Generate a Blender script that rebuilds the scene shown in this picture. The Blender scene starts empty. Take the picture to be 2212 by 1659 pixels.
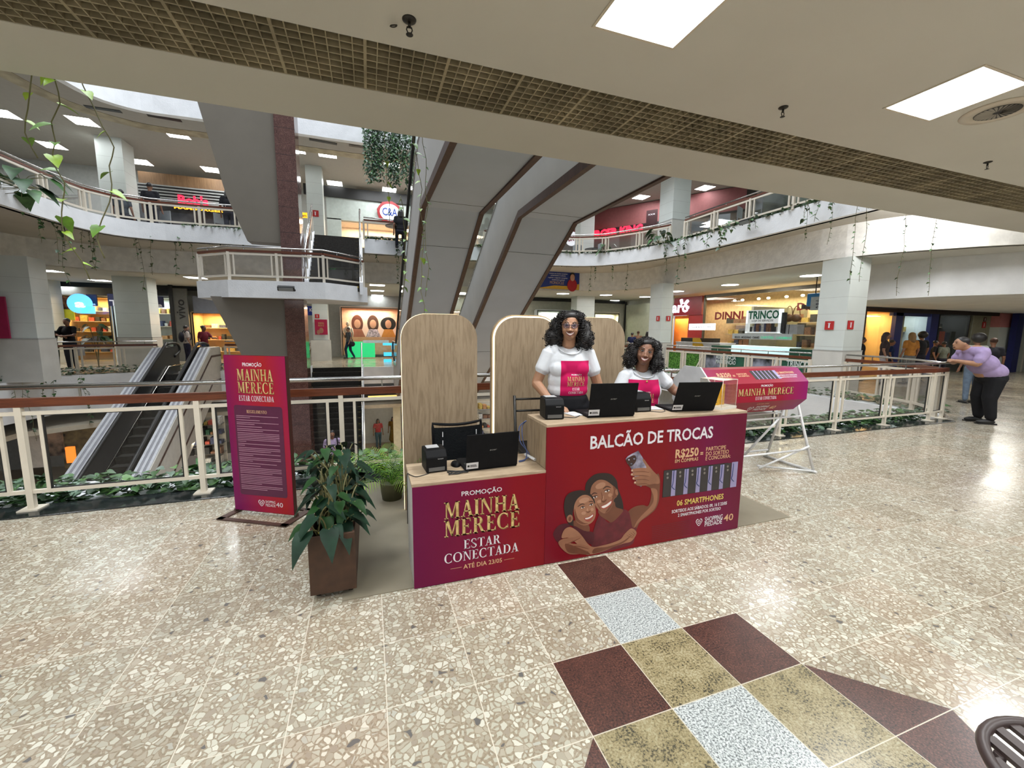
import bpy, bmesh, math, random
from mathutils import Vector, Matrix, Euler
from mathutils.bvhtree import BVHTree
random.seed(7)
SC = bpy.context.scene
COL = SC.collection
PI = math.pi
# ---------------------------------------------------------------- camera, world, exposure
EYE = Vector((0, 0, 1.6))
CR = Vector((0.94555045, -0.32530934, 0.01040136))
CU = Vector((0.03223865, 0.12541005, 0.99158105))
CF = Vector((0.32387502, 0.93725458, -0.12906906))
FPX = 892.285
cam_d = bpy.data.cameras.new('camera'); cam = bpy.data.objects.new('camera', cam_d); COL.objects.link(cam)
cam_d.sensor_width = 36.0; cam_d.lens = 14.5218; cam_d.clip_start = 0.05; cam_d.clip_end = 200
cam.matrix_world = Matrix(((CR.x, CU.x, -CF.x, 0), (CR.y, CU.y, -CF.y, 0), (CR.z, CU.z, -CF.z, 1.6), (0, 0, 0, 1)))
SC.camera = cam
SC.view_settings.view_transform = 'Standard'; SC.view_settings.look = 'None'
SC.view_settings.gamma = 1.0; SC.view_settings.use_curve_mapping = False
SC.view_settings.exposure = 0.0
w = bpy.data.worlds.new('daylight'); SC.world = w; w.use_nodes = True
w.node_tree.nodes['Background'].inputs[0].default_value = (0.80, 0.88, 1.0, 1)
w.node_tree.nodes['Background'].inputs[1].default_value = 0.55
SC.cycles.max_bounces = 7; SC.cycles.diffuse_bounces = 4; SC.cycles.glossy_bounces = 3
SC.cycles.transparent_max_bounces = 12; SC.cycles.transmission_bounces = 3
SC.cycles.caustics_reflective = False; SC.cycles.caustics_refractive = False
SC.cycles.sample_clamp_indirect = 4.0
SC.cycles.use_denoising = True

def area(name, x, y, z, sx, sy, watts, col=(1, 0.97, 0.92), rot=(0, 0, 0)):
    d = bpy.data.lights.new(name, 'AREA'); d.shape = 'RECTANGLE'; d.size = sx; d.size_y = sy
    d.energy = watts; d.color = col
    o = bpy.data.objects.new(name, d); o.location = (x, y, z); o.rotation_euler = rot; COL.objects.link(o)
    return o
# skylight above the atrium, a glazed roof over the void
area('skylight', 1.0, 10.5, 23.0, 22, 16, 8200, (0.90, 0.95, 1.0))

# ---------------------------------------------------------------- helpers
def ray(px, py): return CF + CR * ((px - 1106) / FPX) - CU * ((py - 829.5) / FPX)
def onY(px, py, y): d = ray(px, py); return EYE + d * (y / d.y)
def onZ(px, py, z): d = ray(px, py); return EYE + d * ((z - 1.6) / d.z)
def onX(px, py, x): d = ray(px, py); return EYE + d * (x / d.x)

def new_mat(name):
    m = bpy.data.materials.new(name); m.use_nodes = True
    nt = m.node_tree; b = nt.nodes['Principled BSDF']
    return m, nt, b
def N(nt, t, **kw):
    n = nt.nodes.new(t)
    for k, v in kw.items():
        if k.startswith('i_'):
            n.inputs[k[2:].replace('_', ' ')].default_value = v
        else: setattr(n, k, v)
    return n
def ramp(nt, fac, stops, interp='LINEAR'):
    r = nt.nodes.new('ShaderNodeValToRGB'); r.color_ramp.interpolation = interp
    els = r.color_ramp.elements
    while len(els) < len(stops): els.new(0.5)
    for e, (p, c) in zip(els, stops): e.position = p; e.color = (*c, 1) if len(c) == 3 else c
    nt.links.new(fac, r.inputs[0]); return r
_mats = {}
def mat(name, col, rough=0.5, metal=0.0, var=0.06, scale=8.0, emit=0.0, ecol=None, spec=0.5, bump=0.0, bscale=60, stretch=None, c2=None, coat=0):
    """plain surface with a soft procedural mottling"""
    if name in _mats: return _mats[name]
    m, nt, b = new_mat(name)
    tc = N(nt, 'ShaderNodeTexCoord'); mp = N(nt, 'ShaderNodeMapping')
    if stretch: mp.inputs['Scale'].default_value = stretch
    nt.links.new(tc.outputs['Object'], mp.inputs[0])
    no = N(nt, 'ShaderNodeTexNoise'); no.inputs['Scale'].default_value = scale; no.inputs['Detail'].default_value = 4
    nt.links.new(mp.outputs[0], no.inputs['Vector'])
    a = tuple(max(0, c * (1 - var)) for c in col); d = c2 if c2 else tuple(min(1, c * (1 + var)) for c in col)
    r = ramp(nt, no.outputs['Fac'], [(0.35, a), (0.65, d)])
    nt.links.new(r.outputs[0], b.inputs['Base Color'])
    b.inputs['Roughness'].default_value = rough; b.inputs['Metallic'].default_value = metal
    b.inputs['Specular IOR Level'].default_value = spec if rough < .7 or spec != .5 else .2
    if coat: b.inputs['Coat Weight'].default_value = coat; b.inputs['Coat Roughness'].default_value = 0.15
    if bump:
        n2 = N(nt, 'ShaderNodeTexNoise'); n2.inputs['Scale'].default_value = bscale; n2.inputs['Detail'].default_value = 5
        nt.links.new(mp.outputs[0], n2.inputs['Vector'])
        bp = N(nt, 'ShaderNodeBump'); bp.inputs['Strength'].default_value = bump; bp.inputs['Distance'].default_value = 0.01
        nt.links.new(n2.outputs['Fac'], bp.inputs['Height']); nt.links.new(bp.outputs[0], b.inputs['Normal'])
    if emit:
        b.inputs['Emission Color'].default_value = (*(ecol or col), 1); b.inputs['Emission Strength'].default_value = emit
    _mats[name] = m
    return m
def glass_mat(name, tint=(1, 1, 1), gloss=0.08, rough=0.02):
    if name in _mats: return _mats[name]
    m, nt, b = new_mat(name); nt.nodes.remove(b)
    out = nt.nodes['Material Output']
    t = N(nt, 'ShaderNodeBsdfTransparent'); t.inputs[0].default_value = (*tint, 1)
    g = N(nt, 'ShaderNodeBsdfGlossy'); g.inputs['Roughness'].default_value = rough
    lw = N(nt, 'ShaderNodeLayerWeight'); lw.inputs['Blend'].default_value = 0.25
    mm = N(nt, 'ShaderNodeMath', operation='MULTIPLY_ADD'); mm.inputs[1].default_value = 0.3; mm.inputs[2].default_value = gloss
    nt.links.new(lw.outputs['Fresnel'], mm.inputs[0])
    mx = N(nt, 'ShaderNodeMixShader'); nt.links.new(mm.outputs[0], mx.inputs[0])
    nt.links.new(t.outputs[0], mx.inputs[1]); nt.links.new(g.outputs[0], mx.inputs[2]); nt.links.new(mx.outputs[0], out.inputs[0])
    _mats[name] = m; return m

class MB:
    def __init__(s): s.v = []; s.f = []; s.mi = []; s.sm = []
    def add(s, vs, fs, mi=0, smooth=False):
        o = len(s.v); s.v += [tuple(v) for v in vs]
        for f in fs: s.f.append([o + i for i in f]); s.mi.append(mi); s.sm.append(smooth)
        return s
    def box(s, x0, x1, y0, y1, z0, z1, mi=0, M=None):
        vs = [(x, y, z) for z in (z0, z1) for y in (y0, y1) for x in (x0, x1)]
        if M: vs = [M @ Vector(v) for v in vs]
        return s.add(vs, [(0, 2, 3, 1), (4, 5, 7, 6), (0, 1, 5, 4), (2, 6, 7, 3), (0, 4, 6, 2), (1, 3, 7, 5)], mi)
    def cbox(s, c, d, mi=0, M=None):
        return s.box(c[0] - d[0] / 2, c[0] + d[0] / 2, c[1] - d[1] / 2, c[1] + d[1] / 2, c[2] - d[2] / 2, c[2] + d[2] / 2, mi, M)
    def prism(s, poly, vec, mi=0, side_mi=None, M=None):
        """poly: list of 3D points, extruded by vec"""
        n = len(poly); p = [Vector(q) for q in poly]; q = [a + Vector(vec) for a in p]
        vs = p + q
        if M: vs = [M @ v for v in vs]
        s.add(vs, [list(range(n))[::-1], list(range(n, 2 * n))], mi)
        o = len(s.v) - 2 * n
        for i in range(n):
            j = (i + 1) % n; s.f.append([o + i, o + j, o + n + j, o + n + i]); s.mi.append(mi if side_mi is None else side_mi); s.sm.append(False)
        return s
    def poly(s, pts, mi=0): return s.add(pts, [list(range(len(pts)))], mi)
    def tube(s, pts, r, seg=8, mi=0, cap=True, smooth=True, close=False):
        P = [Vector(p) for p in pts]; n = len(P); rr = r if isinstance(r, (list, tuple)) else [r] * n
        o = len(s.v); up = Vector((0, 0, 1)); prev = None
        for i in range(n):
            a = P[i - 1] if (i > 0 or close) else P[i]; b = P[(i + 1) % n] if (i < n - 1 or close) else P[i]
            t = (b - a)
            t = t.normalized() if t.length > 1e-9 else up
            if prev is None:
                x = t.cross(up) if abs(t.z) < 0.95 else t.cross(Vector((1, 0, 0)))
            else: x = prev - t * prev.dot(t)
            if x.length < 1e-6: x = t.orthogonal()
            x.normalize(); prev = x; y = t.cross(x)
            for k in range(seg):
                an = 2 * PI * k / seg; s.v.append(tuple(P[i] + (x * math.cos(an) + y * math.sin(an)) * rr[i]))
        m = n if close else n - 1
        for i in range(m):
            i2 = (i + 1) % n
            for k in range(seg):
                k2 = (k + 1) % seg; s.f.append([o + i * seg + k, o + i * seg + k2, o + i2 * seg + k2, o + i2 * seg + k]); s.mi.append(mi); s.sm.append(smooth)
        if cap and not close:
            s.f.append([o + k for k in range(seg)][::-1]); s.mi.append(mi); s.sm.append(False)
            s.f.append([o + (n - 1) * seg + k for k in range(seg)]); s.mi.append(mi); s.sm.append(False)
        return s
    def bar(s, a, b, w, h, mi=0):
        """rectangular bar from a to b; w sideways, h upwards"""
        a = Vector(a); b = Vector(b); t = (b - a).normalized()
        x = t.cross(Vector((0, 0, 1)))
        x = Vector((1, 0, 0)) if x.length < 1e-4 else x.normalized()
        y = x.cross(t).normalized()
        c = [x * (sx * w / 2) + y * (sy * h / 2) for sx, sy in ((-1, -1), (1, -1), (1, 1), (-1, 1))]
        vs = [a + q for q in c] + [b + q for q in c]
        return s.add(vs, [(3, 2, 1, 0), (4, 5, 6, 7), (0, 1, 5, 4), (1, 2, 6, 5), (2, 3, 7, 6), (3, 0, 4, 7)], mi)
    def lathe(s, prof, seg=24, c=(0, 0, 0), mi=0, smooth=True, M=None):
        o = len(s.v)
        for r, z in prof:
            for k in range(seg):
                a = 2 * PI * k / seg; v = Vector((c[0] + r * math.cos(a), c[1] + r * math.sin(a), c[2] + z))
                s.v.append(tuple(M @ v if M else v))
        for i in range(len(prof) - 1):
            for k in range(seg):
                k2 = (k + 1) % seg; s.f.append([o + i * seg + k, o + i * seg + k2, o + (i + 1) * seg + k2, o + (i + 1) * seg + k]); s.mi.append(mi); s.sm.append(smooth)
        s.f.append([o + k for k in range(seg)][::-1]); s.mi.append(mi); s.sm.append(False)
        t = o + (len(prof) - 1) * seg
        s.f.append([t + k for k in range(seg)]); s.mi.append(mi); s.sm.append(False)
        return s
    def ell(s, c, r, seg=14, rings=8, mi=0, M=None):
        prof = [(max(1e-4, math.sin(PI * i / rings)), -math.cos(PI * i / rings)) for i in range(rings + 1)]
        A = Matrix.Translation(c) @ Matrix.Diagonal((r[0], r[1], r[2], 1))
        if M: A = M @ A
        return s.lathe(prof, seg, (0, 0, 0), mi, True, A)
    def mesh(s, name):
        me = bpy.data.meshes.new(name); me.from_pydata(s.v, [], s.f)
        me.polygons.foreach_set('material_index', s.mi); me.polygons.foreach_set('use_smooth', s.sm); me.update()
        return me
def tag(o, label=None, cat=None, group=None, kind=None):
    if label: o['label'] = label
    if cat: o['category'] = cat
    if group: o['group'] = group
    if kind: o['kind'] = kind
    return o
def mk(name, mb, mats, parent=None, label=None, cat=None, group=None, kind=None, loc=None, rot=None, bevel=0):
    me = mb.mesh(name) if isinstance(mb, MB) else mb
    for m in (mats if isinstance(mats, (list, tuple)) else [mats]): me.materials.append(m)
    o = bpy.data.objects.new(name, me); COL.objects.link(o)
    if parent: o.parent = parent
    if loc: o.location = loc
    if rot: o.rotation_euler = rot
    if bevel:
        b = o.modifiers.new('bevel', 'BEVEL'); b.width = bevel; b.segments = 2; b.limit_method = 'ANGLE'
    return tag(o, label, cat, group, kind)
def root(name, label, cat, loc=(0, 0, 0), rz=0, group=None):
    o = bpy.data.objects.new(name, None); o.empty_display_size = 0.1; COL.objects.link(o)
    o.location = loc; o.rotation_euler = (0, 0, rz); return tag(o, label, cat, group)
def dup(o, loc=None, rz=None, label=None, parent=None, scale=None):
    c = o.copy(); COL.objects.link(c)
    if parent: c.parent = parent
    if loc is not None: c.location = loc
    if rz is not None: c.rotation_euler = (0, 0, rz)
    if scale: c.scale = scale
    if label: c['label'] = label
    for ch in list(o.children): dup(ch, parent=c)
    return c
def struct(name, mb, mats, bevel=0): return mk(name, mb, mats, kind='structure', bevel=bevel)
def smooth_path(pts, n=6, closed=False):
    P = [Vector(p) for p in pts]; out = []; m = len(P)
    rng = range(m) if closed else range(m - 1)
    for i in rng:
        g = lambda k: P[k % m] if closed else P[max(0, min(m - 1, k))]
        p0, p1, p2, p3 = g(i - 1), g(i), g(i + 1), g(i + 2)
        for k in range(n):
            t = k / n
            out.append(0.5 * ((2 * p1) + (p2 - p0) * t + (2 * p0 - 5 * p1 + 4 * p2 - p3) * t * t + (3 * p1 - p0 - 3 * p2 + p3) * t ** 3))
    if not closed: out.append(P[-1])
    return out
# ---- lettering: sans text from Blender's own built-in face, serif capitals drawn here
_tc = {}
def text_geo(s, bold=0.0):
    key = (s, bold)
    if key in _tc: return _tc[key]
    cu = bpy.data.curves.new('t', 'FONT'); cu.body = s; cu.size = 1; cu.offset = bold; cu.resolution_u = 2
    o = bpy.data.objects.new('t', cu); COL.objects.link(o)
    dg = bpy.context.evaluated_depsgraph_get(); me = bpy.data.meshes.new_from_object(o.evaluated_get(dg))
    vs = [tuple(v.co) for v in me.vertices]; fs = [tuple(p.vertices) for p in me.polygons]
    bpy.data.objects.remove(o); bpy.data.meshes.remove(me); bpy.data.curves.remove(cu)
    _tc[key] = (vs, fs); return _tc[key]
SER = {}
def _ser():
    T, t, s = 0.17, 0.06, 0.05
    R = lambda a, b, c, d: [(a, b), (c, b), (c, d), (a, d)]
    def serif(x, y, w=0.30): return R(x - w / 2, y, x + w / 2, y + s) if y == 0 else R(x - w / 2, 1 - s, x + w / 2, 1)
    def bow(cx, cy, rx, ry, a0, a1, ti, tm):
        n = 14; out = []
        for i in range(n):
            q = []
            for k in (i, i + 1):
                a = math.radians(a0 + (a1 - a0) * k / n); th = ti + (tm - ti) * abs(math.cos(a)) ** 1.5
                q.append(((cx + rx * math.cos(a), cy + ry * math.sin(a)), (cx + (rx - th) * math.cos(a), cy + (ry - min(th, ti + 0.02)) * math.sin(a))))
            out.append([q[0][0], q[1][0], q[1][1], q[0][1]])
        return out
    I = lambda x: [R(x - T / 2, 0, x + T / 2, 1), serif(x, 0), serif(x, 1)]
    SER['I'] = (0.34, I(0.17))
    SER['M'] = (1.02, [R(0.13, 0, 0.13 + t, 1), serif(0.16, 0, .24), [(0.10, 1), (0.30, 1), (0.56, 0.04), (0.46, 0.04)], [(0.46, 0.04), (0.52, 0.04), (0.80, 1), (0.74, 1)], R(0.76, 0, 0.92, 1), serif(0.84, 0), R(0.02, 1 - s, 0.28, 1), R(0.74, 1 - s, 1.0, 1)])
    SER['A'] = (0.80, [[(0.11, 0), (0.17, 0), (0.41, 0.92), (0.36, 1)], [(0.54, 0), (0.73, 0), (0.47, 1), (0.33, 1)], R(0.2, 0.30, 0.6, 0.36), R(0.0, 0, 0.26, s), R(0.46, 0, 0.80, s)])
    SER['N'] = (0.88, [R(0.12, 0, 0.12 + t, 1), serif(0.15, 0, .24), [(0.08, 1), (0.28, 1), (0.76, 0), (0.66, 0)], R(0.70, 0, 0.76, 1), serif(0.73, 1, .26), R(0.0, 1 - s, 0.26, 1)])
    SER['H'] = (0.88, I(0.19) + I(0.69) + [R(0.2, 0.49, 0.7, 0.56)])
    SER['E'] = (0.70, I(0.19) + [R(0.1, 0, 0.60, s), R(0.1, 1 - s, 0.58, 1), R(0.2, 0.49, 0.48, 0.55), R(0.455, 0.40, 0.49, 0.64), [(0.54, 0), (0.64, 0), (0.66, 0.24), (0.63, 0.24)], [(0.54, 1), (0.60, 1), (0.62, 0.78), (0.59, 0.78)]])
    SER['R'] = (0.82, I(0.19) + bow(0.34, 0.74, 0.30, 0.26, -90, 90, 0.06, 0.17) + [R(0.2, 0.94, 0.36, 1), R(0.2, 0.48, 0.36, 0.54), [(0.36, 0.5), (0.50, 0.5), (0.76, 0), (0.58, 0)], R(0.56, 0, 0.82, s)])
    SER['P'] = (0.70, I(0.19) + bow(0.36, 0.72, 0.30, 0.28, -90, 90, 0.06, 0.17) + [R(0.2, 0.94, 0.38, 1), R(0.2, 0.44, 0.38, 0.50)])
    SER['D'] = (0.86, I(0.19) + bow(0.34, 0.5, 0.48, 0.5, -90, 90, 0.06, 0.18) + [R(0.2, 0.94, 0.36, 1), R(0.2, 0, 0.36, 0.06)])
    SER['C'] = (0.82, bow(0.44, 0.5, 0.43, 0.52, 50, 310, 0.06, 0.18) + [[(0.68, 0.72), (0.72, 0.72), (0.72, 0.98), (0.68, 0.92)], [(0.70, 0.06), (0.74, 0.02), (0.74, 0.26), (0.71, 0.26)]])
    SER['O'] = (0.94, bow(0.46, 0.5, 0.45, 0.52, 0, 360, 0.06, 0.18))
    SER['G'] = (0.90, SER['C'][1] + [R(0.60, 0.05, 0.75, 0.42), R(0.52, 0.40, 0.84, 0.45)])
    SER['T'] = (0.76, I(0.38)[:2] + [R(0.04, 1 - s, 0.72, 1), [(0.03, 1), (0.09, 1), (0.06, 0.76), (0.03, 0.76)], [(0.67, 1), (0.73, 1), (0.73, 0.76), (0.70, 0.76)]])
    SER['S'] = (0.66, bow(0.32, 0.74, 0.28, 0.27, 40, 190, 0.05, 0.14) + bow(0.34, 0.26, 0.28, 0.27, -140, 10, 0.05, 0.14) + [[(0.05, 0.76), (0.16, 0.62), (0.62, 0.26), (0.50, 0.40)], [(0.05, 0.70), (0.18, 0.66), (0.60, 0.36), (0.46, 0.26)], [(0.52, 0.72), (0.56, 0.72), (0.56, 0.96), (0.52, 0.92)], [(0.06, 0.05), (0.10, 0.08), (0.10, 0.28), (0.06, 0.28)]])
    SER['L'] = (0.66, I(0.19) + [R(0.1, 0, 0.58, s), [(0.52, 0), (0.60, 0), (0.62, 0.24), (0.59, 0.24)]])
    SER['U'] = (0.84, [R(0.10, .25, 0.27, 1), R(0.66, .25, 0.72, 1), R(0, 1 - s, .36, 1), R(.56, 1 - s, .82, 1)] + bow(0.41, 0.28, 0.31, 0.30, 180, 360, 0.06, 0.16))
_ser()
def serif_geo(s):
    vs, fs, x = [], [], 0
    for ch in s:
        if ch == ' ': x += 0.36; continue
        wd, ps = SER[ch]
        for p in ps: fs.append(tuple(range(len(vs), len(vs) + len(p)))); vs += [(x + a, b, 0) for a, b in p]
        x += wd + 0.04
    return vs, fs
def put_text(mb, s, origin, ux, uz, width, height, mi=0, serif=False, bold=0.0, align='L', shear=0.0):
    """lay text in the plane ux/uz; width 0 keeps proportions; origin at bottom left (or centre if align C)"""
    vs, fs = serif_geo(s) if serif else text_geo(s, bold)
    if not vs: return
    x0 = min(v[0] for v in vs); x1 = max(v[0] for v in vs)
    capb, capt = (0, 1) if serif else (0.0, 0.695)
    sy = height / (capt - capb); sx = width / (x1 - x0) if width else sy
    W = (x1 - x0) * sx; ox = -W / 2 if align == 'C' else 0
    ux = Vector(ux); uz = Vector(uz); o = Vector(origin)
    mb.add([o + ux * ((v[0] - x0) * sx + ox + shear * v[1] * sy) + uz * (v[1] * sy) for v in vs], fs, mi)
    return W
# ---------------------------------------------------------------- materials
TX, TY, TS = 0.792, 1.260, 0.3850
def m_terrazzo():
    m, nt, b = new_mat('terrazzo'); L = nt.links.new
    tc = N(nt, 'ShaderNodeTexCoord'); sp = N(nt, 'ShaderNodeSeparateXYZ'); L(tc.outputs['Object'], sp.inputs[0])
    masks = []; cells = []
    for ax, off in (('X', TX), ('Y', TY)):
        a = N(nt, 'ShaderNodeMath', operation='SUBTRACT'); L(sp.outputs[ax], a.inputs[0]); a.inputs[1].default_value = off
        d = N(nt, 'ShaderNodeMath', operation='DIVIDE'); L(a.outputs[0], d.inputs[0]); d.inputs[1].default_value = TS
        f = N(nt, 'ShaderNodeMath', operation='FLOOR'); L(d.outputs[0], f.inputs[0]); cells.append(f)
        r = N(nt, 'ShaderNodeMath', operation='FRACT'); L(d.outputs[0], r.inputs[0])
        p = N(nt, 'ShaderNodeMath', operation='PINGPONG'); L(d.outputs[0], p.inputs[0]); p.inputs[1].default_value = 0.5
        q = N(nt, 'ShaderNodeMath', operation='LESS_THAN'); L(p.outputs[0], q.inputs[0]); q.inputs[1].default_value = 0.0055
        masks.append(q)
    mx = N(nt, 'ShaderNodeMath', operation='MAXIMUM'); L(masks[0].outputs[0], mx.inputs[0]); L(masks[1].outputs[0], mx.inputs[1])
    cb = N(nt, 'ShaderNodeCombineXYZ'); L(cells[0].outputs[0], cb.inputs[0]); L(cells[1].outputs[0], cb.inputs[1])
    wn = N(nt, 'ShaderNodeTexWhiteNoise', noise_dimensions='2D'); L(cb.outputs[0], wn.inputs['Vector'])
    # warped coordinates so the chips are angular and uneven
    nz = N(nt, 'ShaderNodeTexNoise'); nz.inputs['Scale'].default_value = 14; L(tc.outputs['Object'], nz.inputs['Vector'])
    va = N(nt, 'ShaderNodeVectorMath', operation='MULTIPLY_ADD'); L(nz.outputs['Color'], va.inputs[0]); va.inputs[1].default_value = (0.05, 0.05, 0); L(tc.outputs['Object'], va.inputs[2])
    v1 = N(nt, 'ShaderNodeTexVoronoi', voronoi_dimensions='2D'); v1.inputs['Scale'].default_value = 40; L(va.outputs[0], v1.inputs['Vector'])
    v2 = N(nt, 'ShaderNodeTexVoronoi', voronoi_dimensions='2D', feature='DISTANCE_TO_EDGE'); v2.inputs['Scale'].default_value = 40; L(va.outputs[0], v2.inputs['Vector'])
    s = N(nt, 'ShaderNodeSeparateColor'); L(v1.outputs['Color'], s.inputs[0])
    cr = ramp(nt, s.outputs[0], [(0.0, (0.44, 0.42, 0.35)), (0.30, (0.52, 0.505, 0.43)), (0.52, (0.36, 0.325, 0.26)), (0.62, (0.60, 0.59, 0.52)), (0.78, (0.40, 0.36, 0.29)), (0.90, (0.32, 0.275, 0.22)), (0.955, (0.42, 0.41, 0.36)), (0.985, (0.13, 0.125, 0.12))], 'CONSTANT')
    # how wide the binder between chips is varies per chip
    th = N(nt, 'ShaderNodeMath', operation='MULTIPLY_ADD'); L(s.outputs[1], th.inputs[0]); th.inputs[1].default_value = 0.26; th.inputs[2].default_value = 0.02
    lt = N(nt, 'ShaderNodeMath', operation='GREATER_THAN'); L(v2.outputs['Distance'], lt.inputs[0]); L(th.outputs[0], lt.inputs[1])
    n3 = N(nt, 'ShaderNodeTexNoise'); n3.inputs['Scale'].default_value = 90; L(tc.outputs['Object'], n3.inputs['Vector'])
    bc = ramp(nt, n3.outputs['Fac'], [(0.35, (0.25, 0.205, 0.15)), (0.62, (0.35, 0.30, 0.23))])
    m1 = N(nt, 'ShaderNodeMix', data_type='RGBA'); L(lt.outputs[0], m1.inputs[0]); L(bc.outputs[0], m1.inputs[6]); L(cr.outputs[0], m1.inputs[7])
    tr = ramp(nt, wn.outputs['Value'], [(0, (0.84, 0.80, 0.75)), (0.5, (1.0, 1.0, 0.97)), (1, (1.0, 0.93, 0.88))])
    m2 = N(nt, 'ShaderNodeMix', data_type='RGBA', blend_type='MULTIPLY'); m2.inputs[0].default_value = 1; L(m1.outputs[2], m2.inputs[6]); L(tr.outputs[0], m2.inputs[7])
    m3 = N(nt, 'ShaderNodeMix', data_type='RGBA'); L(mx.outputs[0], m3.inputs[0]); L(m2.outputs[2], m3.inputs[6]); m3.inputs[7].default_value = (0.60, 0.55, 0.45, 1)
    L(m3.outputs[2], b.inputs['Base Color'])
    n4 = N(nt, 'ShaderNodeTexNoise'); n4.inputs['Scale'].default_value = 1.6; n4.inputs['Detail'].default_value = 3; L(tc.outputs['Object'], n4.inputs['Vector'])
    rr = ramp(nt, n4.outputs['Fac'], [(0.3, (0.13, 0.13, 0.13)), (0.7, (0.24, 0.24, 0.24))])
    L(rr.outputs[0], b.inputs['Roughness']); b.inputs['Specular IOR Level'].default_value = 0.55
    return m
def m_granite(name, cols, sc=260, rough=0.22, big=0.0):
    m, nt, b = new_mat(name); L = nt.links.new
    tc = N(nt, 'ShaderNodeTexCoord')
    n = N(nt, 'ShaderNodeTexNoise'); n.inputs['Scale'].default_value = sc; n.inputs['Detail'].default_value = 3; n.inputs['Roughness'].default_value = 0.7
    L(tc.outputs['Object'], n.inputs['Vector'])
    n2 = N(nt, 'ShaderNodeTexNoise'); n2.inputs['Scale'].default_value = sc / 9; n2.inputs['Detail'].default_value = 4; L(tc.outputs['Object'], n2.inputs['Vector'])
    ad = N(nt, 'ShaderNodeMath', operation='MULTIPLY_ADD'); L(n2.outputs['Fac'], ad.inputs[0]); ad.inputs[1].default_value = big; 
    sb = N(nt, 'ShaderNodeMath', operation='SUBTRACT'); L(n.outputs['Fac'], sb.inputs[0]); sb.inputs[1].default_value = big / 2
    L(sb.outputs[0], ad.inputs[2])
    k = len(cols); r = ramp(nt, ad.outputs[0], [(0.34 + 0.34 * i / max(1, k - 1), c) for i, c in enumerate(cols)])
    L(r.outputs[0], b.inputs['Base Color']); b.inputs['Roughness'].default_value = rough
    return m
def m_wood(name, c1, c2, sc=(18, 18, 1.6), rough=0.5, ring=0.0):
    m, nt, b = new_mat(name); L = nt.links.new
    tc = N(nt, 'ShaderNodeTexCoord'); mp = N(nt, 'ShaderNodeMapping'); mp.inputs['Scale'].default_value = sc; L(tc.outputs['Object'], mp.inputs[0])
    n = N(nt, 'ShaderNodeTexNoise'); n.inputs['Scale'].default_value = 1.5; n.inputs['Detail'].default_value = 8; n.inputs['Roughness'].default_value = 0.65; n.inputs['Distortion'].default_value = 1.2
    L(mp.outputs[0], n.inputs['Vector'])
    r = ramp(nt, n.outputs['Fac'], [(0.30, c1), (0.50, tuple((a + b_) / 2 for a, b_ in zip(c1, c2))), (0.58, c2), (0.72, c1)])
    n2 = N(nt, 'ShaderNodeTexNoise'); n2.inputs['Scale'].default_value = 9; n2.inputs['Detail'].default_value = 6; L(mp.outputs[0], n2.inputs['Vector'])
    r2 = ramp(nt, n2.outputs['Fac'], [(0.40, (0.80, 0.78, 0.75)), (0.52, (1, 1, 1))])
    mm = N(nt, 'ShaderNodeMix', data_type='RGBA', blend_type='MULTIPLY'); mm.inputs[0].default_value = 1; L(r.outputs[0], mm.inputs[6]); L(r2.outputs[0], mm.inputs[7])
    L(mm.outputs[2], b.inputs['Base Color']); b.inputs['Roughness'].default_value = rough
    return m
TERR = m_terrazzo()
G_BROWN = m_granite('brown_granite', [(0.012, 0.008, 0.008), (0.055, 0.024, 0.018), (0.09, 0.036, 0.026), (0.17, 0.072, 0.05)], 120, 0.3, 0.2)
G_WHITE = m_granite('white_granite', [(0.03, 0.035, 0.035), (0.25, 0.27, 0.27), (0.55, 0.585, 0.57), (0.62, 0.655, 0.635)], 120, 0.28)
G_GOLD = m_granite('gold_granite', [(0.03, 0.03, 0.022), (0.22, 0.18, 0.09), (0.30, 0.25, 0.14), (0.36, 0.33, 0.21)], 100, 0.28, 0.5)
G_BLACK = m_granite('black_granite', [(0.008, 0.010, 0.010), (0.018, 0.022, 0.022), (0.03, 0.036, 0.036)], 120, 0.12, 0.6)
G_RED = m_granite('red_granite', [(0.035, 0.016, 0.013), (0.085, 0.036, 0.028), (0.14, 0.065, 0.05), (0.20, 0.11, 0.09)], 60, 0.12, 0.2)
M_CEIL = mat('ceiling_paint', (0.64, 0.63, 0.585), 0.9, var=0.02, scale=1)
M_WALL = mat('white_plaster', (0.80, 0.81, 0.82), 0.92, var=0.05, scale=2.5, bump=0.5, bscale=30)
M_BEIGE = mat('beige_plaster', (0.52, 0.49, 0.43), 0.9, var=0.03, scale=2)
M_STUC = mat('stucco', (0.76, 0.75, 0.71), 0.95, var=0.08, scale=5, bump=0.8, bscale=18)
M_CONC = mat('stair_core_paint', (0.185, 0.165, 0.135), 0.8, var=0.05, scale=1.2)
M_TILEW = mat('pillar_tile', (0.62, 0.66, 0.63), 0.35, var=0.03, scale=2)
M_TILEB = mat('pillar_stone', (0.56, 0.55, 0.51), 0.4, var=0.05, scale=3)
M_BLACK = mat('black_paint', (0.012, 0.012, 0.012), 0.5)
M_CREAM = mat('cream_enamel', (0.66, 0.60, 0.50), 0.4, var=0.03)
M_STEEL = mat('brushed_steel', (0.58, 0.58, 0.57), 0.22, 1.0, var=0.05, scale=3, stretch=(1, 30, 30))
M_RWOOD = m_wood('rail_wood', (0.085, 0.022, 0.010), (0.16, 0.045, 0.018), (1.2, 16, 16), 0.35)
M_TRIM = m_wood('brown_trim_wood', (0.045, 0.020, 0.013), (0.08, 0.035, 0.024), (6, 6, 1.5), 0.5)
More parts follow.
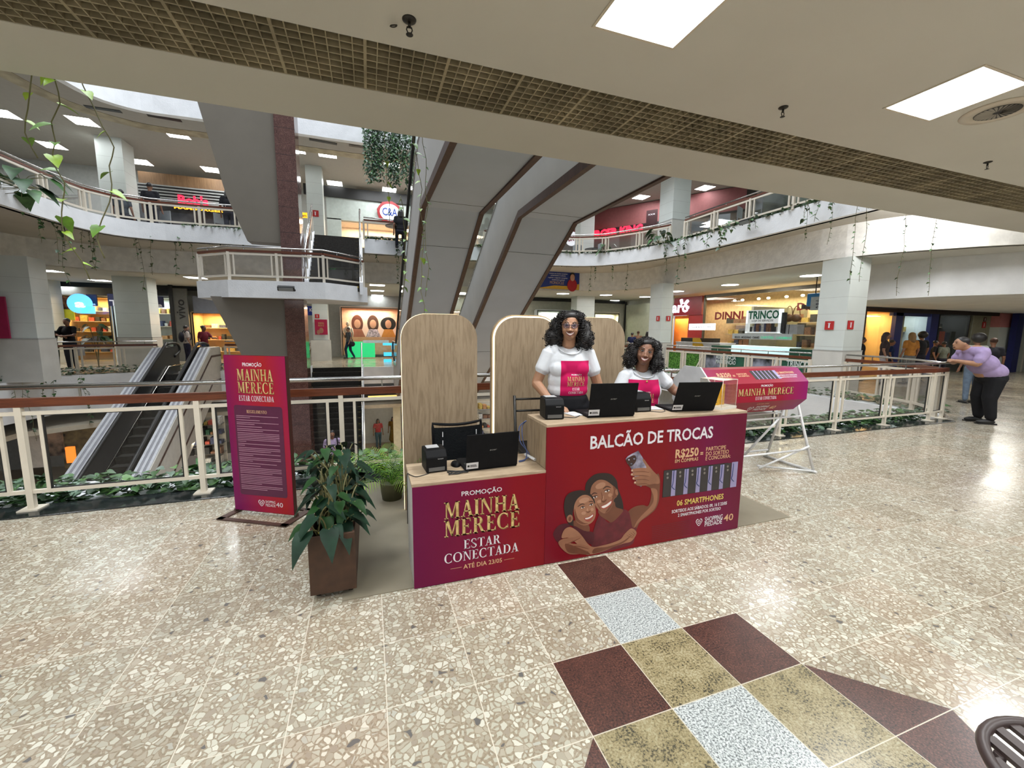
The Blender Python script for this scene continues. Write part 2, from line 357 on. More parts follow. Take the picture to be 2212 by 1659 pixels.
M_OAK = m_wood('oak_laminate', (0.315, 0.235, 0.15), (0.255, 0.185, 0.115), (5, 5, .6), 0.55)
M_OAKH = m_wood('oak_laminate_top', (0.50, 0.39, 0.27), (0.38, 0.285, 0.19), (1.1, 12, 12), 0.5)
M_GLASS = glass_mat('thin_glass', (1, 1, 1), .02)
M_SGLASS = glass_mat('shop_glass', (0.93, 0.96, 0.94), 0.03, 0.03)
M_GREYP = mat('escalator_panel', (0.46, 0.52, 0.61), 0.75, var=0.03, scale=1.5)
M_LED = mat('light_diffuser', (1, 1, 1), 0.5, emit=14.0, ecol=(0.93, 0.98, 1.0))
M_LEDW = mat('warm_led', (1, 0.85, 0.55), 0.5, emit=3.2, ecol=(1.0, 0.86, 0.52))
M_DARKM = mat('dark_metal', (0.035, 0.033, 0.03), 0.4, 0.6)

# ---------------------------------------------------------------- floor of this level with the atrium hole
E1 = [(10.25, 4.42), (11.15, 5.0), (11.36, 6.2), (11.36, 16.2), (9.7, 17.8), (7.5, 18.4), (-7.5, 18.4), (-9.4, 17.6), (-10.0, 16.2), (-10.3, 12.0), (-10.3, 4.42)]
E2 = [(10.3, 3.5), (10.45, 6.3), (10.45, 12.6), (9.15, 15.9), (7.5, 16.2), (-0.05, 16.2), (-0.05, 16.2), (-3.9, 16.2), (-6.5, 16.3), (-7.4, 15.65), (-7.75, 13.0), (-7.8, 3.5)]
def slab_with_hole(mb, edge, z0, z1, X0, X1, Y0, Y1, mi=0):
    """slab around an opening; edge runs right front -> far -> left front"""
    e = [edge[0]]
    for q in edge[1:]:
        if (Vector(q) - Vector(e[-1])).length > 1e-3: e.append(q)
    r, l = e[0], e[-1]
    ring = e + [(X0, l[1]), (X0, Y1), (X1, Y1), (X1, r[1])]
    mb.prism([(a, b, z0) for a, b in ring], (0, 0, z1 - z0), mi)
    if min(r[1], l[1]) > Y0: mb.prism([(X0, Y0, z0), (X1, Y0, z0), (X1, r[1], z0), (X0, l[1], z0)], (0, 0, z1 - z0), mi)
fl = MB()
slab_with_hole(fl, E1, -0.3, 0.0, -26, 30, -8, 27)
def tile(i, j, mi):  # one inlaid tile of the grid
    x = TX + i * TS; y = TY + j * TS; g = 0.0022
    fl.add([(x + g, y + g, 0.0006), (x + TS - g, y + g, 0.0006), (x + TS - g, y + TS - g, 0.0006), (x + g, y + TS - g, 0.0006)], [(0, 1, 2, 3)], mi)
for i, j, k in ((1, 2, 1), (1, 1, 2), (0, 0, 1), (1, 0, 3), (2, 0, 1), (0, -1, 3), (1, -1, 2), (2, -1, 3), (0, -2, 2), (1, -2, 3), (2, -2, 3), (1, -3, 2), (1, -4, 1), (0, -3, 1), (2, -3, 1)): tile(i, j, k)
def tri(pts, mi): fl.add([(a, b, 0.0006) for a, b in pts], [(0, 1, 2)] if len(pts) == 3 else [(0, 1, 2, 3)], mi)
X = lambda i: TX + i * TS
Y_ = lambda j: TY + j * TS
g = 0.0022
tri([(X(3) + g, Y_(0) - 0.005), (X(3) + g, Y_(-1) + g), (X(4) - 0.01, Y_(-1) + g)], 1)
tri([(X(3) + g, Y_(-1) - g), (X(3) + g, Y_(-2) + g), (X(3) + .17, Y_(-2) + g), (X(4) - 0.012, Y_(-1) - g)], 1)
tri([(X(0) - g, Y_(0) - 0.005), (X(-1) + 0.01, Y_(-1) + g), (X(0) - g, Y_(-1) + g)], 1)
tri([(X(0) - g, Y_(-1) - g), (X(-1) + 0.01, Y_(-1) - g), (X(0) - .17, Y_(-2) + g), (X(0) - g, Y_(-2) + g)], 1)
struct('floor', fl, [TERR, G_BROWN, G_WHITE, G_GOLD])
# polished black kerb along the void with a planting trough beyond it
kb = MB(); kb.box(-10.3, 10.25, 4.42, 4.70, -0.3, 0.012)
struct('trim_1', kb, G_BLACK, bevel=0.004)
kb = MB(); kb.box(-10.3, 10.0, 4.70, 5.32, -0.62, -0.10); kb.box(-10.3, 10.0, 5.32, 5.38, -0.62, -0.02)
struct('trim_2', kb, M_WALL)
# walls of the void: fascias that follow the openings
def ribbon(mb, path, z0, z1, off=0.0, th=0.12, mi=0):
    P = [Vector((a, b, 0)) for a, b in path]; n = len(P)
    nr = []
    for i in range(n):
        t = (P[min(n - 1, i + 1)] - P[max(0, i - 1)]); t.z = 0; t.normalize(); nr.append(Vector((t.y, -t.x, 0)))  # outward (away from the void)
    A = [p + q * off for p, q in zip(P, nr)]; B = [p + q * (off + th) for p, q in zip(P, nr)]
    o = len(mb.v)
    for a, b in zip(A, B): mb.v += [(a.x, a.y, z0), (b.x, b.y, z0), (b.x, b.y, z1), (a.x, a.y, z1)]
    for i in range(n - 1):
        k = o + 4 * i
        for u, v in ((0, 1), (1, 2), (2, 3), (3, 0)): mb.f.append([k + u, k + v, k + 4 + v, k + 4 + u]); mb.mi.append(mi); mb.sm.append(False)
    mb.f.append([o, o + 1, o + 2, o + 3]); mb.mi.append(mi); mb.sm.append(False)
    k = o + 4 * (n - 1); mb.f.append([k + 3, k + 2, k + 1, k]); mb.mi.append(mi); mb.sm.append(False)
def curve_of(path, n=5):
    return [(p.x, p.y) for p in smooth_path([(a, b, 0) for a, b in path], n)]
RIGHT1 = curve_of([(11.15, 5.0), (11.36, 6.4), (11.36, 11), (11.36, 16.0), (9.7, 17.8), (7.5, 18.4), (3.6, 18.4)], 4)
LEFT1 = curve_of([(-3.2, 18.4), (-7.4, 18.4), (-9.3, 17.6), (-10.0, 16.2), (-10.3, 12.0), (-10.3, 8)], 4)
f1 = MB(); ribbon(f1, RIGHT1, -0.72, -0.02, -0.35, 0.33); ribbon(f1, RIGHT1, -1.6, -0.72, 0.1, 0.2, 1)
struct('wall_right', f1, [M_WALL, mat('grey_band', (0.30, 0.29, 0.27), 0.9)])  # second material: recessed grey wall band below the white fascia
f1 = MB(); ribbon(f1, LEFT1, -1.2, -0.02, -0.35, 0.33)
struct('wall_left', f1, M_WALL)
f1 = MB(); f1.box(-0.25, 3.6, 18.3, 18.4, -0.7, 0); f1.box(-3.2, -2.3, 18.3, 18.4, -0.7, 0)
struct('wall_back', f1, M_WALL)
RIGHT2 = curve_of([(10.3, 3.0), (10.45, 6.3), (10.45, 12.3), (9.3, 15.3), (7.3, 16.15), (3.9, 16.2)], 5)
MID2 = [(2.6, 16.2), (-0.05, 16.2)]
LEFT2 = curve_of([(-1.75, 16.2), (-4.2, 16.2), (-6.3, 16.3), (-7.4, 15.5), (-7.75, 13.0), (-7.8, 9), (-7.8, 3.0)], 5)
B1R = curve_of([(13.4, 4.71), (12.4, 5.6), (11.36, 7.4), (11.36, 11), (11.36, 16.0), (9.7, 17.8), (7.5, 18.4), (0, 18.4), (-7.4, 18.4), (-9.2, 17.7), (-10.2, 16.6), (-10.6, 12.0), (-10.6, 4.71)], 5)
f2 = MB()
for pth in (RIGHT2, MID2, LEFT2): ribbon(f2, pth, 4.3, 4.8, 0.0, 0.25)
struct('trim_3', f2, M_WALL)
f2 = MB(); ribbon(f2, B1R, 3.5, 4.35, 0.0, 0.2); struct('trim_4', f2, M_STUC)
def offset_path(path, off):
    P = [Vector((a, b, 0)) for a, b in path]; out = []
    for i in range(len(P)):
        t = (P[min(len(P) - 1, i + 1)] - P[max(0, i - 1)]); t.normalize(); out.append((P[i].x + t.y * off, P[i].y - t.x * off))
    return out
P2 = curve_of([(10.3, 4.0), (10.45, 6.3), (10.45, 12.3), (9.3, 15.3), (7.3, 16.15), (3.9, 16.2), (-4.2, 16.2), (-6.3, 16.3), (-7.4, 15.5), (-7.75, 13.0), (-7.8, 9), (-7.8, 4.0)], 5)
f2 = MB(); slab_with_hole(f2, offset_path(P2, .13), 4.3, 4.5, -26, 30, -8, 27)
struct('ceiling_2', f2, M_BEIGE)
# ---------------------------------------------------------------- ceiling above the camera
GY0, GY1, CZ = 3.335, 3.975, 3.6
cl = MB()
cl.box(-14, 13.4, -8, GY0, CZ, CZ + .12); cl.box(-14, 13.4, GY1, 4.70, CZ, CZ + .7); cl.box(-14, 13.4, GY0, GY1, 4.05, 4.1, 1)
cl.box(-14, 13.4, GY0 - .02, GY0, CZ + .02, 4.06, 1); cl.box(13.4, 30, -8, 4.7, CZ - .05, CZ + .1)

struct('ceiling', cl, [M_CEIL, M_BLACK])
c1 = MB(); slab_with_hole(c1, offset_path(B1R, .1), 3.5, 3.6, -26, 30, 9, 27)
struct('ceiling_1', c1, M_CEIL)
# egg-crate grille let into the ceiling
M_GRIL = mat('grille_enamel', (0.33, 0.285, 0.19), 0.6, var=0.25, scale=3)
gr = root('ceiling_grille', 'long dusty brown egg-crate grille strip let into the ceiling', 'ceiling grille', (0, 0, 0))
x = -7.1
while x < 13.3:
    pm = MB(); x1 = x + 0.595
    for k in range(9):
        yy = GY0 + (GY1 - GY0) * (k + 0.0) / 8
        pm.box(x, x1, yy - .006, yy + .006, CZ + .005, CZ + .042)
    for k in range(7):
        xx = x + 0.595 * k / 7
        t = .011 if k == 0 else .004
        pm.box(xx - t, xx + t, GY0, GY1, CZ + .004, CZ + .04)
    mk('grille_panel', pm, M_GRIL, gr); x += 0.595
# recessed light panels of this ceiling
def ceil_panel(x, y, z, s, label, group, watts, nm='ceiling_light', frame=True):
    r = root(nm, label, 'ceiling light', (x, y, z), 0, group)
    f = MB(); h = s / 2
    for a in ((-h - .02, h + .02, -h - .02, -h), (-h - .02, h + .02, h, h + .02), (-h - .02, -h, -h, h), (h, h + .02, -h, h)): f.box(*a, -.006, .004)
    mk('light_frame', f, M_CREAM, r)
    d = MB(); d.box(-h, h, -h, h, -.004, .002); mk('light_diffuser', d, M_LED, r)
    if watts: area('panel_glow', x, y, z - .02, s, s, watts, (0.95, 0.98, 1.0))
    return r
nm = {(1.79, 2.36): 'square ceiling panel light cut by the top edge of the photo', (4.73, 2.36): 'square ceiling panel light next to the round air diffuser'}
for xx in (-7.05, -4.1, -1.16, 1.79, 4.73, 7.67, 10.6, 13.5, 16.5):
    for yy in (2.36, -0.6, -3.6):
        lb = nm.get((xx, yy))
        vis = lb is not None
        if vis: ceil_panel(xx, yy, CZ, .62, lb, None, 56)
        else: area('panel_glow', xx, yy, CZ - .02, .62, .62, 56, (0.95, 0.98, 1.0))
# air diffuser and sprinklers
p = onZ(2155, 240, CZ); r = root('air_diffuser', 'round ceiling air diffuser with radial vanes beside the panel light', 'air vent', (p.x, p.y, CZ))
d = MB(); d.lathe([(0.245, 0), (0.245, -.006), (0.15, -.012), (0.15, 0.0)], 40); mk('diffuser_plate', d, M_CREAM, r)
d = MB()
for k in range(26):
    a = 2 * PI * k / 26; c, s_ = math.cos(a), math.sin(a)
    d.add([(c * .03, s_ * .03, -.017), (c * .145 - s_ * .0, s_ * .145, -.017), (c * .14 - s_ * .026, s_ * .14 + c * .026, -.012), (c * .03 - s_ * .006, s_ * .03 + c * .006, -.012)], [(0, 1, 2, 3)])
mk('vane_ring', d, mat('vane', (0.30, 0.28, 0.24), .5), r)
d = MB(); d.lathe([(0.148, -.0125), (0.148, -.0135)], 32); mk('dark_throat', d, M_BLACK, r)
def sprinkler(px, py, label, s=1.0, z=CZ):
    p = onZ(px, py, z)
    r = root('sprinkler', label, 'sprinkler', (p.x, p.y, z), 0, None); r.scale = (s, s, s)
    d = MB(); d.lathe([(0.04, 0), (0.038, -.006), (0.02, -.014), (0.012, -.016)], 20); mk('rosette', d, M_DARKM, r)
    d = MB(); d.tube([(0, 0, -.01), (0, 0, -.04)], .009, 10); d.tube([(.012, 0, -.04), (.016, 0, -.055), (.006, 0, -.075)], .0035, 6); d.tube([(-.012, 0, -.04), (-.016, 0, -.055), (-.006, 0, -.075)], .0035, 6); d.tube([(-.014, 0, -.042), (.014, 0, -.042)], .004, 6)
    d.lathe([(0.003, -.074), (0.02, -.078), (0.02, -.08), (0.003, -.08)], 14); mk('sprinkler_head', d, M_DARKM, r)
sprinkler(884, 42, 'brass ceiling sprinkler above the grille, nearest to the camera', 1.15)
sprinkler(1692, 232, 'ceiling sprinkler between the two panel lights', 1.0)
sprinkler(2134, 350, 'small ceiling sprinkler at the far right past the air diffuser', 1.0)
p = onZ(850, 45, CZ); d = MB(); d.tube([(.022 * math.cos(a), .01 * math.sin(a), -.02 - .016 * math.sin(a * .5)) for a in [i * .6 for i in range(11)]], .004, 6)
mk('ceiling_hook', d, M_DARKM, None, 'small wire hook in the ceiling left of the nearest sprinkler', 'hook', loc=(p.x, p.y, CZ))
def rect(px0, py0, px1, py1, y):
    a = onY(px0, (py0 + py1) / 2, y); b = onY(px1, (py0 + py1) / 2, y); c = onY((px0 + px1) / 2, py0, y); d = onY((px0 + px1) / 2, py1, y)
    return min(a.x, b.x), max(a.x, b.x), min(c.z, d.z), max(c.z, d.z)
def rectX(px0, py0, px1, py1, x):
    a = onX(px0, (py0 + py1) / 2, x); b = onX(px1, (py0 + py1) / 2, x); c = onX((px0 + px1) / 2, py0, x); d = onX((px0 + px1) / 2, py1, x)
    return min(a.y, b.y), max(a.y, b.y), min(c.z, d.z), max(c.z, d.z)
# ---------------------------------------------------------------- upper gallery ceiling and the fascia above it
Z2C = 8.1
E3 = [(10.4, 3.0), (10.45, 12.4), (9.2, 15.8), (7.5, 16.45), (-4.7, 16.45), (-6.7, 16.45), (-7.5, 15.3), (-7.8, 12.0), (-7.8, 3.0)]
c2 = MB(); R3 = curve_of([(10.4, 3.0), (10.45, 12.0), (9.4, 15.3), (7.4, 16.4), (0, 16.45), (-4.6, 16.45), (-6.6, 16.4), (-7.5, 15.3), (-7.8, 12.0), (-7.8, 3.0)], 5); slab_with_hole(c2, offset_path(R3, .08), Z2C, Z2C + .2, -26, 30, 3.0, 27); struct('ceiling_3', c2, mat('upper_ceiling', (0.36, 0.34, 0.305), 0.9, var=.02))
R3 = curve_of([(10.4, 3.0), (10.45, 12.0), (9.4, 15.3), (7.4, 16.4), (0, 16.45), (-4.6, 16.45), (-6.6, 16.4), (-7.5, 15.3), (-7.8, 12.0), (-7.8, 3.0)], 5)
f3 = MB(); ribbon(f3, R3, Z2C - .01, 9.7, -.04, .2); struct('trim_5', f3, M_WALL)
f3 = MB(); ribbon(f3, R3, Z2C - .012, Z2C - .002, 1.0, .5)
mk('ceiling_grille', f3, M_GRIL, None, 'brown egg-crate strip running round the upper gallery ceiling edge', 'ceiling grille')
def px_light(px, py, z, s, label, rnd=False, watts=0, group=None):
    p = onZ(px, py, z)
    if not rnd: return ceil_panel(p.x, p.y, z, s, label, group, watts)
    r = root('round_ceiling_light', label, 'ceiling light', (p.x, p.y, z), 0, group)
    f = MB(); f.lathe([(s / 2 + .04, 0), (s / 2 + .03, -.01), (s / 2, -.012)], 28); mk('light_rim', f, M_CREAM, r)
    d = MB(); d.lathe([(s / 2, -.006), (s / 2, -.014)], 28); mk('light_diffuser', d, M_LED, r)
    if watts: area('panel_glow', p.x, p.y, z - .03, s, s, watts)
for px, py, lb in ((4, 245, 'ceiling panel light at the far left edge, upper gallery front row'), (178, 262, 'large-looking upper gallery panel light left of the white pillar top'),
        (382, 290, 'upper gallery panel light just left of the tapered concrete bracket, front row'), (638, 323, 'panel light half hidden behind the red granite column'),
        (707, 333, 'upper gallery panel light right of the granite column, front row'), (846, 354, 'panel light shining through the curtain of hanging vines'),
        (112, 314, 'upper gallery panel light behind the bright hanging pothos'), (304, 350, 'panel light just right of the white upper pillar'),
        (457, 367, 'upper gallery panel light in front of the wood-clad snack bar'), (723, 396, 'back row panel light right of the narrow upper pillar'),
        (841, 410, 'back row panel light below the curtain of vines'), (90, 362, 'panel light at the far left in the back row of the upper gallery'),
        (1385, 426, 'upper gallery panel light above the red neon lettering'), (1523, 406, 'upper gallery panel light right of the big white pillar')):
    px_light(px, py, Z2C, .62, lb)
for px, py, lb in ((103, 585, 'panel light under the gallery at left, nearest of the three'), (218, 606, 'panel light under the gallery left of the wide stone pillar'),
        (423, 600, 'panel light under the gallery left of the stair landing'), (140, 615, 'thin-looking panel light under the left gallery, behind the nearest one'),
        (178, 633, 'small far panel light above the blue round sign'), (815, 616, 'first of the panel lights in a line right of the stair landing'), (815, 628, 'second panel light in the line right of the stair landing'),
        (815, 638, 'third panel light in the line right of the stair landing')):
    px_light(px, py, 3.5, .62, lb)
for px, py, lb in ((1752, 595, 'round ceiling light beside the stone pillar on the right'), (1577, 615, 'round ceiling light above the bag shop window'), (1462, 629, 'round ceiling light half behind the middle pillar'),
        (1394, 641, 'round ceiling light left of the middle pillar'), (1309, 637, 'round ceiling light above the seated woman, front row'), (1216, 634, 'round ceiling light above the standing woman'), (1327, 649, 'faint round ceiling light left of the middle pillar, back row'),
        (1164, 645, 'round ceiling light beside the escalator trim')):
    px_light(px, py, 3.5, .62, lb, True)
for i, (x0_, y0_, x1_, y1_, lb) in enumerate(((183, 229, 262, 241, 'dark slot vent in the upper ceiling left of the tapered bracket, first'), (318, 248, 392, 261, 'dark slot vent in the upper ceiling beside the tapered bracket'), (668, 300, 728, 311, 'dark slot vent in the upper ceiling right of the granite column'), (754, 313, 786, 318, 'short dark slot vent in the upper ceiling next to the vine curtain'))):
    a = onZ(x0_, y0_, Z2C); b = onZ(x1_, y1_, Z2C); a.z = b.z = Z2C - .01; mk('slot_vent', MB().bar(a, b, .16, .012), M_BLACK, None, lb, 'air vent')
# what those rows of lamps give: one soft source per bay
for x, y in ((-12, 20), (-6, 21), (0, 21), (6, 21.5), (13, 18), (13.6, 12.5)): area('gallery_glow', x, y, 3.42, 2.4, 1.2, 90, (1, .97, .9))
for x, y in ((20, 7.5), (16, 6), (24, 7)): area('gallery_glow', x, y, 2.5, 1.6, .8, 45, (1, .97, .9))
for x, y in ((-10, 19), (-5, 20), (1, 20), (7, 19.5), (13, 17), (13.5, 10)): area('upper_glow', x, y, 8.0, 2.4, 1.2, 110, (.95, .98, 1))
for x, y in ((1, 16), (-6, 20), (2, 22), (8, 14)): area('lower_glow', x, y, -1.75, 2, 1.5, 170, (1, .9, .72))

# ---------------------------------------------------------------- pillars
def pillar(nm, x0, x1, y0, y1, z0, z1, band=None):
    p = MB(); p.box(x0, x1, y0, y1, z0, z1)
    if band is not None: p.box(x0 - .02, x1 + .02, y0 - .02, y1 + .02, z0, band, 1); p.box(x0 - .025, x1 + .025, y0 - .025, y1 + .025, band, band + .03, 2)
    for k in range(1, int((z1 - z0) / .42)):
        z = z0 + k * .42
        if band and z < band: continue
        p.box(x0 - .001, x1 + .001, y0 - .001, y1 + .001, z, z + .005, 2)
    struct(nm, p, [M_TILEW, M_TILEB, mat('tile_joint', (0.38, 0.38, 0.36), .8)])
pillar('wall_pillar_1', 11.35, 12.05, 7.2, 7.92, 0, 3.5, 1.15)
pillar('wall_pillar_2', 10.98, 11.5, 13.75, 14.5, 0, 3.5, 1.15)
pillar('wall_pillar_3', 11.2, 12.0, 13.7, 14.5, 4.5, Z2C, 5.9)
pillar('wall_pillar_4', -8.7, -7.95, 19.0, 19.8, 4.5, Z2C)
a = rect(662, 356, 697, 500, 19.3); pillar('wall_pillar_5', a[0], a[1], 19.3, 19.9, 4.5, Z2C)
a = rect(0, 600, 62, 800, 15.6); pillar('wall_pillar_6', -10.9, a[1] + .15, 15.6, 16.3, -.02, 3.5, 1.2)
a = rect(248, 600, 322, 735, 20.2); pillar('wall_pillar_7', a[0], a[1], 20.2, 21.0, 0, 3.5, 1.15)
a = rect(62, 622, 116, 760, 23); pillar('wall_pillar_8', a[0], a[1], 23, 23.7, 0, 3.5)
a = rect(676, 652, 709, 770, 22.6); pillar('wall_pillar_9', a[0], a[1], 22.6, 23.2, 0, 3.5, 1.0)
a = rect(1245, 641, 1283, 760, 20.6); pillar('wall_pillar_10', a[0], a[1], 20.6, 21.3, 0, 3.5, 1.15)
a = rect(1254, 468, 1284, 520, 20.0); pillar('wall_pillar_11', a[0], a[1], 20.0, 20.6, 4.5, Z2C)

# ---------------------------------------------------------------- guard rails
def railing(name, pts, z, label, h=1.09, sp=1.25, base=True, fw=1.0, braces=(), group=None, pane_dark=True, simple=False, green=None, par=None):
    if par:
        r = bpy.data.objects.new(name, None); COL.objects.link(r); r.parent = par
    else: r = root(name, label, 'railing', (0, 0, 0), 0, group)
    P = [Vector((a, b, z)) for a, b in pts]
    k = h / 1.09
    if name != 'guard_railing' or abs(pts[0][1] - 4.6) > .01: fw = 1.5; pane_dark = False
    top = [p + Vector((0, 0, h - .022)) for p in P]
    t = MB(); t.tube(top, .022, 10)
    mk('steel_handrail', t, M_STEEL, r)
    wd = MB(); fr = MB(); gs = MB()
    for si, (a, b) in enumerate(zip(P[:-1], P[1:])):
        wd.bar(a + Vector((0, 0, .938 * k)), b + Vector((0, 0, .938 * k)), .05, .075 * k)
        L = (b - a).length; n = max(1, round(L / sp)); d = (b - a) / n; u = d.normalized(); nv = Vector((u.y, -u.x, 0))
        for q in (.845 * k, .155 * k): fr.bar(a + Vector((0, 0, q)), b + Vector((0, 0, q)), .03 * fw, .032 * fw)
        for i in range(n):
            p0 = a + d * i; m = p0 + d * .5
            mk('rail_support', MB().bar(p0 + Vector((0, 0, .97 * k)) + d * .33, p0 + Vector((0, 0, 1.06 * k)) + d * .33, .014, .014), M_STEEL, r)
            e = min(.13, d.length * .18)
            A = p0 + u * e; B = p0 + d - u * e
            for q in (A, B): fr.bar(q + Vector((0, 0, .155 * k)), q + Vector((0, 0, .845 * k)), .026 * fw, .026 * fw)
            z0, z1 = .172 * k, .828 * k
            if pane_dark and not simple:
                for (s0, s1, q0, q1) in ((A, B, z0, z0), (A, B, z1, z1)): gs.bar(s0 + u * .012 + Vector((0, 0, q0)), s1 - u * .012 + Vector((0, 0, q1)), .014, .014)
                for q in (A + u * .018, B - u * .018): gs.bar(q + Vector((0, 0, z0)), q + Vector((0, 0, z1)), .014, .014)
            pane = MB(); pa, pb = A + u * .02, B - u * .02
            pane.prism([pa + Vector((0, 0, z0)) - nv * .003, pb + Vector((0, 0, z0)) - nv * .003, pb + Vector((0, 0, z1)) - nv * .003, pa + Vector((0, 0, z1)) - nv * .003], nv * .006)
            gm = green[i] if green and i < len(green) and green[i] else M_GLASS
            mk('pane', pane, gm, r)
        for i in range(0 if si == 0 else 1, n + 1):
            p0 = a + d * i
            if simple or True:
                ps = MB(); ps.bar(p0 + Vector((0, 0, 0.0)), p0 + Vector((0, 0, .90 * k)), .045 * fw, .045 * fw)
                if base: ps.cbox(p0 + Vector((0, 0, .006)), (.14, .14, .012))
                mk('post', ps, M_CREAM, r)
            if i in braces and i < n:
                br = MB(); br.bar(p0 + Vector((0, 0, .8 * k)), p0 + nv * -.35 + u * .12 + Vector((0, 0, 0.0)), .03, .03); mk('brace', br, M_CREAM, r)
    mk('wooden_rail', wd, M_RWOOD, r); mk('frame', fr, M_CREAM, r)
    if gs.v: mk('gasket', gs, M_BLACK, r)
    return r
railing('guard_railing', [(-10.374, 4.60), (9.776, 4.60), (10.3, 4.66)], .012, 'long near railing of steel tube, wooden rail and glass panes on the black granite kerb', sp=1.2465)
railing('guard_railing', [(10.42, 4.82), (10.95, 5.45), (11.28, 6.2), (11.45, 7.15)], 0, 'short angled railing between the lilac-shirted man and the stone pillar', sp=1.0)
M_HEDGE = mat('artificial_hedge', (0.03, 0.13, 0.02), .8, var=.6, scale=25, bump=1, bscale=30, c2=(.12, .30, .05))
M_GRNP = mat('green_banner', (0.012, 0.085, 0.05), .5, var=.15, scale=3)
M_GRNP2 = mat('green_banner_photo', (0.02, 0.06, 0.06), .5, var=.9, scale=3, c2=(.30, .32, .40))
gr_ = railing('guard_railing', [(11.30, 7.95), (11.30, 13.7)], 0, 'far right railing with green panels behind its glass, below the white kiosk', sp=.96, green=[M_GRNP, M_GRNP2, M_GRNP, M_GRNP2, M_HEDGE, M_HEDGE], braces=(1, 4))
t = MB()
for s_, p0, pb, p1, pt_ in (('TRINCO', 1698, 791, 1748, 778), ('ASSISTÊNCIA', 1546, 774, 1590, 766.5), ('MANUTENÇÃO', 1546, 784, 1589, 776)):
    a = onX(p0, pb, 11.27); b = onX(p1, pb, 11.27); c = onX(p0, pt_, 11.27); put_text(t, s_, (11.27, a.y, a.z), (0, -1, 0), (0, 0, 1), a.y - b.y, c.z - a.z, 0, False, .03)
mk('printed_lettering', t, mat('banner_letter', (.50, .56, .54), .5), gr_)
railing('guard_railing', curve_of([(11.1, 14.6), (11.2, 16.0), (9.6, 17.7), (7.4, 18.3), (4.3, 18.3)], 1), 0, 'railing glimpsed between the third panel and the seated woman', sp=1.2)
railing('guard_railing', curve_of([(-3.2, 18.5), (-5.2, 18.5)], 1), 0, 'short railing beside the top of the stairs near the tapered bracket', sp=1.2)
railing('guard_railing', [(-7.3, 18.5), (-9.25, 17.75), (-10.0, 16.4)], 0, 'left railing where two people lean above the plants', sp=1.1)
railing('guard_railing', [(-10.95, 15.6), (-11.1, 13.0)], 0, 'railing fragment left of the near stone pillar', sp=1.3)
UP = dict(h=.78, base=False, pane_dark=False)
railing('upper_railing', curve_of([(-3.9, 16.3), (-6.3, 16.4), (-7.5, 15.55), (-7.85, 13.0), (-7.9, 10.4)], 2), 4.78, 'curved upper gallery railing on the left, in front of the red neon sign', sp=1.25, **UP)
railing('upper_railing', [(1.4, 16.28), (-.05, 16.28)], 4.78, 'short upper railing below the round red and white sign', sp=1.4, **UP)
railing('upper_railing', curve_of([(10.5, 12.9), (9.3, 15.35), (7.3, 16.2), (4.4, 16.28)], 2), 4.78, 'upper railing in front of the red burger bar letters', sp=1.2, **UP)
railing('upper_railing', [(10.52, 12.2), (10.5, 5.6)], 4.78, 'long upper right railing climbing towards the ceiling edge', sp=1.3, braces=(0, 5), **UP)
LP = [(-4.54, 14.44), (-3.6, 13.66), (-1.17, 13.3), (-.1, 14.24)]
# ---------------------------------------------------------------- stair core
lp = [Vector((a, b, 2.43)) for a, b in [(-4.62, 14.40), (-3.63, 13.56), (-1.14, 13.2), (.0, 14.2), (.0, 15.9), (-4.62, 15.9)]]
core = root('stair_tower', 'concrete stair tower with angular landing, tapered brackets and red granite column', 'staircase', (0, 0, 0))
s = MB(); s.prism(lp, (0, 0, .47)); mk('landing', s, M_WALL, core)
s = MB(); s.prism([(-4.3, 13.75, 8.6), (-3.56, 13.75, 5.18), (-3.13, 13.75, 4.0), (-2.27, 13.75, 4.0), (-2.27, 13.75, 8.6)][::-1], (0, .5, 0)); mk('bracket', s, M_CONC, core)
s = MB(); s.prism([(-4.12, 13.75, 2.45), (-3.48, 13.75, .83), (-3.1, 13.75, -.1), (-2.27, 13.75, -.1), (-2.27, 13.75, 2.45)][::-1], (0, .5, 0)); mk('bracket', s, M_CONC, core)
s = MB(); s.box(-2.29, -1.78, 13.68, 14.4, -4.8, 9.2)
for k in range(20): s.box(-2.292, -1.778, 13.678, 14.402, -4.8 + k * .7, -4.795 + k * .7, 1)
mk('granite_column', s, [G_RED, M_BLACK], core)
M_STEP = mat('ribbed_rubber', (0.035, 0.032, 0.028), .7, var=.2, scale=20)
M_YEL = mat('yellow_mark', (0.45, 0.33, 0.03), .6)
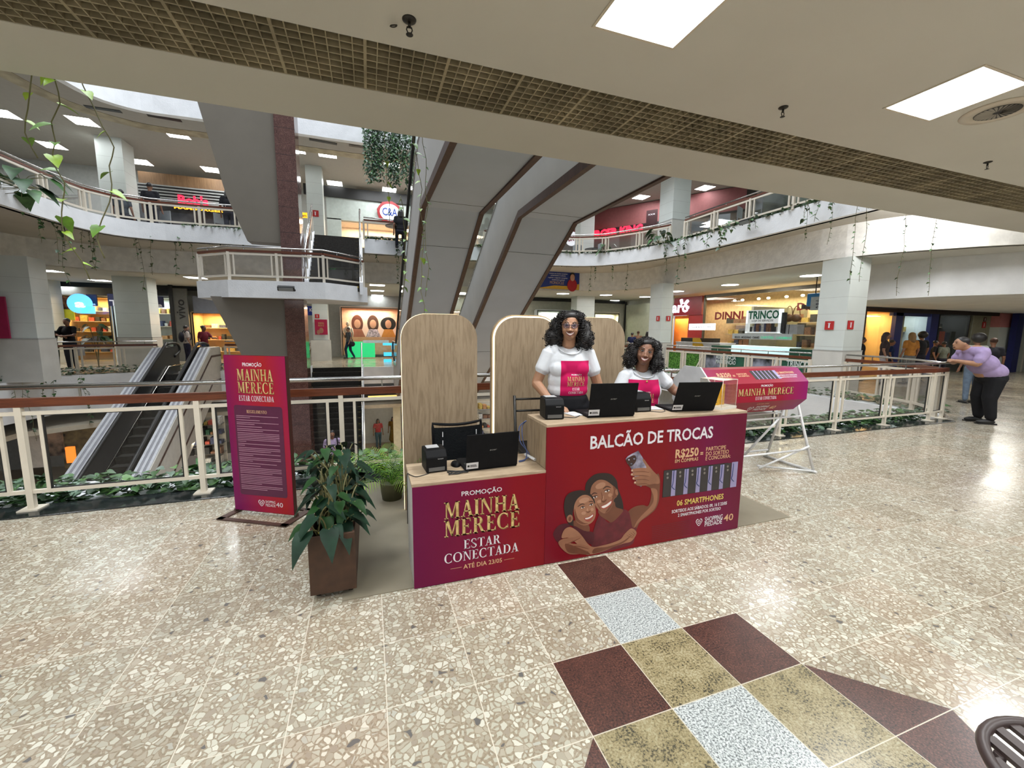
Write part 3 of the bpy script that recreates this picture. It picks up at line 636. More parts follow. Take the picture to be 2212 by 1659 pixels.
def flight(x0, x1, y_top, z_top, y_bot, z_bot, n, parent, nm='stair_flight'):
    s = MB(); dy = (y_top - y_bot) / n; dz = (z_top - z_bot) / n
    for i in range(n):
        y1 = y_top - i * dy; z1 = z_top - (i + 1) * dz
        s.box(x0, x1, y1 - dy, y1 + .02, z1 - .16, z1)
        s.box(x0, x1, y1 - .01, y1 + .02, z1, z1 + dz)
        for q in (x0 + .04, x1 - .10): s.box(q, q + .06, y1 - dy - .003, y1 - dy + .03, z1 - .05, z1 + .003, 1)
    mk(nm, s, [M_STEP, M_YEL], parent)
    for q in (x0 - .1, x1):
        b = MB(); b.prism([(q, y_top + .05, z_top + .12), (q, y_bot - .05, z_bot + .12), (q, y_bot - .05, z_bot - .25), (q, y_top + .05, z_top - .25)], (.1, 0, 0)); mk('stringer', b, M_WALL, parent)
        h = MB(); qq = q + .05
        h.tube([(qq, y_top + .1, z_top + 1.0), (qq, y_bot, z_bot + 1.0), (qq, y_bot - .03, z_bot + .5)], .03, 8)
        h.bar((qq, y_top + .1, z_top + .78), (qq, y_bot, z_bot + .78), .04, .09, 1)
        for k in range(6):
            t = k / 5; h.bar((qq, y_top + (y_bot - y_top) * t, z_top + (z_bot - z_top) * t + .1), (qq, y_top + (y_bot - y_top) * t, z_top + (z_bot - z_top) * t + .95), .035, .035, 2)
        mk('stair_handrail', h, [M_STEEL, M_RWOOD, M_CREAM], parent)
flight(-1.66, -.22, 16.2, 4.8, 13.95, 2.9, 12, core)
flight(-2.2, -.35, 18.4, 0, 13.7, -3.15, 19, core)
s = MB(); s.box(-4.6, .1, 11.9, 13.75, -3.45, -3.15); mk('landing', s, M_WALL, core)
railing('landing_railing', [(-4.5, 12.0), (-2.2, 12.2), (-.1, 13.0)], -3.15, 'lower landing railing seen through the near glass panes', h=1.0, sp=1.1, base=False, par=core)
railing('landing_railing', LP, 2.9, '', h=.93, sp=1.15, base=False, par=core)
# flood lights
def flood(p, rz, label):
    r = root('flood_light', label, 'flood light', p, rz); M_ = Matrix.Rotation(.5, 4, 'X')
    d = MB(); d.cbox((0, 0, 0), (.42, .10, .13), 0, M_); mk('lamp_housing', d, M_BLACK, r, bevel=.01)
    d = MB(); d.cbox((0, -.055, -.01), (.36, .01, .10), 0, M_); mk('lamp_lens', d, mat('lens', (.25, .27, .28), .2), r)
    for s_ in (-1, 1): mk('lamp_bracket', MB().tube([(s_ * .2, .0, 0), (s_ * .22, .06, -.04), (s_ * .2, .10, -.06)], .012, 6), M_BLACK, r)
p = onY(618, 623, 13.08); flood(p, 0, 'small black flood light fixed to the white landing face')
p = onX(1612, 478, 10.3); flood(p, -PI / 2, 'small black flood light on the upper right fascia')
area('soffit_fill', 10.6, 5.3, 4.1, .5, .5, 75, (1, 1, 1), Vector((3.0, 1.9, -.9)).to_track_quat('-Z', 'Y').to_euler())  # added fill lamp that brightens the white soffit; separate from both fixtures above
r = None
p = onZ(620, 650, 2.42); d = MB(); d.cbox((0, 0, -.035), (.75, .12, .06)); d2 = root('batten_light', 'bright batten lamp under the stair landing', 'ceiling light', (p.x, p.y + .2, 2.43)); mk('lamp_tube', d, M_LED, d2)
d = MB(); d.cbox((0, 0, -.008), (.8, .16, .014)); mk('lamp_base', d, M_CREAM, d2)

# ---------------------------------------------------------------- escalators
M_CLAD = mat('escalator_cladding', (0.50, 0.49, 0.47), 0.75, var=.04, scale=1.5)
def escalator_up(name, x0, x1, label):
    r = root(name, label, 'escalator', (0, 0, 0))
    U = [(4.2, 3.7), (7.55, 3.7), (15.55, -.85), (18.2, -.85)]; T = [(4.2, 4.9), (7.95, 4.9), (16.2, .2), (18.2, .2)]
    s = MB(); a, b = x0 + .085, x1 - .085
    for (y0, z0), (y1, z1) in zip(U[:-1], U[1:]): s.add([(a, y0, z0), (b, y0, z0), (b, y1, z1), (a, y1, z1), (a, y0, z0 + .05), (b, y0, z0 + .05), (b, y1, z1 + .05), (a, y1, z1 + .05)], [(0, 1, 2, 3), (7, 6, 5, 4)])
    for y, z in ((7.2, 3.7), (8.4, 3.7 - .85 * .57), (12.4, 3.7 - 4.85 * .57)): s.box(a, b, y - .004, y + .004, z - .003, z + .001, 1)
    mk('underside_panel', s, [M_GREYP, M_DARKM], r)
    for q in (x0, x1 - .085):
        t = MB()
        for (y0, z0), (y1, z1) in zip(U[:-1], U[1:]):
            t.prism([(q, y0, z0 - .03), (q, y1, z1 - .03), (q, y1, z1 + .10), (q, y0, z0 + .10)], (.085, 0, 0))
        mk('wooden_trim', t, M_TRIM, r)
    for q, sgn in ((x0 + .02, 1), (x1 - .05, -1)):
        t = MB(); poly = [(q, y, z + .05) for y, z in U] + [(q, y, z) for y, z in T[::-1]]
        # concave outline: build from quads
        for i in range(3): t.prism([(q, *U[i]), (q, *U[i + 1]), (q, *T[i + 1]), (q, *T[i])], (.03, 0, 0))
        mk('side_cladding', t, M_CLAD, r)
        t = MB(); t.tube([(q + .015, y, z + .02) for y, z in T], .035, 6); mk('deck_strip', t, M_STEEL, r)
        t = MB()
        for i in range(3): t.prism([(q + .01, *T[i]), (q + .01, *T[i + 1]), (q + .01, T[i + 1][0], T[i + 1][1] + .85), (q + .01, T[i][0], T[i][1] + .85)], (.012, 0, 0))
        mk('glass_balustrade', t, M_SGLASS, r)
        H = [(y, z + .88) for y, z in T]; e = H[-1]
        path = [(q + .015, y, z) for y, z in H] + [(q + .015, e[0] + .28 * math.sin(t_), e[1] - .3 + .3 * math.cos(t_)) for t_ in (.6, 1.2, 1.9, 2.6, 3.1)] + [(q + .015, 17.6, .32)]
        t = MB(); t.tube(path, .035, 8); mk('handrail_belt', t, M_BLACK, r)
    t = MB()
    for i in range(24):
        y = 7.9 + i * .345; z = 4.75 - i * .2; t.box(x0 + .1, x1 - .1, y, y + .36, z - .2, z)
    mk('step_band', t, M_DARKM, r)
escalator_up('escalator', .92, 2.04, 'left of the two big rising escalators, grey underside with brown wooden trims')
escalator_up('escalator', 2.69, 3.93, 'right of the two big rising escalators, its underside nearest the pillar')
def escalator_down(x0, x1, label):
    r = root('escalator', label, 'escalator', (0, 0, 0))
    T = [(18.3, .85), (17.3, .85), (9.0, -3.95), (8.0, -3.95)]
    U = [(18.3, -1.0), (17.0, -1.0), (9.4, -5.4), (8.0, -5.4)]
    for q, w_ in ((x0, .34), (x1 - .34, .34)):
        t = MB()
        for i in range(3): t.prism([(q, *U[i]), (q, *U[i + 1]), (q, *T[i + 1]), (q, *T[i])], (w_, 0, 0))
        mk('solid_balustrade', t, mat('balustrade_enamel', (.50, .47, .42), .5), r)
        t = MB()
        for k, m_ in ((0, 0), (1, 1), (2, 0), (3, 1), (4, 0)):
            for (y0, z0), (y1, z1) in zip(T[:-1], T[1:]):
                t.prism([(q + .02 + k * .06, y0, z0 + .0), (q + .02 + k * .06, y1, z1 + .0), (q + .02 + k * .06, y1, z1 + (.03 if m_ == 0 else .012)), (q + .02 + k * .06, y0, z0 + (.03 if m_ == 0 else .012))], (.058, 0, 0), m_)
        mk('deck_strip', t, [mat('aluminium_deck', (.62, .63, .66), .3, .3), mat('deck_gap', (.25, .25, .27), .4)], r)
    for q in (x0 + .40, x1 - .40):
        t = MB(); t.tube(smooth_path([(q, 17.9, .55), (q, 18.35, .72), (q, 18.2, .98), (q, 17.35, .98), (q, 16.6, .58), (q, 9.1, -3.77), (q, 8.4, -3.9)], 5), .045, 8); mk('handrail_belt', t, M_BLACK, r)
        t = MB()
        for (y0, z0), (y1, z1) in zip(T[:-1], T[1:]): t.prism([(q - .02, y0, z0 - .9), (q - .02, y1, z1 - .9), (q - .02, y1, z1 + .05), (q - .02, y0, z0 + .05)], (.02, 0, 0))
        mk('inner_panel', t, mat('inner_panel', (.045, .042, .04), .3), r)
        t = MB(); sg = 1 if q < (x0 + x1) / 2 else -1; t.tube([(q + sg * .03, y, z - .62) for y, z in T], .022, 6); mk('skirt_strip', t, M_STEEL, r)
    t = MB()
    for i in range(26):
        y = 17.3 - (i + 1) * .33; z = -.02 - i * .19; t.box(x0 + .42, x1 - .42, y, y + .33, z - .2, z); t.box(x0 + .42, x1 - .42, y, y + .02, z, z + .012, 1)
    mk('step_band', t, [M_STEP, M_DARKM], r)
    for dz in (-.25, -1.15):
        t = MB()
        for (y0, z0), (y1, z1) in zip(T[:-1], T[1:]): t.prism([(x1 + .001, y0, z0 + dz), (x1 + .001, y1, z1 + dz), (x1 + .001, y1, z1 + dz - .07), (x1 + .001, y0, z0 + dz - .07)], (.012, 0, 0))
        mk('wooden_trim', t, M_TRIM, r)
escalator_down(-7.0, -5.3, 'escalator descending on the left with pale deck strips and black steps')
# ---------------------------------------------------------------- lower level
lw = MB(); lw.box(-26, 30, 2, 34, -5.0, -4.8); struct('floor_1', lw, mat('lower_floor', (.46, .36, .25), .3, var=.12, scale=1))
lw = MB(); slab_with_hole(lw, [(10.3, 4.42), (11.0, 16.2), (7.5, 18.2), (-7.4, 18.2), (-10.0, 16.2), (-10.3, 4.42)], -1.75, -1.6, -26, 30, -8, 27); struct('ceiling_4', lw, mat('lower_ceiling', (.55, .50, .40), .8))
# ---------------------------------------------------------------- printed panels
def m_print(name, stops, axis='X', lo=0, hi=1, mixz=0.0):
    m, nt, b = new_mat(name); L = nt.links.new
    tc = N(nt, 'ShaderNodeTexCoord'); sp = N(nt, 'ShaderNodeSeparateXYZ'); L(tc.outputs['Object'], sp.inputs[0])
    mr = N(nt, 'ShaderNodeMapRange'); L(sp.outputs[axis], mr.inputs[0]); mr.inputs[1].default_value = lo; mr.inputs[2].default_value = hi
    src = mr.outputs[0]
    if mixz:
        ml = N(nt, 'ShaderNodeMath', operation='MULTIPLY_ADD'); L(sp.outputs['Z'], ml.inputs[0]); ml.inputs[1].default_value = mixz; L(src, ml.inputs[2]); src = ml.outputs[0]
    r = ramp(nt, src, stops); L(r.outputs[0], b.inputs['Base Color']); b.inputs['Roughness'].default_value = .42; b.inputs['Specular IOR Level'].default_value = .25
    for e_ in r.color_ramp.elements: e_.color = (e_.color[0] * .78, e_.color[1] * .6, e_.color[2] * .78, 1)
    return m
RED = (0.30, 0.008, 0.014); MAG = (0.20, 0.006, 0.062); PUR = (0.26, 0.008, 0.16)
P_LOW = m_print('print_red_magenta', [(0.0, (0.17, 0.005, 0.062)), (0.35, (0.21, 0.005, 0.045)), (0.75, (0.28, 0.006, 0.015)), (1, (0.27, 0.006, 0.012))], 'X', .22, 1.09)
P_TALL = m_print('print_red_purple', [(0.0, (0.22, 0.006, 0.02)), (0.2, (0.29, 0.007, 0.012)), (0.62, (0.25, 0.007, 0.012)), (0.84, (0.20, 0.006, 0.06)), (1, (0.17, 0.006, 0.035))], 'X', 1.09, 2.9, .12)
P_BAN = m_print('print_banner', [(0.0, (0.22, 0.008, 0.10)), (0.22, (0.24, 0.008, 0.11)), (0.42, (0.36, 0.012, 0.05)), (0.62, (0.34, 0.018, 0.025)), (0.80, (0.42, 0.014, 0.09)), (1, (0.28, 0.012, 0.17))], 'X', -.29, .29, .0)
W_INK = mat('white_ink', (.74, .72, .76), .5); GOLD = mat('gold_ink', (.58, .39, .12), .45, var=.25, scale=30, c2=(.72, .55, .24)); GOLDD = mat('gold_shadow', (.16, .05, .02), .5); PEACH = mat('peach_ink', (.66, .40, .22), .5)
WINE = mat('wine_ink', (.085, .010, .045), .45); INK = mat('fine_print_ink', (.12, .02, .03), .5); PINKL = mat('pale_pink_ink', (.42, .22, .30), .5)
# beige mat on the floor
d = MB(); d.box(-.2, 3.44, 2.452, 4.40, 0.0, .006); mk('floor_mat', d, mat('vinyl_mat', (.235, .205, .15), .55, var=.10, scale=3), None, 'plain olive-beige mat under the exchange booth', 'mat')
# ---------------------------------------------------------------- the two counters
FY = 2.44
cn = root('exchange_counter', 'tall oak-topped counter with red printed front reading BALCÃO DE TROCAS', 'counter', (0, 0, 0))
d = MB(); d.box(1.09, 2.825, FY, 2.80, .965, .985); mk('countertop', d, M_OAKH, cn, bevel=.002)
d = MB(); d.box(1.092, 1.112, FY + .01, 2.80, .677, .965); d.box(1.092, 1.112, FY + .01, 2.80, .0, .654); mk('side_panel', d, M_OAK, cn)
d = MB(); d.box(2.80, 2.82, FY + .01, 2.80, .0, .965); mk('side_panel', d, M_OAK, cn)
d = MB(); d.box(1.09, 2.82, FY - .004, FY + .01, .004, .966); mk('printed_front', d, P_TALL, cn)
cl_ = root('exchange_counter', 'low oak-topped counter with magenta printed front reading MAINHA MERECE', 'counter', (0, 0, 0))
d = MB(); d.box(.212, 1.091, FY, 2.84, .655, .676); mk('countertop', d, M_OAKH, cl_, bevel=.002)
d = MB(); d.box(.218, .236, FY + .01, 2.83, 0, .655); mk('side_panel', d, mat('grey_laminate', (.50, .49, .46), .5, stretch=(10, 10, 1)), cl_)
d = MB(); d.box(.216, 1.088, FY - .004, FY + .01, .004, .656); mk('printed_front', d, P_LOW, cl_)
YT = FY - .0056
def on(px, py, k=0): q = onY(px, py, YT - k * .0004); return q
def ftext(mb, s, BL, BR, TL, mi, serif=False, bold=.012, k=0):
    a = on(*BL, k); b = on(*BR, k); c = on(*TL, k)
    a.z = (a.z + b.z) / 2
    put_text(mb, s, a, (1, 0, 0), (0, 0, 1), b.x - a.x, max(.004, c.z - on(*BL, k).z), mi, serif, bold)
t = MB()
ftext(t, 'PROMOÇÃO', (997, 1071.5), (1084.3, 1061.5), (997, 1061.8), 0)
for k, mi, dx in ((0, 2, 1.6), (1, 1, 0)):
    ftext(t, 'MAINHA', (959.3 + dx, 1121.8 + dx), (1121.6 + dx, 1099.7 + dx), (959.3 + dx, 1086 + dx), mi, True, k=k)
    ftext(t, 'MERECE', (959.3 + dx, 1160 + dx), (1121.6 + dx, 1137.5 + dx), (959.3 + dx, 1124.5 + dx), mi, True, k=k)
ftext(t, 'ESTAR', (1002.3, 1185.7), (1081.4, 1173.7), (1002.3, 1165.8), 0, True)
ftext(t, 'CONECTADA', (960, 1217), (1120, 1191.8), (960, 1196.6), 0, True)
ftext(t, 'ATÉ DIA 23/05', (1001, 1228.6), (1084.3, 1214.7), (1001, 1219.3), 3)
for a, b in (((973.3, 1228.4), (997.4, 1225.0)), ((1089, 1209.0), (1110.8, 1205.6))):
    p, q = on(*a), on(*b); t.box(p.x, q.x, YT - .0002, YT, q.z - .001, q.z + .001, 3)
mk('printed_lettering', t, [W_INK, GOLD, GOLDD, PEACH], cl_)
t = MB()
ftext(t, 'BALCÃO DE TROCAS', (1275, 968.9), (1539.5, 945.8), (1275.7, 941.8), 0, bold=.02)
ftext(t, 'R$250', (1458.7, 988.8), (1508.6, 984.6), (1458.7, 971), 3, bold=.03)
ftext(t, 'EM COMPRAS', (1458, 999.4), (1508, 994.7), (1458, 992.4), 3, bold=.02)
ftext(t, '=', (1512.5, 985.5), (1518.5, 984.5), (1512.5, 974.5), 3, bold=.03)
ftext(t, 'PARTICIPE', (1525, 974.2), (1568, 969.9), (1525, 966), 3)
ftext(t, 'DO SORTEIO', (1524.6, 984.3), (1574, 979.5), (1524.6, 976), 3)
ftext(t, 'E CONCORRA:', (1524, 994.4), (1577.7, 988.4), (1524, 986.2), 3)
ftext(t, '06 SMARTPHONES', (1461.8, 1092.4), (1562.5, 1077.7), (1461.8, 1081), 4, bold=.02)
ftext(t, 'SORTEIOS AOS SÁBADOS: 09, 16 E 23/05', (1451, 1107.5), (1570, 1090.9), (1451, 1100.8), 0, bold=.02)
ftext(t, '2 SMARTPHONES POR SORTEIO', (1464.3, 1115.9), (1556.7, 1101.5), (1464.3, 1109.5), 0, bold=.02)
def logo(t, put, heart, s, white, gold):
    """heart knot and the number 40; put(u,v) maps to the panel"""
    hp = [(0, -1), (-.75, -.25), (-1, .3), (-.75, .8), (-.3, .85), (0, .45), (.3, .85), (.75, .8), (1, .3), (.75, -.25)]
    for sc in (1.0, .48):
        ring = smooth_path([(a * sc, b * sc + .0, 0) for a, b in hp], 3, True); n = len(ring)
        for i in range(n):
            a, b = ring[i], ring[(i + 1) % n]; w_ = .80 if sc == 1.0 else .60
            t.poly([put(heart[0] + a.x * s, heart[1] + a.y * s), put(heart[0] + b.x * s, heart[1] + b.y * s), put(heart[0] + b.x * s * w_, heart[1] + b.y * s * w_), put(heart[0] + a.x * s * w_, heart[1] + a.y * s * w_)], white)
h = on(1510, 1128)
logo(t, lambda u, v: (u, YT, v), (h.x, h.z), .032, 0, 3)
ftext(t, 'SHOPPING', (1522, 1127.8), (1560.5, 1121.3), (1522, 1117.3), 0)
ftext(t, 'PIEDADE', (1522, 1137.2), (1559.2, 1130.9), (1522, 1128.2), 0)
ftext(t, '40', (1563, 1126), (1583.3, 1123), (1563, 1112), 3, bold=.01)
for i in range(9):
    p, q = on(1408, 1138 + i * 3.9), on(1492, 1124 + i * 3.9); t.box(p.x, q.x, YT - .0002, YT, p.z - .0016, p.z + .0012, 5)
mk('printed_lettering', t, [W_INK, GOLD, GOLDD, PEACH, mat('yellow_gold', (.66, .50, .12), .5), INK], cn)
# the row of phones in print
ph = MB()
a, b, c_, e = on(1434, 1016.2), on(1593, 997.2), on(1589.6, 1052.4), on(1433.4, 1073.7)
z1, z0 = (a.z + b.z) / 2, (c_.z + e.z) / 2; x0, x1 = a.x, c_.x
ph.box(x0, x1 - .10, YT - .0004, YT, z0, z1, 0)
W = (x1 - x0) / 6.2
for i in range(6):
    xa = x0 + i * W
    ph.box(xa + .004, xa + W * .62, YT - .0008, YT - .0004, z0 + .004, z1 - .004, 1)
    ph.box(xa + W * .66, xa + W * (1.0 if i < 5 else 1.2), YT - .0012, YT - .0004, z0 + .002, z1 - .01 if i < 5 else z1, 2)
    pts = [(xa + W * .80, YT - .0016, z1 - .01), (xa + W * .78, YT - .0016, (z0 + z1) / 2), (xa + W * .72, YT - .0016, (z0 + z1) / 2 - .03), (xa + W * .95, YT - .0016, z0 + .05)]
    ph.tube(smooth_path(pts, 5), .0035, 4, 3)
    for j in range(2): ph.ell((xa + W * (.30 + .02 * j), YT - .0012, z1 - .03 - j * .03), (.010, .0006, .010), 10, 6, 4)
mk('printed_phones', ph, [M_BLACK, mat('phone_back', (.030, .024, .026), .3), mat('phone_lilac', (.30, .27, .46), .4), mat('phone_blue', (.03, .05, .16), .4), mat('phone_lens', (.20, .18, .16), .3)], cn)
# selfie portrait
def zp(x, y, k): return on(1120 + x / 3.95, 820 + y / 3.95, k)
SK = [mat('print_hair', (.022, .012, .010), .5), mat('print_skin', (.29, .125, .07), .5, var=.12, scale=9), mat('print_skin_child', (.33, .15, .085), .5, var=.10, scale=9),
      mat('print_dress', (.115, .010, .018), .5, var=.2, scale=20), mat('print_skin_deep', (.16, .055, .028), .5, var=.1, scale=9), mat('print_teeth', (.80, .74, .70), .5), mat('print_feature', (.05, .018, .012), .5), mat('print_lip', (.33, .07, .05), .5), mat('print_phone', (.14, .13, .20), .4, var=.5, scale=14, c2=(.42, .40, .52)), mat('print_nail', (.62, .40, .30), .5), mat('print_dress_deep', (.07, .006, .012), .5)]
pt = MB()
def shape(pts, mi, k, sm=4):
    q = smooth_path([(a, b, 0) for a, b in pts], sm, True) if sm else [Vector((a, b, 0)) for a, b in pts]
    pt.poly([zp(v.x, v.y, k) for v in q], mi)
def blob2(cx, cy, rx, ry, mi, k, rot=0):
    n = 14; c, s = math.cos(rot), math.sin(rot)
    pt.poly([zp(cx + rx * math.cos(2 * PI * i / n) * c - ry * math.sin(2 * PI * i / n) * s, cy + rx * math.cos(2 * PI * i / n) * s + ry * math.sin(2 * PI * i / n) * c, k) for i in range(n)], mi)
def line2(pts, w_, mi, k):
    q = smooth_path([(a, b, 0) for a, b in pts], 5); L_, R_ = [], []
    for i, v in enumerate(q):
        t_ = (q[min(len(q) - 1, i + 1)] - q[max(0, i - 1)]).normalized(); f = w_ * (.35 + .65 * math.sin(PI * (i + .5) / len(q)))
        L_.append((v.x - t_.y * f, v.y + t_.x * f)); R_.append((v.x + t_.y * f, v.y - t_.x * f))
    for i in range(len(q) - 1): pt.poly([zp(*L_[i], k), zp(*L_[i + 1], k), zp(*R_[i + 1], k), zp(*R_[i], k)], mi)
shape([(300, 1300), (350, 1240), (425, 1228), (440, 1250), (400, 1290), (372, 1345), (345, 1395), (305, 1350)], 10, 1)
shape([(572, 960), (578, 880), (640, 815), (715, 797), (790, 808), (838, 862), (850, 930), (872, 990), (890, 1050), (893, 1108), (850, 1100), (760, 1100), (660, 1080), (600, 1010)], 0, 1)
shape([(935, 1130), (990, 1085), (1060, 1070), (1105, 1078), (1132, 1000), (1128, 930), (1085, 900), (1150, 860), (1190, 800), (1208, 850), (1205, 940), (1196, 1040), (1165, 1110), (1110, 1160), (1040, 1212), (1000, 1285), (968, 1275), (950, 1200)], 4, 2)
shape([(640, 1290), (668, 1200), (700, 1150), (770, 1220), (860, 1165), (893, 1108), (940, 1128), (960, 1200), (975, 1262), (1008, 1262), (995, 1325), (975, 1400), (900, 1430), (820, 1450), (700, 1480), (640, 1470), (620, 1380)], 3, 3)
shape([(690, 1100), (810, 1040), (832, 1088), (892, 1110), (872, 1150), (800, 1216), (758, 1202), (690, 1152)], 4, 4)
shape([(612, 975), (626, 905), (678, 858), (740, 860), (800, 900), (826, 930), (842, 935), (847, 965), (838, 1000), (818, 1018), (802, 1070), (772, 1120), (732, 1142), (690, 1118), (650, 1065), (624, 1022)], 1, 5)
blob2(838, 962, 12, 26, 1, 5.5, -.2)
shape([(915, 675), (1010, 613), (1030, 620), (1092, 738), (1070, 860), (1045, 915), (1010, 870), (965, 765)], 8, 5)
shape([(918, 684), (972, 648), (1000, 652), (1004, 690), (984, 722), (952, 742), (932, 716)], 6, 5.5)
for a_, b_ in ((942, 684), (964, 718), (988, 676)): blob2(a_, b_, 14, 13, 0, 6); blob2(a_, b_, 8, 7, 8, 6.3)
shape([(1060, 690), (1072, 680), (1102, 722), (1150, 780), (1196, 830), (1202, 885), (1150, 890), (1070, 905), (1005, 897), (1030, 820), (1092, 760)], 1, 6)
for y0, xa in ((775, 960), (808, 958), (842, 972), (878, 985)):
    shape([(xa, y0), (xa + 14, y0 - 12), (xa + 90, y0 - 22), (1120, y0 - 14), (1120, y0 + 16), (xa + 90, y0 + 8), (xa + 12, y0 + 14)], 1 if y0 != 808 else 2, 6.5 + y0 / 1000)
    line2([(xa + 20, y0 + 15), (xa + 90, y0 + 10), (1115, y0 + 18)], 3, 4, 8); blob2(xa + 10, y0, 8, 7, 9, 8)
# mother's features
line2([(622, 985), (645, 968), (672, 972)], 5, 6, 6); line2([(720, 935), (752, 912), (790, 922)], 5, 6, 6)
for a_, b_ in ((652, 1003), (757, 950)): blob2(a_, b_, 22, 8, 5, 6, -.35); blob2(a_ + 2, b_, 8, 8, 6, 6.3); line2([(a_ - 26, b_ + 4), (a_, b_ - 10), (a_ + 26, b_ - 10)], 4, 6, 6.5)
line2([(705, 960), (716, 1005), (708, 1030)], 4, 4, 6); line2([(704, 1034), (728, 1042), (752, 1022)], 7, 4, 6)
shape([(698, 1085), (745, 1060), (798, 1024), (796, 1060), (765, 1092), (725, 1106)], 7, 6); shape([(708, 1084), (748, 1066), (790, 1036), (786, 1058), (758, 1082), (726, 1096)], 5, 6.4, 3)
line2([(672, 1060), (690, 1090), (700, 1110)], 4, 4, 6); line2([(796, 990), (812, 1015), (806, 1040)], 4, 4, 6)
# child
shape([(388, 1075), (400, 1010), (440, 965), (520, 944), (585, 955), (635, 1000), (650, 1060), (560, 1010), (500, 1040), (475, 1090), (462, 1150), (474, 1245), (430, 1232), (402, 1170), (390, 1110)], 0, 7)
shape([(480, 1200), (590, 1230), (606, 1300), (560, 1345), (500, 1300), (470, 1255)], 4, 7)
shape([(474, 1085), (500, 1022), (548, 986), (600, 990), (636, 1030), (655, 1090), (659, 1150), (641, 1202), (602, 1234), (550, 1242), (500, 1216), (478, 1170)], 2, 8)
blob2(438, 1186, 26, 34, 2, 8, .2); blob2(438, 1188, 12, 20, 4, 8.3, .2)
shape([(478, 1248), (560, 1290), (642, 1308), (634, 1400), (590, 1392), (540, 1335), (470, 1275)], 10, 8)
shape([(368, 1352), (390, 1282), (440, 1258), (500, 1290), (548, 1342), (592, 1402), (640, 1428), (720, 1414), (800, 1392), (870, 1362), (905, 1318), (960, 1270), (1000, 1290), (1005, 1322), (962, 1380), (900, 1398), (820, 1425), (720, 1466), (620, 1492), (556, 1470), (498, 1400), (430, 1350)], 2, 9)
for i in range(4): line2([(925 + i * 16, 1330 - i * 12), (960 + i * 12, 1345 - i * 8), (985, 1350 - i * 14)], 2.5, 4, 9.5)
line2([(505, 1085), (540, 1062), (565, 1066)], 4, 6, 9); line2([(600, 1045), (622, 1038), (640, 1048)], 4, 6, 9)
for a_, b_ in ((548, 1092), (620, 1068)): blob2(a_, b_, 16, 7, 5, 9, -.2); blob2(a_ + 2, b_, 7, 7, 6, 9.3); line2([(a_ - 19, b_ + 4), (a_, b_ - 9), (a_ + 19, b_ - 6)], 3.5, 6, 9.5)
line2([(578, 1125), (595, 1132), (615, 1118)], 6, 4, 9)
shape([(560, 1182), (600, 1168), (640, 1142), (640, 1176), (610, 1210), (578, 1208)], 7, 9); shape([(568, 1183), (602, 1174), (634, 1152), (632, 1166), (604, 1186), (578, 1192)], 5, 9.4, 3)
# mother's hand over the child
shape([(340, 1392), (378, 1360), (470, 1345), (525, 1332), (536, 1348), (440, 1392), (540, 1408), (604, 1428), (602, 1446), (545, 1440), (590, 1462), (606, 1484), (596, 1498), (540, 1488), (440, 1490), (375, 1448)], 1, 10)
for pts in ([(440, 1420), (520, 1425), (600, 1446)], [(430, 1450), (520, 1455), (596, 1470)], [(420, 1400), (470, 1380), (530, 1350)]): line2(pts, 3, 4, 10.5)
# tone in the print: shaded and lit planes of the faces and arms
shape([(806, 905), (838, 935), (845, 968), (836, 1000), (816, 1016), (800, 1068), (772, 1116), (740, 1136), (775, 1080), (800, 1010), (812, 950)], 4, 5.2)
shape([(616, 1000), (640, 1060), (680, 1112), (655, 1075), (626, 1022)], 4, 5.3)
blob2(700, 905, 46, 24, 11, 5.2, -.4); blob2(690, 1040, 20, 14, 11, 5.4, -.3); blob2(782, 985, 18, 16, 11, 5.4, -.3); blob2(722, 1010, 6, 20, 11, 5.5, .1)
shape([(478, 1170), (500, 1212), (548, 1236), (600, 1228), (560, 1222), (512, 1190), (492, 1140), (480, 1100)], 4, 8.2)
blob2(560, 1030, 46, 22, 12, 8.2, -.3); blob2(556, 1140, 20, 14, 12, 8.4, -.2); blob2(628, 1108, 14, 14, 12, 8.4, -.2); blob2(588, 1110, 6, 14, 12, 8.5, 0)
shape([(1130, 930), (1150, 985), (1150, 1040), (1120, 1090), (1060, 1150), (1010, 1210), (985, 1270), (1040, 1206), (1110, 1150), (1165, 1095), (1185, 1020), (1180, 940)], 1, 2.3)
shape([(400, 1400), (500, 1430), (600, 1476), (596, 1494), (500, 1486), (420, 1470)], 4, 10.2)
shape([(650, 1440), (760, 1425), (880, 1385), (960, 1330), (900, 1390), (780, 1440), (640, 1485)], 4, 9.2)
SK += [mat('print_skin_lit', (.43, .22, .135), .5), mat('print_skin_child_lit', (.46, .24, .15), .5)]
mk('printed_portrait', pt, SK, cn)

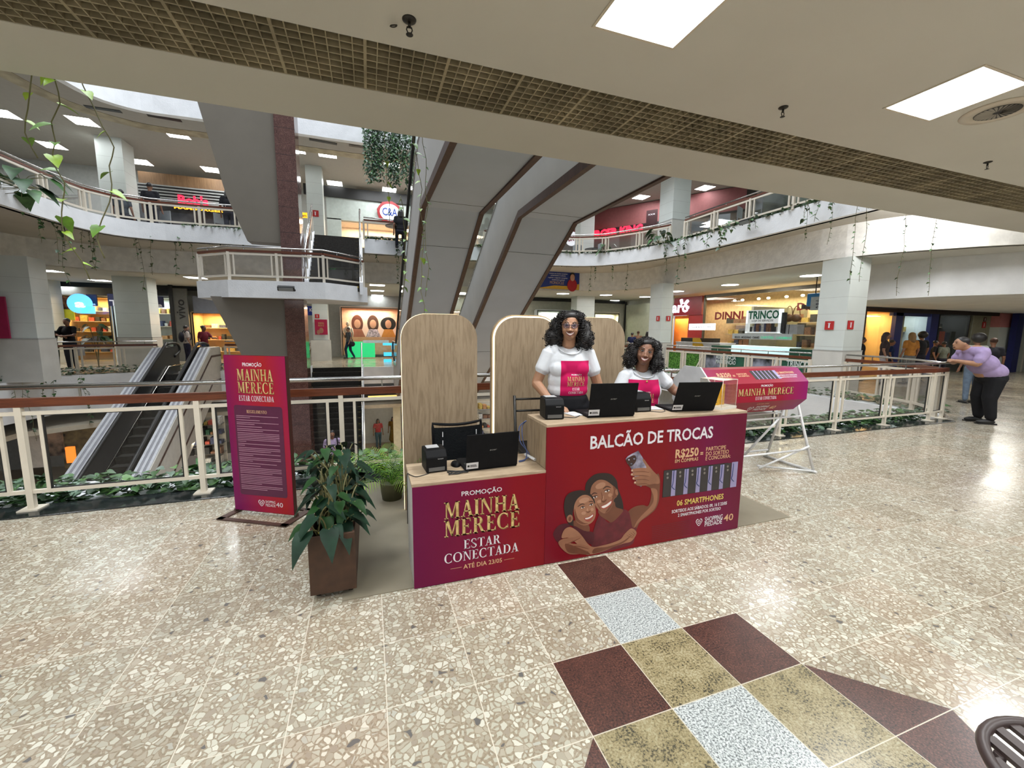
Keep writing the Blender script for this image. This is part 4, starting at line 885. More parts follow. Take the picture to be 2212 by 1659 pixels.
# ---------------------------------------------------------------- arched oak panels with lit edges
def arch(x0, x1, label, bright):
    r = root('backdrop_panel', label, 'panel', (0, 0, 0))
    H, R_ = 1.735, .215
    def outline(g, y):
        pts = [(x0 + g, y, .007), (x0 + g, y, H - R_)]
        for i in range(1, 12): a = PI - i * PI / 24; pts.append((x0 + R_ + (R_ - g) * math.cos(a), y, H - R_ + (R_ - g) * math.sin(a)))
        pts += [(x0 + R_, y, H - g), (x1 - R_, y, H - g)]
        for i in range(1, 12): a = PI / 2 - i * PI / 24; pts.append((x1 - R_ + (R_ - g) * math.cos(a), y, H - R_ + (R_ - g) * math.sin(a)))
        pts += [(x1 - g, y, H - R_), (x1 - g, y, .007)]
        return pts
    d = MB(); d.prism(outline(.004 + .014 * bright, 3.60), (0, .018, 0)); mk('oak_board', d, M_OAK, r)
    if bright is not None:
        d = MB(); d.prism(outline(.006 if bright else .0025, 3.618), (0, .012, 0)); mk('led_strip', d, M_LEDW, r)
    d = MB(); d.prism(outline(-.006 * bright, 3.63), (0, .03 + .02 * bright, 0)); mk('oak_board', d, M_OAK, r)
arch(.25, .915, 'left arched oak panel behind the low counter', 0)
arch(1.06, 1.72, 'middle arched oak panel with glowing edge, behind the standing woman', 1)
arch(1.79, 2.45, 'right arched oak panel between the two women', 0)

# ---------------------------------------------------------------- banner totem
bn = root('floor_banner', 'free-standing magenta totem sign with the REGULAMENTO text block', 'sign', (-.885, 3.885, 0), math.radians(-29.6))
d = MB(); d.box(-.29, .29, -.018, .018, .03, 1.375); mk('banner_board', d, [m_print('print_banner_edge', [(0, (.06, .025, .015)), (1, (.07, .03, .018))])], bn)
d = MB(); d.box(-.287, .287, -.0205, -.0185, .034, 1.372)
mk('printed_face', d, m_print('print_totem', [(0.0, (.24, .008, .12)), (.25, (.21, .008, .10)), (.55, (.42, .02, .05)), (.75, (.44, .022, .022)), (1.05, (.36, .012, .09)), (1.35, (.24, .008, .15))], 'X', -.45, .45, .12), bn)
d = MB(); d.box(-.33, -.27, -.17, .17, 0, .012); d.box(.27, .33, -.17, .17, 0, .012); d.box(-.33, .33, -.17, -.13, 0, .012); d.box(-.33, .33, .13, .17, 0, .012); d.box(-.30, -.285, -.02, .02, 0, .04); d.box(.285, .30, -.02, .02, 0, .04)
mk('base_frame', d, mat('rusty_steel', (.075, .04, .03), .6, var=.2), bn)
t = MB(); fy = -.0215
def bt(s, cx, z, w_, h_, mi, serif=False, bold=.015, y=fy): put_text(t, s, (cx, y, z), (1, 0, 0), (0, 0, 1), w_, h_, mi, serif, bold, 'C')
bt('PROMOÇÃO', -.02, 1.285, .18, .028, 0)
for y_, mi, o_ in ((fy, 2, .004), (fy - .0005, 1, 0)):
    bt('MAINHA', 0 + o_, 1.165 - o_, .34, .096, mi, True, y=y_); bt('MERECE', 0 + o_, 1.062 - o_, .34, .092, mi, True, y=y_)
bt('ESTAR CONECTADA', 0, .995, .33, .045, 0, True)
n = 8; rp = []
for cx, cz, a0 in ((-.2, .20, 180), (.215, .20, 270), (.215, .935, 0), (-.2, .935, 90)):
    for i in range(5): a = math.radians(a0 + i * 22.5); rp.append((cx + .022 * math.cos(a), fy, cz + .022 * math.sin(a)))
t.poly(rp, 3)
bt('REGULAMENTO', -.005, .893, .19, .026, 4, True, y=fy - .0006)
rnd = random.Random(3); z = .865
for blk in (2, 1, 2, 1, 2, 6, 2, 3, 2, 3, 1, 1, 4, 6, 3):
    for i in range(blk):
        if z < .20: break
        ln = .40 if i < blk - 1 else rnd.uniform(.06, .36); t.box(-.205, -.205 + ln, fy - .001, fy - .0006, z, z + .0045, 5); z -= .0145
    z -= .006
logo(t, lambda u, v: (u, fy, v), (-.02, .115), .030, 0, 0)
put_text(t, 'SHOPPING', (.02, fy, .118), (1, 0, 0), (0, 0, 1), .095, .024, 0, False, .0); put_text(t, 'PIEDADE', (.02, fy, .088), (1, 0, 0), (0, 0, 1), .095, .024, 0, False, .0); put_text(t, '40', (.122, fy, .092), (1, 0, 0), (0, 0, 1), .065, .04, 0, False, .0)
mk('printed_lettering', t, [W_INK, GOLD, GOLDD, WINE, PEACH, PINKL], bn)

# ---------------------------------------------------------------- laptops, printers, small things
M_LAP = mat('laptop_black', (.008, .008, .009), .6, var=.1, scale=40, spec=.1); M_PRN = mat('printer_black', (.006, .006, .007), .5, spec=.15); M_SCR = mat('laptop_screen', (.02, .02, .025), .1); M_STK = mat('white_sticker', (.62, .62, .64), .6)
def laptop(x, y, z, rz, open_, label):
    r = root('laptop', label, 'laptop', (x, y, z), rz)
    d = MB(); d.box(-.182, .182, .0, .25, .0, .016); mk('laptop_base', d, M_LAP, r, bevel=.004)
    d = MB(); d.box(-.16, .16, .03, .13, .0162, .0175); mk('keyboard', d, mat('keyboard', (.02, .02, .02), .6), r)
    A = Matrix.Translation((0, 0, .012)) @ Matrix.Rotation(open_, 4, 'X')
    d = MB(); d.box(-.182, .182, -.008, 0, 0, .245, 0, A); lid = mk('laptop_lid', d, M_LAP, r, bevel=.003)
    d = MB(); d.box(-.172, .172, 0.0002, .001, .02, .235, 0, A); mk('screen', d, M_SCR, lid)
    d = MB(); put_text(d, 'acer', A @ Vector((0, -.0085, .125)), A.to_3x3() @ Vector((1, 0, 0)), A.to_3x3() @ Vector((0, 0, 1)), .048, .011, 0, False, .01, 'C', .35); mk('maker_mark', d, mat('silver_mark', (.35, .35, .34), .3, .6), lid)
    d = MB(); d.box(-.180, -.098, -.009, -.0084, .008, .052, 0, A); st = mk('label_sticker', d, M_STK, lid)
    d = MB(); d.box(-.172, -.158, -.0096, -.009, .022, .036, 0, A); d.box(-.154, -.112, -.0096, -.009, .031, .036, 0, A); d.box(-.154, -.108, -.0096, -.009, .022, .027, 0, A); mk('printed_text', d, M_BLACK, lid)
    return r
laptop(.752, 2.575, .676, math.radians(3), math.radians(8), 'black laptop on the low counter')
laptop(1.635, 2.535, .985, math.radians(-6), math.radians(10), 'black laptop in front of the standing woman')
laptop(2.375, 2.545, .985, math.radians(-9), math.radians(20), 'black laptop at the seated woman, nearest the acrylic box')
def printer(x, y, z, rz, label):
    r = root('receipt_printer', label, 'printer', (x, y, z), rz)
    pr = [(-.075, .0), (-.075, .10), (-.045, .140), (.075, .145), (.085, .12), (.085, 0)]
    d = MB(); d.prism([(-.068, a, b + .003) for a, b in pr], (.136, 0, 0)); mk('printer_body', d, M_PRN, r, bevel=.006)
    d = MB(); d.box(-.05, .03, -.01, .06, .1485, .152); mk('paper_strip', d, mat('receipt_paper', (.42, .42, .43), .5), r)
    d = MB(); d.box(-.052, .052, -.0775, -.0752, .012, .036); mk('output_slot', d, mat('slot_grey', (.10, .10, .10), .3), r)
    d = MB(); put_text(d, 'bematech', (.008, -.0765, .088), (1, 0, 0), (0, 0, 1), .035, .007, 0, False, .0); mk('maker_mark', d, M_STK, r)
printer(.385, 2.68, .676, math.radians(4), 'black receipt printer on the low counter')
printer(1.215, 2.64, .985, math.radians(-8), 'black receipt printer by the standing woman\'s hand')
printer(1.985, 2.70, .985, math.radians(-4), 'black receipt printer between the two tall-counter laptops')
def cable(name, pts, label, r_=.0028, m=None): mk(name, MB().tube(smooth_path(pts, 6), r_, 6), m or M_BLACK, None, label, 'cable')
Z0 = .679; rnd = random.Random(5)
pts = [(.45, 2.62, Z0)]
for i in range(12): pts.append((.52 + .07 * math.cos(i * 1.7), 2.56 + .035 * math.sin(i * 2.3), Z0 + .002 * (i % 3)))
cable('cable', pts + [(.60, 2.60, Z0)], 'tangled black cables beside the receipt printer on the low counter')
cable('cable', [(.34, 2.60, Z0), (.26, 2.56, Z0), (.222, 2.60, Z0), (.205, 2.66, .66), (.207, 2.70, .50), (.206, 2.72, .3)], 'black cable running over the left edge of the low counter')
cable('cable', [(1.30, 2.62, .988), (1.36, 2.58, .988), (1.40, 2.60, .99), (1.44, 2.64, .988)], 'black cable between printer and laptop on the tall counter')
cable('cable', [(2.04, 2.64, .988), (2.10, 2.58, .988), (2.16, 2.60, .988), (2.20, 2.66, .988)], 'thin cable curling beside the printer of the seated woman')
M_BLUE = mat('blue_cable_sheath', (.06, .09, .22), .5)
for i, (dx, lb) in enumerate(((0, 'left blue-grey cable hanging down the side of the tall counter'), (.022, 'right blue-grey cable hanging down the side of the tall counter'))):
    cable('blue_cable', [(1.095, 2.83, .93), (1.065 - dx, 2.84, .88), (1.06 - dx, 2.80, .78), (1.07, 2.76, .73), (1.05 + dx, 2.70, .70), (1.02, 2.66, .682 + .006 * i), (.97, 2.64, .682 + .006 * i)], lb, .004, M_BLUE)
d = MB(); d.tube([(1.055, 2.74, .700), (1.085, 2.62, .693)], .011, 10, 0); mk('cable_adapter', d, mat('white_plastic', (.68, .68, .68), .35), None, 'white plastic adapter beside the side of the tall counter', 'adapter')
r = root('computer_mouse', 'black mouse beside the low counter laptop', 'mouse', (.535, 2.72, .676))
mk('mouse_body', MB().ell((0, 0, .0), (.032, .055, .032), 14, 8), M_PRN, r); 
r = root('notepad', 'pale papers lying behind the laptop of the standing woman', 'papers', (1.42, 2.70, .986), .2); d = MB(); d.box(-.05, .05, -.07, .07, 0, .004); mk('paper_sheets', d, M_STK, r)
r = root('notepad', 'pale papers lying left of the laptop of the seated woman', 'papers', (2.16, 2.74, .986), -.2); d = MB(); d.box(-.05, .05, -.07, .07, 0, .004); mk('paper_sheets', d, M_STK, r)
# acrylic box with the yellow pack
bx = root('acrylic_box', 'clear acrylic display case on a white base at the end of the tall counter', 'display box', (2.715, 2.64, .985), math.radians(12))
d = MB(); d.box(-.105, .105, -.105, .105, 0, .02); mk('box_base', d, mat('white_base', (.70, .68, .62), .4), bx)
M_ACR = glass_mat('acrylic', (1, .99, .97), .05, .02)
for nm_, b_ in (('front', (-.1, .1, -.1, -.097, .02, .235)), ('back', (-.1, .1, .097, .1, .02, .235)), ('left', (-.1, -.097, -.097, .097, .02, .235)), ('right', (.097, .1, -.097, .097, .02, .235)), ('top', (-.1, .1, -.1, .1, .235, .238))):
    d = MB(); d.box(*b_); mk('acrylic_side', d, M_ACR, bx)
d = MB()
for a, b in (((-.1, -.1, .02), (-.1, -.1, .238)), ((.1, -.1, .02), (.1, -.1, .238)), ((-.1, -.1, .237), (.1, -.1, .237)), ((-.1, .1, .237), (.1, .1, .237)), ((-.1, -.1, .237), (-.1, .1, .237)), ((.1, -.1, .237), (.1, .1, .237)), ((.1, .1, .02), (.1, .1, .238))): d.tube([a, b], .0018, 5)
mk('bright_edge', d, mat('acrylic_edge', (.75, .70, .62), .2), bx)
M_YBOX = mat('yellow_card', (.78, .44, .015), .45, var=.05)
y1 = root('phone_box', 'yellow phone pack marked 60x inside the acrylic case', 'box', (2.675, 2.63, 1.005), math.radians(2))
d = MB(); d.box(-.045, .045, -.012, .012, 0, .165); mk('card_box', d, M_YBOX, y1, bevel=.002)
d = MB(); put_text(d, '60x', (-.022, -.0125, .085), (1, 0, 0), (0, 0, 1), .05, .022, 0, False, .0); d.box(-.012, .018, -.0128, -.0124, .022, .026); d.box(-.008, .012, -.0128, -.0124, .115, .118); mk('printed_text', d, M_BLACK, y1)
y2 = root('phone_box', 'narrow yellow pack standing right of the 60x pack', 'box', (2.755, 2.645, 1.005), math.radians(-15))
d = MB(); d.box(-.026, .026, -.012, .012, 0, .172); mk('card_box', d, mat('orange_yellow_card', (.70, .36, .012), .45, var=.12, scale=40), y2, bevel=.002)

# ---------------------------------------------------------------- raffle drum
dr = root('raffle_drum', 'octagonal red and pink raffle drum on a white tube stand', 'raffle drum', (0, 0, 0))
DX0, DX1, DY, DZ, DR = 3.26, 4.66, 3.52, .965, .265
oct_ = [(DY - DR * math.cos(PI / 8 + i * PI / 4 - PI / 4 * 0), DZ + DR * math.sin(PI / 8 + i * PI / 4)) for i in range(8)]
P_DR = m_print('print_drum', [(0, (.33, .008, .085)), (.3, (.36, .01, .03)), (.7, (.34, .012, .03)), (.88, (.33, .01, .10)), (1, (.30, .008, .14))], 'X', DX0, DX1)
d = MB(); d.prism([(DX0, a, b) for a, b in oct_], (DX1 - DX0, 0, 0), 1, 0); mk('drum_body', d, [P_DR, mat('white_board', (.62, .62, .64), .6)], dr)
d = MB(); d.prism([(DX0 - .02, DY + (a - DY) * 1.12, DZ + (b - DZ) * 1.12) for a, b in oct_], (.018, 0, 0)); mk('end_disc', d, mat('white_board2', (.55, .55, .57), .6), dr)
d = MB(); d.tube([(DX0 - .12, DY, DZ), (DX1 + .12, DY, DZ)], .012, 8); mk('axle', d, M_STEEL, dr)
# facets: front is between points 7 and 0, the tilted one above between 0 and 1, below 6-7
t = MB()
def facet(i, j):
    a = Vector((0, *oct_[i])); b = Vector((0, *oct_[j])); uz = (b - a).normalized(); nrm = Vector((0, a.y + b.y - 2 * DY, a.z + b.z - 2 * DZ)).normalized()
    return a + nrm * .0012, uz, (b - a).length, nrm
def dt(f, s, x, v, w_, h_, mi, serif=False, bold=.015, k=0):
    a, uz, L_, nrm = f; put_text(t, s, a + uz * v + nrm * (.0005 * k) + Vector((x, 0, 0)), (1, 0, 0), uz, w_, h_, mi, serif, bold, 'C')
fm = facet(7, 0); fu = facet(0, 1); fd = facet(6, 7)
cx = (DX0 + DX1) / 2 + .08
dt(fm, 'PROMOÇÃO', cx, .163, .17, .022, 0)
for k, mi, o_ in ((0, 2, .004), (1, 1, 0)): dt(fm, 'MAINHA MERECE', cx + o_, .072 - o_, .80, .075, mi, True, k=k)
dt(fm, 'ESTAR CONECTADA', cx, .022, .30, .035, 0, True)
dt(fd, 'ATÉ DIA 23/05', cx, .15, .18, .018, 3); dt(fd, 'SHOPPING', cx + .05, .085, .19, .035, 0); dt(fd, 'PIEDADE', cx + .05, .035, .19, .035, 0); dt(fd, '40', cx + .22, .045, .09, .06, 3)
a, uz, L_, nrm = fd; logo(t, lambda u, v: tuple(a + uz * v + Vector((u, 0, 0))), (cx - .11, .075), .04, 0, 0)
dt(fu, 'R$250', DX0 + .26, .10, .18, .05, 3, bold=.02); dt(fu, '=', DX0 + .39, .09, .03, .04, 3); dt(fu, 'PARTICIPE', DX0 + .51, .12, .14, .02, 3); dt(fu, 'DO SORTEIO', DX0 + .52, .092, .15, .02, 3); dt(fu, 'EM COMPRAS', DX0 + .26, .07, .16, .02, 3)
dt(fu, '06 SMARTPHONES', DX1 - .25, .12, .26, .028, 3); dt(fu, 'SORTEIOS AOS SÁBADOS', DX1 - .25, .088, .30, .016, 0); dt(fu, '2 SMARTPHONES POR SORTEIO', DX1 - .25, .062, .26, .014, 0)
a, uz, L_, nrm = fu
for i in range(6):
    xa = DX0 + .66 + i * .058
    for (x0_, x1_, mi) in ((0, .04, 4), (.042, .056 if i < 5 else .085, 5)): t.add([a + uz * .05 + Vector((xa + x0_, 0, 0)), a + uz * .05 + Vector((xa + x1_, 0, 0)), a + uz * .17 + Vector((xa + x1_ - .02, 0, 0)), a + uz * .17 + Vector((xa + x0_ - .02, 0, 0))], [(0, 1, 2, 3)], mi)
mk('printed_lettering', t, [W_INK, GOLD, GOLDD, PEACH, M_BLACK, mat('phone_lilac', (.30, .27, .46), .4)], dr)
M_WTUBE = mat('white_tube', (.68, .68, .68), .35)
for X_ in (DX0 - .06, DX1 + .09):
    for sy in (-1, 1): mk('leg', MB().tube([(X_, DY + sy * .02, DZ), (X_ + (.06 if X_ > 4 else -.06), DY + sy * .30, .03)], .015, 8), M_WTUBE, dr)
    xx = X_ + (.06 if X_ > 4 else -.06)
    mk('foot_bar', MB().tube([(xx, DY - .34, .018), (xx, DY + .34, .018)], .015, 8), M_WTUBE, dr)
for y_, z_ in ((DY - .12, DZ - .33), (DY + .12, DZ - .33), (DY - .22, .26), (DY + .26, .12)): mk('cross_bar', MB().tube([(DX0 - .08, y_, z_), (DX1 + .11, y_, z_)], .012, 8), M_WTUBE, dr)
for a, b in (((DX1 + .13, DY - .24, .30), (DX1 - .45, DY - .1, .05)), ((DX1 + .1, DY + .14, .55), (DX1 - .35, DY + .2, .10)), ((DX1 - .42, DY - .05, .06), (DX1 + .14, DY - .3, .02))): mk('diagonal_brace', MB().tube([a, b], .013, 8), M_WTUBE, dr)

# ---------------------------------------------------------------- chairs
ch = root('office_chair', 'black mesh-back office chair behind the low counter', 'chair', (.68, 3.12, .006), .05)
d = MB(); n = 10
for i in range(n):
    u0, u1 = -.195 + .39 * i / n, -.195 + .39 * (i + 1) / n; f = lambda u: .16 - .9 * (.195 ** 2 - u * u)
    d.add([(u0, f(u0), .50), (u1, f(u1), .50), (u1 * 1.02, f(u1) + .03, .80), (u0 * 1.02, f(u0) + .03, .80), (u0 * .96, f(u0) + .012, .86 - .4 * (.03 - u0 * u0 * .6)), ], [(0, 1, 2, 3)])
    d.add([(u0, f(u0) + .012, .50), (u1, f(u1) + .012, .50), (u1 * 1.02, f(u1) + .042, .80), (u0 * 1.02, f(u0) + .042, .80)], [(3, 2, 1, 0)])
mk('mesh_backrest', d, mat('black_mesh', (.006, .007, .008), .6, spec=.1, bump=.5, bscale=80), ch)
d = MB(); f = lambda u: .16 - .9 * (.195 ** 2 - u * u); 
d.tube([(-.2, f(.2) + .005, .50), (-.204, f(.2) + .035, .80)] + [(.204 * (i - 4) / 4, f(.204 * (i - 4) / 4) + .04, .835 - .012 * (1 - ((i - 4) / 4) ** 2)) for i in range(9)] + [(.204, f(.2) + .035, .80), (.2, f(.2) + .005, .50), (0, f(0) + .005, .48), (-.2, f(.2) + .005, .50)], .012, 8); mk('back_frame', d, M_PRN, ch)
d = MB()
for sx in (-.14, .14):
    for k in range(3): d.box(sx - .003, sx + .003, .118, .122, .60 + k * .07, .64 + k * .07)
mk('lumbar_slot', d, M_STK, ch)
d = MB(); d.box(-.23, .23, -.28, .14, .42, .48); mk('seat', d, M_PRN, ch, bevel=.02)
mk('back_bracket', MB().tube([(0, .08, .43), (0, .17, .44), (0, .14, .55)], .02, 8), M_PRN, ch)
mk('gas_column', MB().tube([(0, -.05, .08), (0, -.05, .42)], .025, 10), M_STEEL, ch)
for k in range(5):
    a = k * 2 * PI / 5 + .3; mk('base_arm', MB().tube([(0, -.05, .09), (.27 * math.cos(a), -.05 + .27 * math.sin(a), .065)], .018, 8), M_PRN, ch)
    mk('caster', MB().tube([(.28 * math.cos(a) - .015, -.05 + .28 * math.sin(a), .026), (.28 * math.cos(a) + .015, -.05 + .28 * math.sin(a), .026)], .026, 12), M_PRN, ch)
st = root('metal_stool', 'tall black metal chair frame left of the standing woman', 'chair', (1.30, 3.12, .006), -.1)
for sx in (-.17, .17):
    mk('back_post', MB().tube([(sx, .10, 0.0), (sx * .95, .06, .62), (sx, .10, 1.05)], .013, 8), M_DARKM, st)
    mk('front_leg', MB().tube([(sx, -.26, 0.0), (sx * .95, -.22, .62)], .013, 8), M_DARKM, st)
for z_ in (.92, 1.02): mk('back_rail', MB().tube([(-.165, .09, z_), (.165, .09, z_)], .009, 8), M_DARKM, st)
d = MB(); d.box(-.19, .19, -.25, .10, .62, .66); mk('seat', d, M_PRN, st, bevel=.015)
for y_, z_ in ((.08, .22), (-.245, .22)): mk('foot_rail', MB().tube([(-.165, y_, z_), (.165, y_, z_)], .009, 8), M_DARKM, st)
# the slatted dark chair back peeking in at the bottom right corner
q = onZ(2165, 1640, .55)
sl = root('slatted_bench', 'dark brown slatted rounded seat cut by the bottom right corner of the photo', 'bench', (q.x + .10, q.y - .14, 0), math.radians(-18))
d = MB(); ring = [(.20 * math.cos(a), .20 * math.sin(a), .55) for a in [i * 2 * PI / 40 for i in range(40)]]; d.tube(ring, .014, 8, close=True); mk('seat_rim', d, mat('bench_brown', (.045, .03, .028), .4), sl)
for k in range(7):
    x_ = -.16 + k * .053; l_ = math.sqrt(max(.001, .19 ** 2 - x_ * x_)); d = MB(); d.box(x_ - .014, x_ + .014, -l_, l_, .543, .555); mk('slat', d, mat('bench_brown', (.045, .03, .028), .4), sl)
for k in range(4): a = PI / 4 + k * PI / 2; mk('leg', MB().tube([(.17 * math.cos(a), .17 * math.sin(a), .545), (.19 * math.cos(a), .19 * math.sin(a), 0)], .012, 8), mat('bench_brown', (.045, .03, .028), .4), sl)
# ---------------------------------------------------------------- surrounding walls
wb = MB()
wb.box(-26, 12.5, 25.6, 25.8, 0, 3.5); wb.box(-26, 30, 22.6, 22.8, 4.5, Z2C); wb.box(-26.2, -26, -8, 27, 0, 8.1); wb.box(30, 30.2, -8, 27, 0, 8.1)
wb.box(-26, 30, -8.2, -8, 0, 3.6); wb.box(-26, 30, 24, 24.2, -4.8, -1.75)
struct('wall_back_shops', wb, mat('gallery_wall', (.42, .43, .41), .7, var=.05))
def board(name, px0, py0, px1, py1, y, m, label, cat='sign', th=.05, parent=None, extra=None, kind=None):
    a = rect(px0, py0, px1, py1, y); d = MB(); d.box(a[0], a[1], y, y + th, a[2], a[3])
    return mk(name, d, m, parent, label, cat, kind=kind), a
def ytext(s, px0, pyb, px1, pyt, y, mb, mi=0, serif=False, bold=.015):
    a = onY(px0, pyb, y); b = onY(px1, pyb, y); c = onY(px0, pyt, y)
    put_text(mb, s, (a.x, y, a.z), (1, 0, 0), (0, 0, 1), b.x - a.x, c.z - a.z, mi, serif, bold)
def emat(name, col, e, rough=.5): return mat(name, col, rough, emit=e, var=.02)
M_SHWARM = mat('warm_shop_wall', (.72, .50, .24), .7, var=.1, scale=2); M_SHCOOL = mat('cool_shop_wall', (.62, .66, .66), .7, var=.1, scale=2)
GOODS = [mat('goods_%d' % i, c, .6, var=.3, scale=20) for i, c in enumerate([(.45, .08, .05), (.05, .06, .12), (.55, .40, .10), (.50, .50, .48), (.08, .22, .12), (.20, .10, .06), (.03, .03, .03), (.55, .28, .12)])]
def shop(name, a, y, depth, label, wall, watts, col, shelves=4, seed=1, frame=M_DARKM, rz=False, goods=True):
    """a lit shop interior behind glass: back wall, side walls, shelves of goods. a = x0,x1,z0,z1"""
    x0, x1, z0, z1 = a; r = root(name, label, 'shop')
    d = MB(); d.box(x0, x1, y + depth, y + depth + .05, z0, z1); d.box(x0 - .05, x0, y, y + depth, z0, z1); d.box(x1, x1 + .05, y, y + depth, z0, z1); d.box(x0, x1, y, y + depth, z1, z1 + .05)
    mk('interior_wall', d, wall, r)
    rn = random.Random(seed)
    if goods:
        for s in range(shelves):
            z = z0 + .35 + s * (z1 - z0 - .5) / shelves
            d = MB(); d.box(x0 + .1, x1 - .1, y + depth - .45, y + depth, z, z + .03); sh = mk('shelf', d, mat('shelf_board', (.55, .45, .32), .5), r)
            x = x0 + .15
            g = MB()
            while x < x1 - .25:
                w_ = rn.uniform(.08, .28); h = rn.uniform(.1, .28); g.box(x, x + w_, y + depth - .42, y + depth - .1, z + .03, z + .03 + h, rn.randrange(8)); x += w_ + rn.uniform(.02, .1)
            mk('shelf_goods', g, GOODS, r, kind='stuff')
    d = MB(); d.box(x0, x1, y + .0, y + .012, z0, z1); mk('shop_window', d, M_SGLASS, r)
    d = MB(); t_ = .04
    for q in (x0, x1 - t_): d.box(q, q + t_, y - .02, y + .03, z0, z1)
    d.box(x0, x1, y - .02, y + .03, z1 - t_, z1)
    mk('window_frame', d, frame, r)
    area('shop_glow', (x0 + x1) / 2, y + depth * .5, z1 - .08, (x1 - x0) * .7, depth * .5, watts, col)
    return r
# -------- this level, far left
def R_(px0, py0, px1, py1, y, floor=True, z0=0.0):
    a = list(rect(px0, py0, px1, py1, y))
    if floor: a[2] = z0
    return a
shop('shop', R_(117, 640, 240, 735, 23.9), 23.9, 1.5, 'warm orange shop with full shelves behind the three people at the left rail', M_SHWARM, 90, (1, .72, .38), 5, 1)
shop('shop', R_(245, 640, 372, 735, 23.8), 23.8, 1.4, 'cool white shop with navy name boards behind the wide stone pillar', M_SHCOOL, 60, (.9, .97, 1), 4, 2)
shop('shop', R_(417, 676, 520, 740, 23.8), 23.8, 1.4, 'yellow glowing shop behind the lower tapered bracket', M_SHWARM, 110, (1, .68, .32), 3, 3)
board('awning_panel', 417, 641, 520, 677, 23.6, mat('grey_blue_panel', (.13, .14, .17), .6), 'grey-blue panel above the yellow glowing shop', 'panel')
def multi_sign(name, label, cat, px0, py0, px1, py1, y, mboard, texts, inks, th=.06):
    r = root(name, label, cat); a = rect(px0, py0, px1, py1, y)
    d = MB(); d.box(a[0], a[1], y, y + th, a[2], a[3]); mk('sign_board', d, mboard, r)
    t = MB()
    for tx in texts:
        s, q0, qb, q1, qt, mi = tx[:6]; ytext(s, q0, qb, q1, qt, y - .004, t, mi, *(tx[6:]))
    if t.v: mk('lettering', t, inks, r)
    return r
NAVY = mat('navy_board', (.010, .012, .06), .4)
multi_sign('name_board', 'navy name board with pale letters left of the wide pillar', 'sign', 187, 636, 209, 661, 23.5, NAVY, [('ra', 196, 659, 207, 654, 0, False, .02)], [W_INK])
multi_sign('name_board', 'navy name board with a pale T beside the wide pillar', 'sign', 233, 636, 330, 662, 23.5, NAVY, [('T e r', 237, 660, 300, 648, 0, False, .03)], [W_INK])
multi_sign('name_board', 'navy name board with the letters r a right of the wide pillar', 'sign', 326, 640, 353, 664, 23.45, NAVY, [('r a', 328, 662, 351, 655, 0, False, .03)], [W_INK])
r = root('round_sign', 'glowing blue rounded sign left of the navy name boards', 'sign'); c_ = onY(174, 656, 23.2)
d = MB(); d.lathe([(.42, 0), (.42, .08)], 24, M=Matrix.Translation((c_.x, 23.2, c_.z)) @ Matrix.Rotation(PI / 2, 4, 'X')); d.box(c_.x + .05, c_.x + .48, 23.12, 23.2, c_.z - .42, c_.z - .1); mk('sign_disc', d, emat('blue_glow', (.10, .42, .80), 1.6), r)
d = MB(); put_text(d, 'a', (c_.x - .15, 23.1, c_.z - .15), (1, 0, 0), (0, 0, 1), .35, .3, 0, False, .03); mk('lettering', d, emat('white_glow', (.9, .95, 1), 2), r)
multi_sign('window_poster', 'yellow poster in the window of the warm orange shop', 'poster', 119, 668, 160, 691, 23.8, mat('yellow_poster', (.70, .62, .03), .6), [('OFERTAS', 124, 679, 152, 672, 0), ('DA SEMANA', 124, 688, 155, 682, 0)][:0], [M_BLACK])
board('window_poster', 119, 641, 160, 668, 23.82, mat('red_brown_poster', (.28, .05, .02), .6, var=.8, scale=3, c2=(.55, .22, .08)), 'red and brown poster above the yellow one', 'poster')
board('wall_banner', -40, 640, 15, 731, 15.4, mat('crimson_banner', (.30, .01, .06), .5), 'crimson banner on the near stone pillar at the far left edge', 'banner')
multi_sign('shop_logo', 'white board with a round black monogram behind the near left pillar', 'sign', 46, 636, 64, 676, 23.9, mat('white_board3', (.62, .64, .64), .5), [('B', 50, 666, 61, 648, 0)], [M_BLACK])
r = root('tall_sign', 'tall dark grey sign with the word vivo written upwards', 'sign'); a = rect(377, 623, 407, 735, 23.4)
d = MB(); d.box(a[0], a[1], 23.4, 23.5, 0, a[3]); mk('sign_board', d, mat('charcoal_board', (.11, .11, .10), .5), r)
q0 = onY(401, 690, 23.39); q1 = onY(401, 647, 23.39); d = MB(); put_text(d, 'vivo', (q0.x, 23.39, q0.z), (0, 0, 1), (-1, 0, 0), q1.z - q0.z, .34, 0, False, .02); mk('lettering', d, M_BLACK, r)
d = MB(); d.box(a[0] - .14, a[0], 23.35, 23.5, 0, 3.5); struct('trim_6', d, M_BLACK)
d = MB(); b = rect(190, 612, 410, 623, 23.9); d.box(-26, b[1] + 3, 23.85, 23.95, 3.3, 3.5); struct('trim_7', d, M_BLACK)
